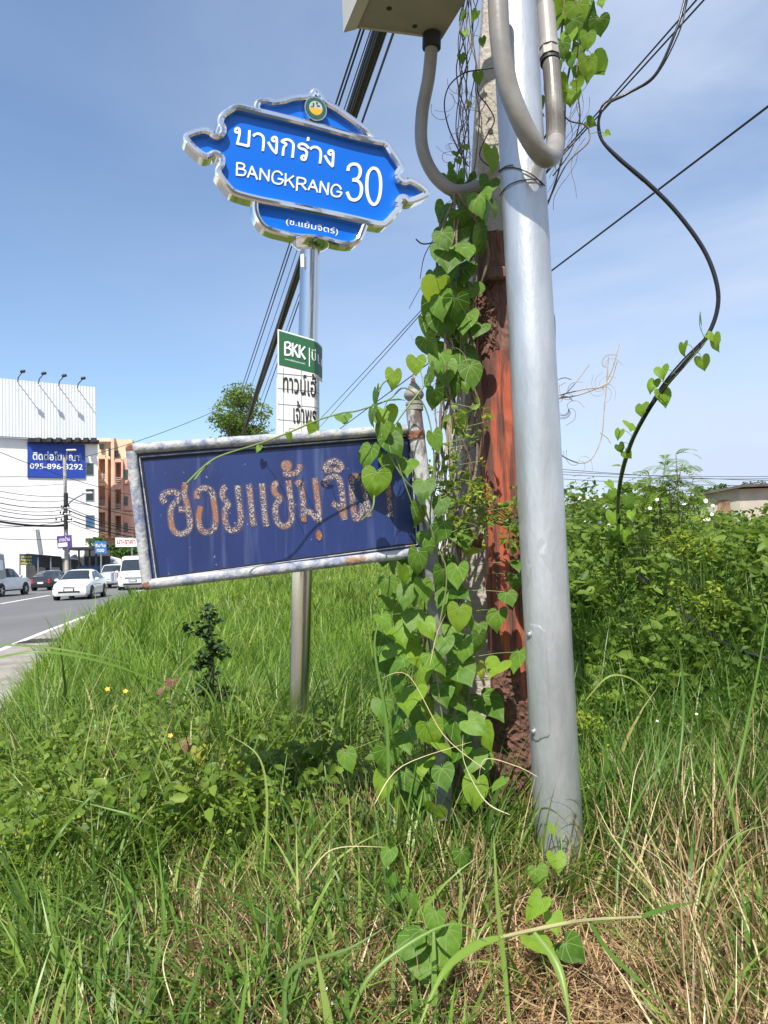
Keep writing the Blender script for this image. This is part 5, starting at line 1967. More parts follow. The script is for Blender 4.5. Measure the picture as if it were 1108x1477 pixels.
def heart(parent, px, py, size, depth, tilt=None, kind='g', face=None, stem=None, rng=random):
    """a leaf at its place in the plant; size in pixels of height"""
    c = P(px, py, depth)
    s = size * depth / F * 1.04
    tilt = rng.gauss(0, 16) if tilt is None else tilt
    to_cam = (EYE - c).normalized()
    if face is None:
        face = rng.choice((0, 0, 0, 1))
    if face == 'edge':
        nrm = (to_cam * .35 + Vector((rng.choice((-1, 1)), 0, .15))).normalized()
    elif face == 'flat':
        nrm = (to_cam * .3 + Vector((0, 0, 1))).normalized()
    else:
        nrm = (to_cam * .8 + Vector((0, 0, .28)) + Vector((rng.gauss(-.05, .5), rng.gauss(0, .25), rng.gauss(0, .34)))).normalized()
    t = math.radians(tilt)
    down = Vector((math.sin(t), 0, -math.cos(t)))
    y_ax = -(down - nrm * down.dot(nrm)).normalized()
    x_ax = y_ax.cross(nrm)
    me = rng.choice(LEAFM[kind])
    o = bpy.data.objects.new('leaf', me)
    COL.objects.link(o)
    o.parent = parent
    M4 = Matrix((x_ax, y_ax, nrm)).transposed().to_4x4() @ Matrix.Diagonal((s * rng.uniform(.78, 1.08), s * rng.uniform(.88, 1.08), s * rng.uniform(.8, 1.5), 1))
    M4.translation = c - base_of(parent)
    o.matrix_local = M4
    notch = c + y_ax * s * .30
    PETIOLES.setdefault(parent.name, []).append((notch, y_ax.copy(), nrm.copy(), s))
    return o


def stems_for(parent, lines, name='stem', m=None, pet=True, r=.0032):
    """wandering stems through the plant plus a thin stalk from each leaf to the nearest stem point"""
    b = B()
    allp = []
    for ln_ in lines:
        pts = [P(*p) for p in ln_]
        pts = [p + Vector((random.gauss(0, .006), random.gauss(0, .006), 0)) for p in pts]
        sp, _ = catmull(pts, [1] * len(pts), 5)
        allp += sp
        b.tube(pts, [r * random.uniform(.7, 1.3)] * len(pts), 6, smooth=5)
    b.put(name, m or m_stem, parent, smooth=True)
    if pet and allp:
        b = B()
        for (nc, ya_, nr, s) in PETIOLES.get(parent.name, []):
            q = min(allp, key=lambda p: (p - nc).length_squared)
            if (q - nc).length > .35:
                q = nc + (q - nc).normalized() * .10 + Vector((0, .02, .03))
            mid = nc.lerp(q, .45) - nr * .012 + Vector((0, 0, .012))
            b.tube([nc, mid, q], [.0011, .0012, .0014], 4, smooth=3)
        b.put('leaf_stalks', m_petiole, parent)['kind'] = 'stuff'


m_stem = mat('vine_stem_brown', (0.16, 0.12, 0.08), .85, var=.3, scale=30, bump=.4)
m_petiole = mat('green_stalk', (0.14, 0.20, 0.05), .6, var=.2, scale=10)
m_drystem = mat('dry_pale_stem', (0.36, 0.30, 0.22), .85, var=.25, scale=20)

# 1 -- vine over the old sign
v1 = empty('heart_leaf_vine', P(645, 1120, 2.60), 'heart leaved vine draped over the right end of the old blue sign', 'vine')
L1 = [(568, 546, 34, 5, 'b', 'n'), (600, 526, 32, 0, 'b', 'n'), (620, 538, 32, 10, 'g', 'edge'), (543, 571, 34, 15, 'g', 'edge'), (496, 603, 30, 5, 'g', 'n'), (538, 600, 34, 10, 'g', 'edge'), (556, 602, 42, 5, 'b', 'n'), (572, 628, 38, 8, 'b', 'n'),
      (567, 641, 40, 25, 'g', 'n'), (531, 656, 46, -12, 'g', 'n'), (542, 695, 52, -14, 'b', 'n'), (588, 671, 46, -5, 'g', 'n'), (611, 705, 44, -5, 'g', 'n'), (604, 742, 40, -25, 'g', 'n'), (637, 764, 40, -20, 'g', 'n'), (450, 617, 22, -25, 'b', 'n'), (418, 630, 16, 20, 'b', 'n'),
      (569, 577, 30, 75, 'g', 'flat'), (626, 573, 36, 5, 'g', 'n'), (373, 647, 12, -20, 'b', 'n'), (560, 668, 38, 0, 'g', 'n'), (602, 809, 42, -12, 'g', 'n'), (552, 625, 36, -20, 'g', 'n'), (628, 635, 34, 12, 'g', 'n'), (635, 730, 36, -10, 'g', 'n'), (618, 780, 40, 12, 'g', 'n')]
for (px, py, s, t, k_, fc) in L1:
    heart(v1, px, py, s, 2.50 + random.uniform(-.05, .05) if px < 600 else 2.54 + random.uniform(-.05, .05), t + random.gauss(0, 4), k_, fc if fc != 'n' else None)
stems_for(v1, [[(640, 1100, 2.62), (632, 950, 2.58), (640, 830, 2.56), (618, 760, 2.56), (628, 660, 2.56), (610, 590, 2.56), (585, 560, 2.54), (560, 575, 2.5), (520, 592, 2.45), (495, 596, 2.43), (455, 606, 2.40), (418, 622, 2.37), (375, 640, 2.33), (330, 655, 2.29), (300, 668, 2.25), (275, 693, 2.21), (268, 698, 2.20)],
               [(636, 800, 2.57), (606, 720, 2.54), (575, 690, 2.5), (560, 640, 2.5), (580, 600, 2.52), (612, 560, 2.56)],
               [(600, 745, 2.52), (588, 700, 2.5), (565, 655, 2.49), (548, 640, 2.49), (560, 600, 2.5)],
               [(300, 668, 2.25), (293, 679, 2.25), (279, 692, 2.22)], [(565, 640, 2.5), (545, 600, 2.5), (548, 560, 2.5), (556, 548, 2.5)],
               [(539, 715, 2.47), (534, 735, 2.46), (524, 750, 2.46)]], m=m_petiole, r=.0026)

# 2 -- leaf column on the pole side, upper part
v2 = empty('heart_leaf_vine', P(690, 1140, 2.88), 'dense heart leaved vine climbing the concrete and timber poles', 'vine')
L2 = [(685, 330, 30, 0), (659, 318, 26, 10), (649, 369, 48, -10), (672, 362, 30, 3), (669, 395, 34, 5), (626, 417, 40, -8), (651, 427, 40, 8), (628, 449, 46, 0), (641, 465, 38, 8), (671, 463, 34, 0), (620, 498, 34, 10), (667, 493, 36, 2), (671, 515, 38, 8), (667, 541, 44, 10), (643, 537, 34, -8),
      (618, 477, 34, 6), (659, 613, 30, 18), (692, 292, 34, 10), (711, 297, 30, -5), (700, 310, 32, 0), (676, 300, 28, -15), (641, 345, 28, 15), (655, 400, 34, -12), (690, 345, 30, 10), (682, 415, 30, -6), (640, 400, 32, 0), (636, 440, 34, 12), (655, 480, 34, -10), (650, 510, 36, 6), (634, 520, 30, -12),
      (680, 540, 34, 0), (648, 560, 32, -6), (711, 228, 30, 10), (704, 268, 30, -12), (663, 340, 30, -4), (628, 478, 30, 0), (690, 475, 26, -10), (660, 445, 34, 4)]
for (px, py, s, t) in L2:
    heart(v2, px, py, s * 1.32, 2.72 + random.uniform(-.07, .09), t + random.gauss(0, 5), 'b' if random.random() < .12 else 'g')
L2b = [(586, 859, 38, -5), (628, 879, 38, 5), (554, 897, 34, 5), (595, 894, 34, 10), (662, 890, 42, 8), (655, 915, 42, -6), (617, 906, 36, 6), (594, 940, 50, -6), (690, 926, 40, -8), (668, 935, 40, 5), (716, 892, 38, -12), (734, 862, 34, -5), (747, 814, 28, -5), (744, 838, 28, -8), (745, 951, 36, -8),
       (716, 962, 38, -8), (630, 955, 42, 4), (574, 962, 42, -5), (552, 1023, 38, -10), (590, 1005, 50, 0), (621, 1023, 36, 15), (657, 1013, 42, 4), (706, 1016, 62, 5), (660, 1052, 54, -8), (622, 1056, 40, 10), (588, 1067, 44, 0), (655, 1088, 46, -6), (556, 1092, 40, 10), (502, 1096, 32, 15), (552, 1132, 42, 0),
       (610, 1142, 42, -5), (686, 1142, 44, 3), (680, 786, 44, -8, 'y'), (667, 776, 40, 5), (686, 1047, 38, 15), (567, 814, 36, 0), (582, 829, 34, 6), (660, 829, 38, -5), (664, 857, 36, 5), (693, 967, 26, 10, 'y'), (668, 969, 46, 0), (653, 984, 42, 6), (635, 834, 42, -10), (560, 870, 30, 10), (640, 860, 38, 0),
       (575, 915, 38, -12), (608, 975, 42, 8), (640, 1000, 42, -8), (575, 1035, 40, 6), (640, 1075, 40, 0), (610, 1100, 42, -6), (680, 1095, 42, 8), (640, 1120, 42, 10), (590, 1125, 40, -8), (575, 1000, 36, 10), (560, 940, 34, -4), (640, 930, 36, 8), (612, 850, 36, -14), (678, 895, 32, 6),
       (560, 845, 32, 10), (700, 1062, 40, 8), (665, 1155, 40, 4), (570, 1165, 36, 4), (628, 1170, 38, -8), (700, 1100, 34, -10), (575, 985, 26, 0)]
for it in L2b:
    px, py, s, t = it[:4]
    k_ = it[4] if len(it) > 4 else ('b' if random.random() < .3 else 'g')
    heart(v2, px, py, s * 1.02, (2.62 if py > 820 and px < 700 else 2.74) + random.uniform(-.08, .08), t + random.gauss(0, 15), k_)
for i in range(58):   # leaves deeper in the column
    py = random.uniform(800, 1200)
    heart(v2, random.gauss(620, 42), py, random.uniform(28, 42), random.uniform(2.74, 2.95), None, 'g')
for i in range(64):
    py = random.uniform(260, 570)
    heart(v2, random.gauss(660 - (py - 290) * .03, 14), py, random.uniform(24, 36), random.uniform(2.82, 2.98), None, 'g')
sl_ = []
for i in range(9):
    x0 = random.uniform(600, 690)
    ln_ = []
    for j in range(12):
        y = 1180 - j * 82
        xx_ = 640 + (y < 700) * 20 + 28 * math.sin(j * .8 + i * 1.3) + random.gauss(0, 6)
        ln_.append((xx_ if y > 330 else 675 + 18 * math.sin(j + i), y, 2.78 + .05 * math.sin(i + j)))
    sl_.append(ln_)
stems_for(v2, sl_, r=.004)
b = B()
for i in range(16):   # bundle of bare climbing stems seen between y 540 and 800
    x0, x1 = random.uniform(640, 668), random.uniform(608, 662)
    ln_ = [P(x1 + (x0 - x1) * f + 7 * math.sin(f * 9 + i), 830 - 330 * f, 2.80 - .03 * math.sin(i + 4 * f)) for f in np.linspace(0, 1, 9)]
    b.tube(ln_, random.uniform(.0018, .0045), 5, smooth=4)
b.put('bare_stems', m_drystem, v2, smooth=True)
for (px, py) in ((672, 788), (686, 776), (690, 783)):
    heart(v2, px, py, 22, 2.78, random.uniform(-60, 60), 'r')

# 3 -- small-leaved creeper on the pole
v3 = empty('small_leaf_creeper', P(650, 800, 2.66), 'small leaved bright creeper between old sign and concrete pole', 'creeper')
rng = np.random.default_rng(5)
b = B()
pp3 = []
for i in range(26):
    x, y = random.uniform(612, 700), random.uniform(600, 800)
    ln_ = [P(x + 8 * j * random.choice((-1, 1)) * .7 + j * 4, y - j * 9, 2.66 + random.uniform(-.03, .03)) for j in range(5)]
    b.tube(ln_, .0012, 4, smooth=3)
    pp3 += ln_
for i in range(14):
    x, y = random.uniform(725, 752), random.uniform(700, 800)
    ln_ = [P(x + 3 * j, y - j * 8, 2.70) for j in range(4)]
    b.tube(ln_, .0012, 4, smooth=3)
    pp3 += ln_
b.put('stem', m_petiole, v3)
pp3 = np.array([p[:] for p in pp3])
pos = pp3[rng.integers(0, len(pp3), 430)] + rng.normal(0, .014, (430, 3))
leafy('leaflets', pos, rng.uniform(.018, .036, 430), M_THICK, v3, rng.uniform(.3, 1, 430), up=.3, aspect=.7, rng=rng)['kind'] = 'stuff'

# 4 -- vine hanging at the top right
v4 = empty('heart_leaf_vine', P(815, 100, 2.85), 'heart leaved vine hanging behind the conduit at the top right', 'vine')
L4 = [(834, 17, 40, 5), (808, 8, 28, -5), (865, 36, 32, 10), (819, 56, 36, -5), (848, 57, 28, 5), (848, 97, 38, 5), (861, 92, 42, -8), (810, 96, 32, -5), (823, 138, 30, -8), (836, 72, 30, 0), (852, 177, 20, 60), (876, 193, 14, 60), (868, 2, 22, 0), (781, 148, 18, 10), (815, 25, 32, 10), (806, 34, 36, -5), (845, 30, 34, 0),
      (825, 85, 30, 8), (838, 105, 30, -10), (812, 70, 30, 4), (828, 40, 34, 0), (806, 110, 26, 0), (856, 15, 28, -12), (780, 170, 14, 0), (812, 120, 26, 10), (840, 50, 30, 10), (822, -12, 36, 0), (850, -10, 36, 10), (834, 120, 22, 0)]
for (px, py, s, t) in L4:
    heart(v4, px, py, s, 2.85 + random.uniform(-.06, .08), t + random.gauss(0, 6), 'b' if random.random() < .3 else 'g')
stems_for(v4, [[(838, -60, 2.86), (832, 20, 2.86), (822, 90, 2.87), (812, 150, 2.9), (822, 172, 2.9), (845, 180, 2.9), (852, 190, 2.9), (846, 208, 2.9), (822, 232, 2.92), (805, 258, 2.95), (792, 285, 3.0), (770, 320, 3.05)],
               [(826, -60, 2.88), (828, 40, 2.88), (818, 130, 2.9), (812, 210, 2.92), (800, 260, 2.96), (785, 300, 3.02)],
               [(845, -60, 2.84), (838, 60, 2.84), (828, 120, 2.88), (836, 170, 2.9), (826, 215, 2.92), (798, 255, 2.96)],
               [(815, 0, 2.88), (806, 90, 2.9), (800, 150, 2.94), (790, 190, 3.0), (775, 215, 3.1)]], r=.0036)
b = B()
for i in range(16):
    x, y = random.uniform(800, 850), random.uniform(60, 220)
    ln_ = [P(x + 10 * math.sin(j * .9 + i) - j * 4, y + j * 17, 2.92) for j in range(6)]
    b.tube(ln_, .0010, 4, smooth=3)
b.put('tendril', m_stem, v4)

# 5 -- bare twigs and a few leaves left of the poles at the top
v5 = empty('twining_stems', P(690, 300, 2.9), 'bare twining stems with few leaves beside the upper concrete pole', 'vine')
for (px, py, s, k_) in ((668, 23, 15, 'g'), (685, 23, 18, 'g'), (670, 49, 16, 'b'), (666, 84, 16, 'g'), (690, 112, 22, 'g'), (671, 212, 20, 'b'), (659, 221, 16, 'g'), (650, 240, 12, 'g'), (662, 232, 12, 'g'), (676, 150, 12, 'y'), (696, 60, 16, 'g')):
    heart(v5, px, py, s, 2.9, random.gauss(0, 20), k_)
tw = []
for i in range(11):
    x0 = random.uniform(668, 692)
    tw.append([(x0 + 7 * math.sin(j * .9 + i * 2) - j * random.uniform(.2, 1.6), -40 + j * 34, 2.92 + .02 * math.sin(j + i)) for j in range(11)])
stems_for(v5, tw, r=.0020)
B().tube([P(*p) for p in ((712, 98, 2.9), (690, 101, 2.9), (668, 106, 2.9), (648, 124, 2.88), (641, 150, 2.88), (646, 180, 2.88), (656, 205, 2.9), (668, 228, 2.9), (676, 240, 2.9))], .0028, 6, smooth=5).put('dark_twig', m_wirefine, v5, smooth=True)
B().tube([P(*p) for p in ((688, 115, 2.95), (690, 135, 2.95), (705, 155, 2.95), (713, 175, 2.95), (700, 200, 2.95), (692, 225, 2.95), (706, 240, 2.95))], .0028, 6, smooth=5).put('dark_twig', m_wirefine, v5, smooth=True)
B().tube([P(*p) for p in ((722, 330, 2.8), (700, 338, 2.8), (680, 352, 2.8), (655, 367, 2.8), (635, 385, 2.8), (610, 410, 2.82), (590, 445, 2.84))], .0013, 5, smooth=4).put('dark_twig', m_wirefine, v5, smooth=True)
B().tube([P(*p) for p in ((678, 316, 2.8), (674, 325, 2.8), (640, 345, 2.8), (612, 352, 2.8), (600, 345, 2.8))], .0028, 6, smooth=4).put('dark_twig', m_wirefine, v5, smooth=True)
B().tube([P(*p) for p in ((645, 300, 2.8), (625, 345, 2.8), (612, 370, 2.8), (606, 402, 2.8))], .0018, 5, smooth=4).put('dark_twig', m_wirefine, v5, smooth=True)
b = B()
for i in range(34):
    x, y = random.uniform(648, 700), random.uniform(120, 300)
    a = random.uniform(0, 6)
    ln_ = [P(x + 9 * j * math.cos(a + j * .5), y + 9 * j * math.sin(a + j * .6) * .8 + 3 * j, 2.9) for j in range(5)]
    b.tube(ln_, random.uniform(.0006, .0013), 4, smooth=3)
for i in range(22):
    x, y = random.uniform(622, 660), random.uniform(480, 600)
    a = random.uniform(0, 6)
    ln_ = [P(x + 9 * j * math.cos(a + j * .4), y + 9 * j * math.sin(a + j * .4), 2.75) for j in range(5)]
    b.tube(ln_, random.uniform(.0008, .0014), 4, smooth=3)
b.put('fine_tendril', m_drystem, v5)['kind'] = 'stuff'

# 6 -- leaves twined on the curling cable
v6 = empty('heart_leaf_vine', P(892, 745, 3.7), 'young heart leaved vine twined up the curling black cable', 'vine')


def cdepth(py):
    return float(np.interp(py, [400, 500, 560, 600, 650, 700, 745, 800], [3.0, 3.05, 3.18, 3.35, 3.78, 4.38, 5.15, 5.4]))


for (px, py, s, t, fc) in ((1011, 464, 25, -5, 'edge'), (1031, 494, 27, 25, None), (986, 503, 25, -5, 'edge'), (1014, 523, 27, 10, None), (955, 537, 27, 8, None), (941, 555, 24, -20, None), (957, 573, 30, 10, None), (925, 590, 24, 0, None), (909, 614, 22, -25, None), (893, 626, 18, -25, None), (895, 646, 16, 30, None),
                           (905, 655, 16, 40, None), (889, 671, 14, 30, 'flat'), (880, 698, 16, 20, None), (882, 714, 20, 0, None), (907, 723, 24, 10, None), (884, 746, 24, 0, None), (901, 772, 26, 10, None), (888, 765, 22, -10, None), (1025, 487, 20, 40, None), (911, 742, 18, 10, None)):
    heart(v6, px, py, s, cdepth(py) - .03, t, 'b' if random.random() < .75 else 'g', fc)
stems_for(v6, [[(894 + 4 * math.sin(i), 790 - i * 22, cdepth(790 - i * 22) - .012) for i in range(5)] + [(906, 650, 3.78), (930, 602, 3.32), (957, 562, 3.18), (987, 527, 3.08), (1017, 492, 3.04)]], m=m_petiole, r=.002)

# 7 -- dry twigs right of the galvanised pole
v7 = empty('dry_twigs', P(806, 640, 3.3), 'pale dry leafless twigs sticking out right of the galvanised pole', 'twigs')
b = B()
for ln_ in ([(800, 580), (822, 562), (850, 526)], [(800, 572), (840, 562), (876, 555), (890, 522)], [(800, 575), (830, 571), (862, 560), (878, 552)], [(878, 515), (876, 545), (872, 590), (868, 630), (855, 660), (838, 668), (815, 660), (806, 650)], [(795, 440), (800, 460), (801, 500), (803, 548)],
            [(804, 548), (815, 545), (824, 548)], [(876, 548), (884, 530), (890, 508), (893, 497)], [(803, 574), (818, 572), (826, 578)], [(866, 624), (876, 632), (881, 640)]):
    b.tube([P(x, y, 3.3) for x, y in ln_], .0028 if len(ln_) > 3 else .0020, 5, smooth=5)
for i in range(26):
    x, y = random.choice(((812, 575), (826, 570), (875, 530), (870, 560), (812, 650), (835, 665), (820, 590)))
    a = random.uniform(0, 6.3)
    b.tube([P(x + 6 * j * math.cos(a + j * .6), y + 6 * j * math.sin(a + j * .6), 3.3) for j in range(5)], .0009, 4, smooth=3)
b.put('twig', m_drystem, v7, smooth=True)

# 8 -- vine sprigs at the foot of the galvanised pole
v8 = empty('heart_leaf_vine', P(800, 1400, 2.35), 'bright heart leaved sprig climbing the foot of the galvanised pole', 'vine')
for (px, py, s, t, k_) in ((797, 1197, 16, 0, 'b'), (803, 1243, 26, -5, 'b'), (772, 1308, 40, -20, 'b'), (779, 1360, 48, 10, 'b'), (826, 1370, 38, 50, 'g'), (762, 1422, 34, 0, 'b'), (722, 1408, 42, -10, 'g'), (777, 1263, 30, 10, 'g'), (800, 1330, 30, 10, 'b')):
    heart(v8, px, py, s * 1.1, 2.28 if py < 1300 else 1.98, t, k_)
stems_for(v8, [[(790, 1440, 2.2), (785, 1380, 2.2), (790, 1320, 2.25), (806, 1260, 2.3), (812, 1215, 2.42), (806, 1185, 2.45), (802, 1170, 2.45)]], m=m_petiole, r=.0016)
v9 = empty('heart_leaf_vine', P(620, 1420, 2.2), 'low patch of heart shaped leaves in the straw left of the pole foot', 'vine')
for (px, py, s, t) in ((650, 1356, 42, 5), (590, 1364, 40, -15), (610, 1392, 42, 5), (627, 1328, 34, 0), (566, 1268, 22, 5), (575, 1292, 24, 5), (640, 1385, 36, 10), (605, 1350, 30, -10), (596, 1300, 26, 10), (668, 1240, 30, 0), (560, 1235, 26, 0), (720, 1130, 28, 8)):
    heart(v9, px, py, s * 1.15, 2.15 if py < 1300 else 1.85, t, 'g')
stems_for(v9, [[(620, 1420, 2.1), (612, 1380, 2.1), (600, 1330, 2.2), (572, 1280, 2.3), (560, 1240, 2.35)]], m=m_petiole, r=.0016)


# ================================================================== GRASS, STRAW, WEEDS
def blades(name, base, h, w, az, bend, m, seg=5, rnd=None, label=None, cat=None, rng=RNG, tilt=None, kink=False):
    n = len(base)
    t = np.linspace(0, 1, seg + 1)
    hd = np.stack([np.cos(az), np.sin(az), np.zeros(n)], 1)
    # twist of the blade's flat side
    wa = az + np.pi / 2 + rng.normal(0, .5, n)
    wd = np.stack([np.cos(wa), np.sin(wa), np.zeros(n)], 1)
    tilt = rng.uniform(0, .25, n) if tilt is None else tilt
    V = np.zeros((n, seg + 1, 2, 3))
    for k in range(seg + 1):
        a = tilt + bend * t[k]
        # integrate direction along the blade
        if k == 0:
            c = base.copy()
        else:
            am = tilt + bend * (t[k] + t[k - 1]) / 2
            if kink:
                am = am + (t[k] > .55) * kink_a[:, ]
            ds = (h / seg)[:, None]
            c = c + ds * (hd * np.sin(am)[:, None] + np.array([0, 0, 1.]) * np.cos(am)[:, None])
        ww = w * (0.55 + 1.5 * t[k] * (1 - t[k]) * 1.3) * (1 - t[k] ** 2.2) + .0006
        V[:, k, 0] = c - wd * ww[:, None] / 2
        V[:, k, 1] = c + wd * ww[:, None] / 2
    V = V.reshape(-1, 3)
    i = np.arange(n)[:, None, None] * (seg + 1) * 2
    k = np.arange(seg)[None, :, None] * 2
    q = np.array([0, 1, 3, 2])[None, None, :]
    Fs = (i + k + q).ravel()
    rnd = rng.uniform(0, 1, n) if rnd is None else rnd
    me = fast_mesh(name, V, Fs, 4, m, {'rnd': np.repeat(rnd, (seg + 1) * 2), 'tt': np.tile(np.repeat(t, 2), n)}, smooth=True)
    o = link(name, me)
    return setp(o, label, cat, kind='stuff')


def field(n, y0, y1, u0, u1, rng, clump=.0, per=1):
    """points spread evenly in the picture: depth by logarithm, u = x / y"""
    m_ = max(1, n // per)
    y = np.exp(rng.uniform(math.log(y0), math.log(y1), m_))
    u = rng.uniform(u0, u1, m_)
    x = u * y
    if per > 1:
        x = np.repeat(x, per) + rng.normal(0, clump, m_ * per) * np.repeat(np.sqrt(y / 3), per)
        y = np.repeat(y, per) + rng.normal(0, clump, m_ * per) * np.repeat(np.sqrt(y / 3), per)
    ok = (x > edge_x(y) + .02 + .22 * (1 + pnoise(x, y, 3.0, 77)) * rng.uniform(0, 1, len(x))) & (y > 1.25)
    # keep out of the poles
    for (a, b_, r_) in ((gb2.x, gb2.y, .10), (cbase.x, cbase.y, .17), (sbase.x, sbase.y, .06), (tt1.x, tt1.y, .11)):
        ok &= (x - a) ** 2 + (y - b_) ** 2 > r_ * r_
    cid = np.repeat(np.arange(m_), per)[ok] if per > 1 else np.arange(m_)[ok]
    x, y = x[ok], y[ok]
    return np.stack([x, y, gz(x, y) - .02], 1), cid


def pnoise(x, y, s, seed):
    r = np.random.default_rng(seed)
    v = 0
    for i in range(5):
        a, ph = r.uniform(0, 2 * np.pi, 2)
        k = s * r.uniform(.6, 1.8)
        v = v + np.sin(k * (x * np.cos(a) + y * np.sin(a)) + ph)
    return v / 5


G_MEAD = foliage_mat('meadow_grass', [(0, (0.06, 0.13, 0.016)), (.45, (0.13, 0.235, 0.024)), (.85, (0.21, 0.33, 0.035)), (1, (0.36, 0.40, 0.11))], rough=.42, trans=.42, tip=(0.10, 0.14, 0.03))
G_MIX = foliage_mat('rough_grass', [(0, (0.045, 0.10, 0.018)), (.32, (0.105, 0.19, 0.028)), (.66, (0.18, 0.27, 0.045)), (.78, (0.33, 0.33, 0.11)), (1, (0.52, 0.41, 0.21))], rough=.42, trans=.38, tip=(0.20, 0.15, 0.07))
G_STRAW = foliage_mat('dry_straw', [(0, (0.15, 0.075, 0.04)), (.35, (0.32, 0.20, 0.10)), (.75, (0.50, 0.39, 0.21)), (1, (0.62, 0.54, 0.36))], rough=.6, trans=.2)
G_BLUE = foliage_mat('grey_green_blades', [(0, (0.05, 0.11, 0.035)), (1, (0.13, 0.22, 0.075))], rough=.38, trans=.35)

G_BIG = foliage_mat('broad_blade', [(0, (0.055, 0.13, 0.02)), (.5, (0.125, 0.225, 0.035)), (.85, (0.20, 0.32, 0.05)), (1, (0.33, 0.39, 0.12))], rough=.36, trans=.38)
rng = np.random.default_rng(101)
# bright meadow behind: depth 5..60
base, cid = field(80000, 4.2, 150, -.55, .36, rng, .06, 5)
x, y = base[:, 0], base[:, 1]
hh = (0.34 + .13 * pnoise(x, y, 1.1, 3)) * rng.uniform(.5, 1.45, len(x))
hh = hh * np.interp(y, [4, 8, 60, 150], [1, 1.0, 1.15, 2.0]) * np.clip((x - edge_x(y)) / .6, .75, 1)
ww = .0115 * np.maximum(1, y / 6.5) ** .85 * rng.uniform(.4, 1.6, len(x))
caz = rng.uniform(0, 6.28, cid.max() + 1)[cid] + rng.normal(0, .8, len(x))
tone = np.clip(.5 + .3 * pnoise(x, y, .9, 8) + rng.normal(0, .26, len(x)), 0, 1)
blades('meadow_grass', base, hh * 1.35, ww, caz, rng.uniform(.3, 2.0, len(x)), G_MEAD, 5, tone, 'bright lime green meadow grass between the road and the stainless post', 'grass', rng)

# taller tufts standing out of the meadow
base, cid = field(9000, 4.0, 40, -.5, .28, rng, .045, 22)
x, y = base[:, 0], base[:, 1]
caz = rng.uniform(0, 6.28, cid.max() + 1)[cid] + rng.normal(0, 1.2, len(x))
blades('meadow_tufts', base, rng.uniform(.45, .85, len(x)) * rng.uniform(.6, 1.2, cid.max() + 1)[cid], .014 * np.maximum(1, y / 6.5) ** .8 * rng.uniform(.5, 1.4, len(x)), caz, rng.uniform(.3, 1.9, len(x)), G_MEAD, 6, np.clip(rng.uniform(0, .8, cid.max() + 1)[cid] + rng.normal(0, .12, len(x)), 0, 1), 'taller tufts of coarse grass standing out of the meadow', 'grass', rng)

# left and middle foreground: rough mixed grass
base, cid = field(38000, 1.5, 5.2, -.62, 1.0, rng, .035, 9)
x, y = base[:, 0], base[:, 1]
keep = rng.uniform(0, 1, len(x)) < np.clip(np.interp(x / y, [-.45, -.3, -.1, .1, .3, .6], [.95, .62, .34, .38, .42, .65]) + np.interp(y, [1.5, 2.3, 3.2], [-.25, -.12, .5]) + .35 * pnoise(x, y, 2.5, 31), .08, 1)
base, cid, x, y = base[keep], cid[keep], x[keep], y[keep]
hh = np.interp(y, [1.5, 2.3, 3.2, 5], [.20, .27, .38, .46]) * rng.uniform(.5, 1.35, len(x)) * (1 + .3 * pnoise(x, y, 2.2, 4)) * np.clip((x - edge_x(y)) / .5, .75, 1)
inpole = (np.abs(x / y - .245) < .10) & (y < 2.75)
hh = np.where(inpole, hh * .55, hh)
caz = rng.uniform(0, 6.28, cid.max() + 1)[cid] + rng.normal(0, .7, len(x))
dry = pnoise(x, y, 1.6, 9)
tone = np.clip(.40 + .25 * dry + rng.normal(0, .24, len(x)), 0, 1)
blades('rough_grass', base, hh * 1.4, .0062 * rng.uniform(.4, 2.3, len(x)) * (rng.uniform(0, 1, len(x)) < .12) * 1.2 + .0088 * rng.uniform(.4, 1.5, len(x)), caz, rng.uniform(.4, 2.2, len(x)), G_MIX, 6, tone, 'tangled green and yellowing grass in the foreground', 'grass', rng)

# dry straw: standing dead stems and litter
base, cid = field(38000, 1.45, 4.2, -.42, 1.0, rng, .04, 10)
x, y = base[:, 0], base[:, 1]
keep = (pnoise(x, y, 1.7, 12) + rng.normal(0, .25, len(x)) + np.interp(x / y, [-.5, -.32, -.12, .1, .32, .62], [-.55, .05, .42, .25, .2, -.08]) + np.interp(y, [1.5, 2.5, 4.2], [.35, .1, -.35])) > 0
base, cid, x, y = base[keep], cid[keep], x[keep], y[keep]
caz = rng.uniform(0, 6.28, cid.max() + 1)[cid] + rng.normal(0, .9, len(x))
hh = np.interp(x / y, [-.4, .2, .36, .6], [.20, .24, .36, .40]) * rng.uniform(.4, 1.3, len(x)) * np.interp(y, [1.5, 2.4, 3], [.7, 1, 1.1])
hh = np.where((np.abs(x / y - .23) < .13) & (y < 2.8), hh * .62, hh)
blades('dry_straw', base, hh * 1.25, .0056 * rng.uniform(.5, 1.7, len(x)), caz, rng.uniform(.1, 1.4, len(x)), G_STRAW, 5, None, 'dry brown and straw coloured grass stems in the foreground', 'grass', rng, tilt=rng.uniform(0, .7, len(x)))
base, cid = field(76000, 1.3, 3.8, -.55, 1.0, rng, .05, 8)
x, y = base[:, 0], base[:, 1]
base[:, 2] += rng.uniform(.0, .14, len(x))
blades('straw_litter', base, rng.uniform(.06, .24, len(x)), .0042 * rng.uniform(.5, 1.7, len(x)), rng.uniform(0, 6.28, len(x)), rng.uniform(-.6, .6, len(x)), G_STRAW, 3, rng.uniform(0, .75, len(x)), 'matted brown straw litter lying on the soil', 'straw', rng, tilt=rng.uniform(1.1, 1.7, len(x)))


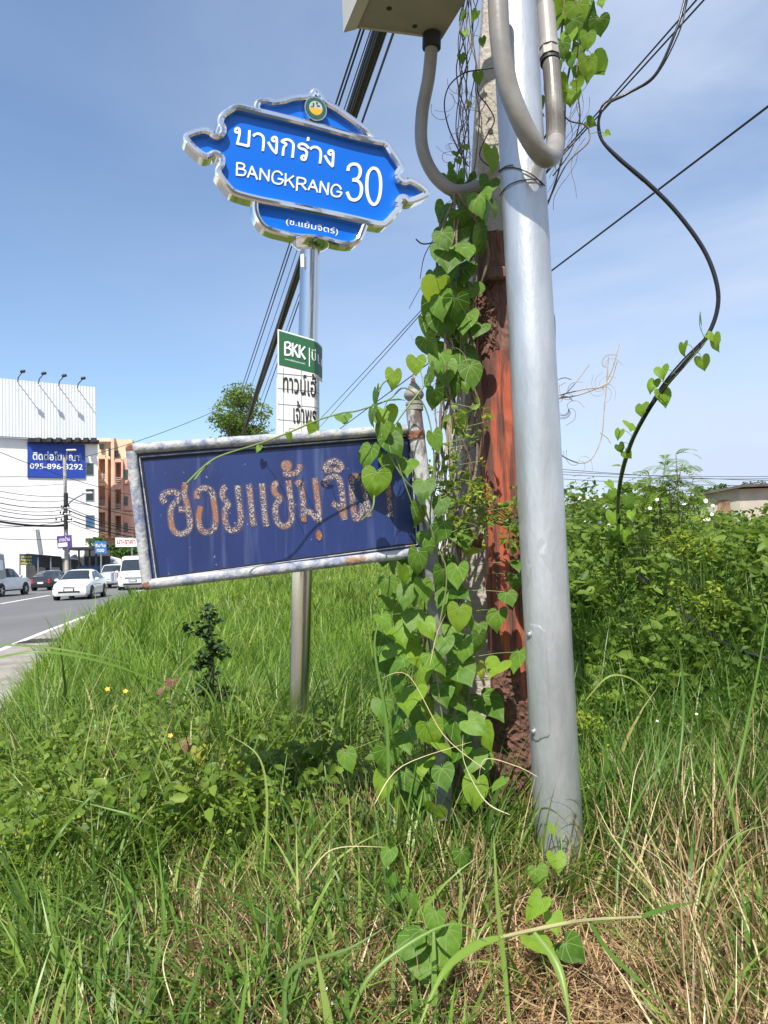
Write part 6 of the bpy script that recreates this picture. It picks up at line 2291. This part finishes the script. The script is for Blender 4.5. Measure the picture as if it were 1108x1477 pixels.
# low herb leaves among the grass (small broad leaves)
def herbs(name, n, y0, y1, u0, u1, hfun, size, m, label, seed, tone=None, up=.5, per=12, spread=.07):
    rg = np.random.default_rng(seed)
    base, cid = field(n, y0, y1, u0, u1, rg, spread, per)
    x, y = base[:, 0], base[:, 1]
    f = rg.uniform(.15, 1, len(x)) ** .7
    z = gz(x, y) + hfun(x, y) * f
    pos = np.stack([x, y, z], 1)
    sz = size(y) * rg.uniform(.6, 1.3, len(x))
    tn = np.clip(rg.uniform(0, .6, cid.max() + 1)[cid] + rg.uniform(0, .45, len(x)), 0, 1)
    o = leafy(name, pos, sz, m, None, tn, up=up, aspect=.62, rng=rg)
    return setp(o, label, 'plants', kind='stuff')


herbs('low_weeds', 6500, 2.7, 5.6, -.60, .20, lambda x, y: np.interp(x / y, [-.5, -.25, 0, .2], [.32, .30, .2, .18]) * np.interp(y, [2, 3.2], [.7, 1.1]) * (1 + .3 * pnoise(x, y, 2, 5)), lambda y: .036 + 0 * y, M_THICK, 'low broad leaved weeds growing through the grass', 61)
herbs('broad_weeds', 3600, 2.7, 4.6, -.60, -.08, lambda x, y: .46 + 0 * x, lambda y: .058 + 0 * y, M_THICK, 'larger broad leaved weeds rising through the left grass', 65, per=10, spread=.07)
herbs('young_weed_leaves', 3200, 2.6, 4.4, -.58, -.12, lambda x, y: .40 + 0 * x, lambda y: .022 + 0 * y, M_BRIGHT, 'yellow green clover like weeds near the pavement edge', 62, per=16, spread=.05)


# the thicket on the right
def Hth(x, y):
    u = x / y
    a = np.interp(y, [3.0, 3.6, 4.2, 5, 6.2, 7.5, 9, 13], [.22, .48, .78, 1.08, 1.48, 1.68, 1.78, 1.9])
    e = np.clip((u - .16) / .10, 0, 1)
    a = a - np.clip((u - .37) / .07, 0, 1) * np.interp(y, [3, 6, 8], [0, .10, .34])
    return (a + .10 * np.clip((y - 4) / 2, 0, 1)) * e * (1 + .10 * pnoise(x, y, 1.7, 14) + .06 * pnoise(x, y, 4.0, 15))


rg = np.random.default_rng(77)
nb = 2500
cy = np.exp(rg.uniform(math.log(3.1), math.log(13), nb))
cu = rg.uniform(.17, 1.0, nb)
cx = cu * cy
top_ = gz(cx, cy) + Hth(cx, cy)
rad = rg.uniform(.10, .24, nb) * (cy / 4.5) ** .6
lvl = rg.uniform(.4, 1.08, nb)
C = np.stack([cx, cy, np.maximum(gz(cx, cy) + .05, top_ * lvl - rad * .5)], 1)
pos, c = blob_points(C, rad, 125000, rg, shell=.6, flat=.75)
pos = pos[(pos[:, 2] > gz(pos[:, 0], pos[:, 1])) & (pos[:, 0] / pos[:, 1] > .165)] if False else pos
ok = (pos[:, 2] > gz(pos[:, 0], pos[:, 1])) & ((pos[:, 0] - gb2.x) ** 2 + (pos[:, 1] - gb2.y) ** 2 > .04) & (pos[:, 0] / pos[:, 1] > .15)
pos, c = pos[ok], c[ok]
tone = np.clip(rg.uniform(0, .55, nb)[c] + rg.uniform(0, .42, len(c)), 0, 1)
sz = (.030 + .0042 * pos[:, 1]) * rg.uniform(.5, 1.3, len(c)) * rg.choice([.6, 1, 1.0, 1.75], nb)[c]
o = leafy('thicket', pos, sz, M_THICK, None, tone, up=.45, aspect=.6, rng=rg)
setp(o, 'dense green thicket of creepers and bushes right of the galvanised pole', 'thicket', kind='stuff')
# stems inside the thicket
b = B()
for i in range(260):
    y = math.exp(random.uniform(math.log(3.3), math.log(10)))
    x = random.uniform(.2, .6) * y
    hgt = float(Hth(np.array(x), np.array(y))) * random.uniform(.6, 1.0)
    p = Vector((x, y, float(gz(x, y)) - .02))
    b.tube([p, p + Vector((random.uniform(-.1, .1), random.uniform(-.1, .1), hgt * .5)), p + Vector((random.uniform(-.25, .25), random.uniform(-.2, .2), hgt))], [.006, .0045, .002], 4, smooth=2)
o = b.put('thicket_stems', m_stem)
setp(o, 'woody brown stems standing inside the thicket', 'stems', kind='stuff')

# tall grass on the right
base, cid = field(44000, 2.6, 8, .19, .95, rng, .05, 8)
x, y = base[:, 0], base[:, 1]
H_ = Hth(x, y)
hh = (H_ * .80 + np.interp(y, [3, 6], [.32, .06])) * rng.uniform(.5, 1.1, len(x))
caz = rng.uniform(0, 6.28, cid.max() + 1)[cid] + rng.normal(0, .6, len(x))
tone = np.clip(.35 + .25 * pnoise(x, y, 1, 18) + rng.normal(0, .18, len(x)), 0, .86)
blades('tall_grass', base, hh * 1.2, .0105 * rng.uniform(.5, 1.5, len(x)) * (y / 4) ** .5 * 1.35, caz, rng.uniform(.4, 2.2, len(x)), G_BIG, 7, tone, 'tall arching green grass in front of the thicket', 'grass', rng)
base, cid = field(5200, 5.5, 10, .40, .75, rng, .12, 30)
x, y = base[:, 0], base[:, 1]
blades('reed_grass', base, (Hth(x, y) + .02) * rng.uniform(.6, 1.1, len(x)), .012 * rng.uniform(.6, 1.4, len(x)), rng.uniform(0, 6.28, len(x)), rng.uniform(.3, 1.2, len(x)), G_MEAD, 6, np.clip(rng.normal(.35, .2, len(x)), 0, 1), 'dense upright reed grass at the far right of the thicket', 'grass', rng)

# green grass growing up round the foot of the timber post and the vine
for (n_, y0, y1, u0, u1, h0) in ((1500, 2.42, 2.80, -.06, .255, .40), (400, 2.45, 2.75, .27, .34, .24)):
    base, cid = field(n_, y0, y1, u0, u1, rng, .04, 6)
    x, y = base[:, 0], base[:, 1]
    caz = rng.uniform(0, 6.28, cid.max() + 1)[cid] + rng.normal(0, .9, len(x))
    blades('post_foot_grass', base, h0 * rng.uniform(.45, 1.25, len(x)), .009 * rng.uniform(.5, 1.5, len(x)), caz, rng.uniform(.2, 1.7, len(x)), G_MIX, 7, np.clip(rng.normal(.5, .28, len(x)), 0, 1), 'green grass growing round the foot of the timber post' if n_ > 600 else 'green grass just right of the galvanised pole foot', 'grass', rng)

# dead stems still standing
for (n_, y0, y1, u0, u1, h0, sd) in ((1500, 2.35, 3.4, .27, .64, .44, 5), (700, 2.7, 3.4, -.16, .02, .34, 6), (500, 2.3, 3.0, .10, .24, .26, 7)):
    base, cid = field(n_, y0, y1, u0, u1, rng, .06, 7)
    x, y = base[:, 0], base[:, 1]
    caz = rng.uniform(0, 6.28, cid.max() + 1)[cid] + rng.normal(0, 1, len(x))
    blades('dead_stems', base, h0 * rng.uniform(.5, 1.25, len(x)), .0075 * rng.uniform(.5, 1.5, len(x)), caz, rng.uniform(.0, .9, len(x)) * rng.choice([1, 2.4], len(x), p=[.75, .25]), G_STRAW, 6, rng.uniform(.15, 1, len(x)), {5: 'tall dead straw stems standing right of the galvanised pole', 6: 'brown dead stems standing round the foot of the stainless post', 7: 'short dead stems left of the galvanised pole foot'}[sd], 'grass', rng, tilt=rng.uniform(0, .3, len(x)))

# broad-bladed grass scattered through the foreground
base, cid = field(8500, 1.45, 4.8, -.62, 1.0, rng, .05, 6)
x, y = base[:, 0], base[:, 1]
caz = rng.uniform(0, 6.28, cid.max() + 1)[cid] + rng.normal(0, .9, len(x))
hb_ = np.interp(y, [1.5, 2.3, 3.5], [.28, .40, .56]) * rng.uniform(.5, 1.35, len(x))
hb_ = np.where((np.abs(x / y - .22) < .14) & (y < 2.8), hb_ * .48, hb_)
blades('broad_grass', base, hb_, .014 * rng.uniform(.5, 1.5, len(x)), caz, rng.uniform(.4, 2.3, len(x)), G_BIG, 8, rng.uniform(0, 1, len(x)), 'broad bladed bent grass scattered through the foreground', 'grass', rng)

# single long blades, bent over, in the foreground and at the side (each a plant one can point to)
m_blade = G_BLUE


def big_blade(name, pts, w, label, cat='grass blade', group=None, m=None, rnd=.5, fold=.5):
    P3 = [P(*p) for p in pts]
    sp, _ = catmull(P3, [1] * len(P3), 6)
    n = len(sp)
    px_ = pts[0][0]
    V, Fs = [], []
    for i, p in enumerate(sp):
        t = i / (n - 1)
        d = (sp[min(i + 1, n - 1)] - sp[max(i - 1, 0)]).normalized()
        view = (EYE - p).normalized()
        s = d.cross((view + Vector((0, 0, .7))).normalized()).normalized()
        nn = s.cross(d).normalized()
        ww = w * (min(1, .4 + 1.8 * t)) * (1 - t ** 1.6) * (1 + .08 * math.sin(9 * t + px_)) / 2 + .0003
        V += [p - s * ww, p - nn * ww * fold, p + s * ww]
    for i in range(n - 1):
        Fs += [(i * 3, i * 3 + 1, i * 3 + 4, i * 3 + 3), (i * 3 + 1, i * 3 + 2, i * 3 + 5, i * 3 + 4)]
    me = mesh_of(name, V, Fs, m or m_blade, True)
    at = me.attributes.new('rnd', 'FLOAT', 'POINT')
    at.data.foreach_set('value', [rnd] * len(V))
    at = me.attributes.new('tt', 'FLOAT', 'POINT')
    at.data.foreach_set('value', [.8] * len(V))
    o = link(name, me)
    return setp(o, label, cat, group)


fs_ = empty('grass_stalk', P(560, 1477, 1.75), 'large pale grass stalk lying across the foot of the galvanised pole', 'grass stalk')
B().tube([P(722, 1352, 1.78), P(800, 1335, 1.8), P(850, 1327, 1.82), P(925, 1323, 1.85)], [.0042, .0050, .0044, .003], 8, smooth=4).put('stalk', mat('stalk_pale', (.26, .25, .11), .5, var=.2, scale=12), fs_, smooth=True)
for nm, pts, w, rd in (('leaf_blade', ((722, 1352, 1.78), (690, 1362, 1.76), (650, 1390, 1.72), (625, 1430, 1.68), (598, 1500, 1.62)), .024, .75), ('leaf_blade', ((925, 1323, 1.85), (960, 1310, 1.87), (1010, 1300, 1.9)), .016, .2), ('leaf_blade', ((770, 1345, 1.78), (800, 1385, 1.74), (815, 1430, 1.7), (825, 1500, 1.65)), .024, .7),
                       ('leaf_blade', ((850, 1327, 1.82), (880, 1375, 1.8), (940, 1430, 1.76), (1010, 1500, 1.7)), .014, .3)):
    o = big_blade(nm, pts, w, None, None, None, G_BIG, rd)
    del_ = base_of(fs_)
    o.parent = fs_
    o.location = -del_
arch = 'single long bent grass blade arching in the foreground'
BL = [((735, 1480, 1.7), (728, 1400, 1.75), (718, 1310, 1.8), (714, 1240, 1.85), (712, 1205, 1.88)), ((1075, 1300, 2.2), (1060, 1180, 2.3), (1030, 1090, 2.35), (1000, 1050, 2.35)),
      ((-10, 950, 2.6), (60, 940, 2.62), (150, 955, 2.7), (230, 985, 2.8), (280, 1012, 2.85)), ((-20, 930, 2.5), (60, 933, 2.55), (150, 948, 2.6), (215, 968, 2.7)), ((330, 1095, 3.0), (318, 1050, 3.0), (300, 1000, 3.0), (272, 978, 3.0)),
      ((250, 1210, 2.4), (200, 1180, 2.3), (150, 1165, 2.3), (85, 1148, 2.3)), ((410, 1477, 1.7), (420, 1400, 1.75), (500, 1370, 1.75), (560, 1335, 1.78)), ((500, 1480, 1.65), (540, 1400, 1.7), (640, 1335, 1.75), (700, 1345, 1.75)),
      ((975, 1130, 2.6), (985, 1050, 2.7), (985, 985, 2.75), (978, 930, 2.75), (960, 905, 2.7)), ((845, 1010, 3.0), (880, 975, 3.0), (920, 985, 3.0), (955, 1035, 2.95)), ((1050, 1180, 2.4), (1075, 1060, 2.5), (1095, 960, 2.55), (1108, 880, 2.6)),
      ((30, 1300, 2.2), (80, 1210, 2.2), (130, 1150, 2.3), (180, 1120, 2.3), (240, 1110, 2.4)), ((380, 1260, 2.4), (385, 1150, 2.5), (372, 1090, 2.55), (330, 1060, 2.6)), ((560, 1180, 2.4), (558, 1050, 2.5), (540, 930, 2.6), (556, 880, 2.65)),
      ((900, 1400, 2.1), (890, 1290, 2.2), (902, 1200, 2.3), (940, 1120, 2.35), (975, 1085, 2.4)), ((1000, 1440, 2.0), (1020, 1300, 2.1), (1060, 1210, 2.2), (1110, 1190, 2.2))]
TUSS = {}


def tussock(key, px, py, d, label):
    p = P(px, py, d)
    TUSS[key] = empty('grass_tussock', Vector((p.x, p.y, float(gz(p.x, p.y)))), label, 'grass tussock')


tussock('l', 150, 1000, 2.7, 'long arching grass blades leaning over the weeds beside the pavement')
tussock('c', 600, 1477, 1.75, 'broad bent grass blades at the bottom edge left of the pole foot')
tussock('r', 1000, 1150, 2.5, 'tall bent grass blades right of the galvanised pole')
tussock('v', 560, 1180, 2.45, 'single tall green blade rising along the left side of the leaf column')
tussock('dv', 690, 1130, 2.45, 'pale dry blades folded across the base of the leaf column')
tussock('dr', 950, 1250, 2.2, 'pale dry blades standing in the straw right of the pole')
tussock('dl', 250, 1420, 1.8, 'pale dry blades in the lower left foreground')


def tblade(key, *a):
    o = big_blade(*a)
    o.parent = TUSS[key]
    o.location = -base_of(TUSS[key])


KEYS = {0: 'c', 6: 'c', 7: 'c', 1: 'r', 8: 'r', 9: 'r', 10: 'r', 14: 'r', 15: 'r', 13: 'v'}
for i, pts in enumerate(BL):
    tblade(KEYS.get(i, 'l'), 'blade', pts, random.uniform(.009, .016), None, None, None, G_BIG if i % 3 else G_MIX, random.uniform(.2, .8))
for i, pts in enumerate((((700, 1110, 2.5), (640, 1060, 2.5), (590, 975, 2.5), (550, 978, 2.5)), ((735, 1175, 2.4), (700, 1155, 2.4), (670, 1100, 2.4), (668, 1060, 2.4)), ((1060, 1400, 2.0), (1010, 1300, 2.1), (940, 1230, 2.15), (870, 1200, 2.2)), ((775, 1120, 2.4), (745, 1105, 2.4), (700, 1095, 2.4), (690, 1130, 2.4)),
            ((905, 1200, 2.3), (915, 1120, 2.4), (930, 1080, 2.4)), ((995, 1220, 2.3), (985, 1130, 2.4), (988, 1080, 2.4), (1005, 1075, 2.4)), ((440, 1270, 2.2), (480, 1225, 2.2), (560, 1222, 2.2)), ((540, 1160, 2.3), (580, 1105, 2.35), (680, 1070, 2.4)), ((860, 1160, 2.3), (890, 1215, 2.2), (960, 1300, 2.1), (1020, 1370, 2.0)),
            ((250, 1450, 1.7), (235, 1390, 1.8), (250, 1340, 1.9)), ((120, 1440, 1.8), (100, 1380, 1.9), (90, 1350, 1.9)), ((620, 960, 2.5), (630, 915, 2.5), (643, 885, 2.5)))):
    tblade({2: 'dr', 4: 'dr', 5: 'dr', 8: 'dr', 6: 'dl', 9: 'dl', 10: 'dl'}.get(i, 'dv'), 'dry_blade', pts, random.uniform(.0022, .0042), None, None, None, G_STRAW, random.uniform(.6, 1))

# pinnate sapling on the thicket
sap = P(955, 790, 6.4)
sg = float(gz(sap.x, sap.y))
sl2 = empty('feathery_sapling', Vector((sap.x, sap.y, sg)), 'feathery leaved sapling rising above the thicket left of the house', 'sapling')
crown_px = [(960, 662), (935, 680), (985, 668), (1000, 690), (925, 700), (965, 690), (948, 712), (990, 708), (975, 655)]
b = B()
root = Vector((sap.x, sap.y, sg))
fr_tips = []
for (px, py) in crown_px:
    tip = P(px, py, 6.4 + random.uniform(-.2, .2))
    mid = root.lerp(tip, .6) + Vector((random.uniform(-.1, .1), 0, .1))
    b.tube([root, mid, tip], [.012, .007, .0025], 5, smooth=4)
    fr_tips.append(tip)
b.put('stem', m_stem, sl2, smooth=True)
rg = np.random.default_rng(9)
for tip in fr_tips:
    for k_ in range(13):
        a = random.uniform(0, 6.28)
        d = Vector((math.cos(a), math.sin(a) * .8, random.uniform(.1, .7))).normalized()
        Lf = random.uniform(.18, .32)
        pts = [tip.lerp(root, .035 * k_ * random.random())]
        for j in range(12):
            d = (d + Vector((0, 0, -.10))).normalized()
            pts.append(pts[-1] + d * Lf / 12)
        V, Fs = [], []
        for j in range(1, 13):
            dd = (pts[j] - pts[j - 1]).normalized()
            s = dd.cross(Vector((0, 0, 1))).normalized()
            ll = .060 * math.sin(math.pi * (j + 1) / 15)
            for sg_ in (1, -1):
                o_ = len(V)
                q = pts[j]
                V += [q, q + s * sg_ * ll * .5 + dd * .010, q + s * sg_ * ll + dd * .012, q + s * sg_ * ll * .5 - dd * .009]
                Fs.append((o_, o_ + 1, o_ + 2, o_ + 3))
        o_ = len(V)
        for j in range(0, 12, 2):
            s = (pts[j + 1] - pts[j]).cross(Vector((0, 0, 1))).normalized() * .0012
            V += [pts[j] - s, pts[j] + s, pts[min(j + 2, 12)] + s, pts[min(j + 2, 12)] - s]
            Fs.append((o_, o_ + 1, o_ + 2, o_ + 3))
            o_ += 4
        off = base_of(sl2)
        me = mesh_of('frond', [v - off for v in V], Fs, M_THICK)
        at = me.attributes.new('rnd', 'FLOAT', 'POINT')
        at.data.foreach_set('value', [random.uniform(.4, .85)] * len(V))
        link('frond', me, sl2)

# yellow-green sprig in front of the thicket, small flowers
b_ = P(985, 800, 5.2)
for i, (px, py, d_, lab) in enumerate(((1000, 775, 5.2, 'yellow green leafy shrublet standing out on the thicket below the house'), (1010, 870, 4.4, 'yellow green leafy sprig in the thicket beside the fallen black cable'), (840, 1050, 3.3, 'bright small leaved sprig right beside the galvanised pole'), (700, 730, 2.7, 'bright leafy sprig against the red timber'))):
    c_ = P(px, py, d_)
    gzz = float(gz(c_.x, c_.y))
    t = empty('leafy_sprig', Vector((c_.x, c_.y, gzz)) if i < 3 else c_, lab, 'shrub')
    rg = np.random.default_rng(40 + i)
    k_ = 9
    Cn = np.array([c_[:]]) + rg.normal(0, 1, (k_, 3)) * np.array([.10, .06, .08]) * (d_ / 4)
    pos, cc_ = blob_points(Cn, np.full(k_, .05 * d_ / 4), 260, rg)
    leafy('foliage', pos, rg.uniform(.02, .035, 260) * (d_ / 4), M_BRIGHT, t, rg.uniform(.2, 1, 260), up=.6, aspect=.6, rng=rg)
    b = B()
    r0 = Vector((c_.x, c_.y, gzz)) if i < 3 else P(752, 765, 2.75)
    for q in Cn:
        b.tube([r0, r0.lerp(Vector(q), .5), Vector(q)], [.004, .003, .0012], 4, smooth=3)
    b.put('stem', m_petiole, t)
m_wf = mat('white_petals', (.75, .75, .72), .6)
m_yf = mat('orange_yellow_petals', (.75, .38, .02), .6)


def flower(px, py, d, r, m, label, group=None):
    c = P(px, py, d)
    t = empty('wildflower', Vector((c.x, c.y, float(gz(c.x, c.y)))), label, 'flower', group)
    n_ = (EYE - c).normalized() + Vector((0, 0, .6))
    n_.normalize()
    a_ = n_.orthogonal().normalized()
    b2 = n_.cross(a_)
    for k_ in range(5):
        an = k_ * 2 * math.pi / 5 + px
        dd = a_ * math.cos(an) + b2 * math.sin(an)
        ss = n_.cross(dd)
        B().add([c, c + dd * r * .6 + ss * r * .35 + n_ * r * .1, c + dd * r + n_ * r * .15, c + dd * r * .6 - ss * r * .35 + n_ * r * .1], [(0, 1, 2, 3)]).put('petal', m, t)
    B().lathe(c, n_, [(r * .18, 0), (r * .15, r * .12)], 8).put('flower_centre', m_yf if m is m_wf else m_syel, t)
    B().tube([Vector((c.x, c.y, float(gz(c.x, c.y)))), c.lerp(Vector((c.x, c.y, float(gz(c.x, c.y)))), .4) + Vector((.01, 0, 0)), c], .0012, 4).put('stem', m_petiole, t)


for (px, py, lab) in ((155, 994, 'orange yellow wildflower, leftmost in the clover like weeds'), (181, 997, 'orange yellow wildflower just right of the leftmost one'), (246, 1061, 'orange yellow wildflower below the dark leafy climber')):
    flower(px, py, 3.3, .012, m_yf, lab)
for i in range(16):
    flower(random.choice((random.uniform(930, 960), random.uniform(960, 1080), random.uniform(1015, 1030), random.uniform(840, 900))), random.uniform(715, 765), 5.8 + random.uniform(-.3, .5), .017, m_wf, 'small white flower dotted over the right thicket', 'white flowers on the thicket')
for (px, py) in ((1005, 1030), (948, 1040), (1025, 1140)):
    flower(px, py, 3.0, .006, m_wf, 'tiny white flower low in the grass right of the pole', 'tiny white flowers in the right foreground')

# climber on a stub, left of the stainless post; its shadow is put into dark leaf colours
c0 = P(300, 1000, 4.2)
cl = empty('shaded_leafy_climber', Vector((c0.x, c0.y, float(gz(c0.x, c0.y)))), 'dark leafy climber, shadow painted into its leaves, covering a thin upright stub in the meadow', 'climber')
rg = np.random.default_rng(4)
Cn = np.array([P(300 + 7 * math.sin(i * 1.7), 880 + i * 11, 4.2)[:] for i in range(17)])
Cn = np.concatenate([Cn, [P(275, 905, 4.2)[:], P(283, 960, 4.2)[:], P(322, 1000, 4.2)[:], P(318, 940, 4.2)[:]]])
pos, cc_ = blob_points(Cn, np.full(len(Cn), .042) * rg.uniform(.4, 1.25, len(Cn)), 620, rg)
leafy('foliage', pos, rg.uniform(.025, .05, 620), foliage_mat('shaded_climber_leaves', [(0, (0.010, 0.022, 0.008)), (1, (0.06, 0.115, 0.024))], trans=.15), cl, None, up=.3, aspect=.7, rng=rg)
B().tube([Vector((c0.x, c0.y, float(gz(c0.x, c0.y)))), P(306, 960, 4.2), P(298, 875, 4.2)], [.02, .014, .006], 6, smooth=3).put('stub', m_wirefine, cl)
# dry red leaves low in the weeds
for i, (px, py, s, lab) in enumerate(((246, 985, 22, 'larger dry reddish leaf standing beside the dark climber'), (231, 998, 12, 'small dry reddish leaf left of the dark climber'), (266, 1075, 24, 'dry brownish leaf in the weeds below the wildflower'), (287, 1088, 26, 'olive brown withered leaf low in the weeds'))):
    o = heart(None, px, py, s, 3.3, random.uniform(-30, 30), 'r') if False else None
    t = empty('withered_leaf', P(px, py, 3.35), lab, 'leaf')
    heart(t, px, py, s, 3.35, random.uniform(-30, 30), 'r' if i != 3 else 'y')
    q = P(px, py, 3.35)
    B().tube([Vector((q.x, q.y, float(gz(q.x, q.y)))), q], .0015, 4).put('stalk', m_stem, t)

# foil wrapper in the litter, drain grate on the pavement
fw = P(487, 1440, 1.88)
m_foil = mat('crumpled_foil', (.62, .62, .64), .28, .6, scale=28, col2=(.55, .06, .05), lo=.5, hi=.54, detail=3)
rg = random.Random(3)
V, Fs = [], []
for j in range(9):
    for i in range(11):
        V.append(Vector((fw.x + (i - 5) * .0115 + rg.gauss(0, .003), fw.y + (j - 4) * .010 + rg.gauss(0, .003), fw.z + rg.uniform(-.012, .014) + .01 * math.sin(i * .8))))
for j in range(8):
    for i in range(10):
        a = j * 11 + i
        Fs.append((a, a + 1, a + 12, a + 11))
me = mesh_of('foil_wrapper', V, Fs, m_foil)
o = link('foil_wrapper', me)
md = o.modifiers.new('t', 'SOLIDIFY')
md.thickness = .0008
setp(o, 'crumpled red and silver foil wrapper lying in the straw', 'wrapper')
pg = G(66, 924, .025)
dg_ = empty('drain_cover', pg, 'dark cast iron drain cover set in the pavement slabs', 'drain cover')
B().box(pg + Vector((0, 0, .0)), (.95, .75, .012)).put('plate', m_trim, dg_)
for i in range(7):
    B().box(pg + Vector((-.39 + i * .13, 0, .012)), (.05, .68, .012)).put('bar', mat('cast_iron', (.10, .09, .085), .7, .3), dg_)
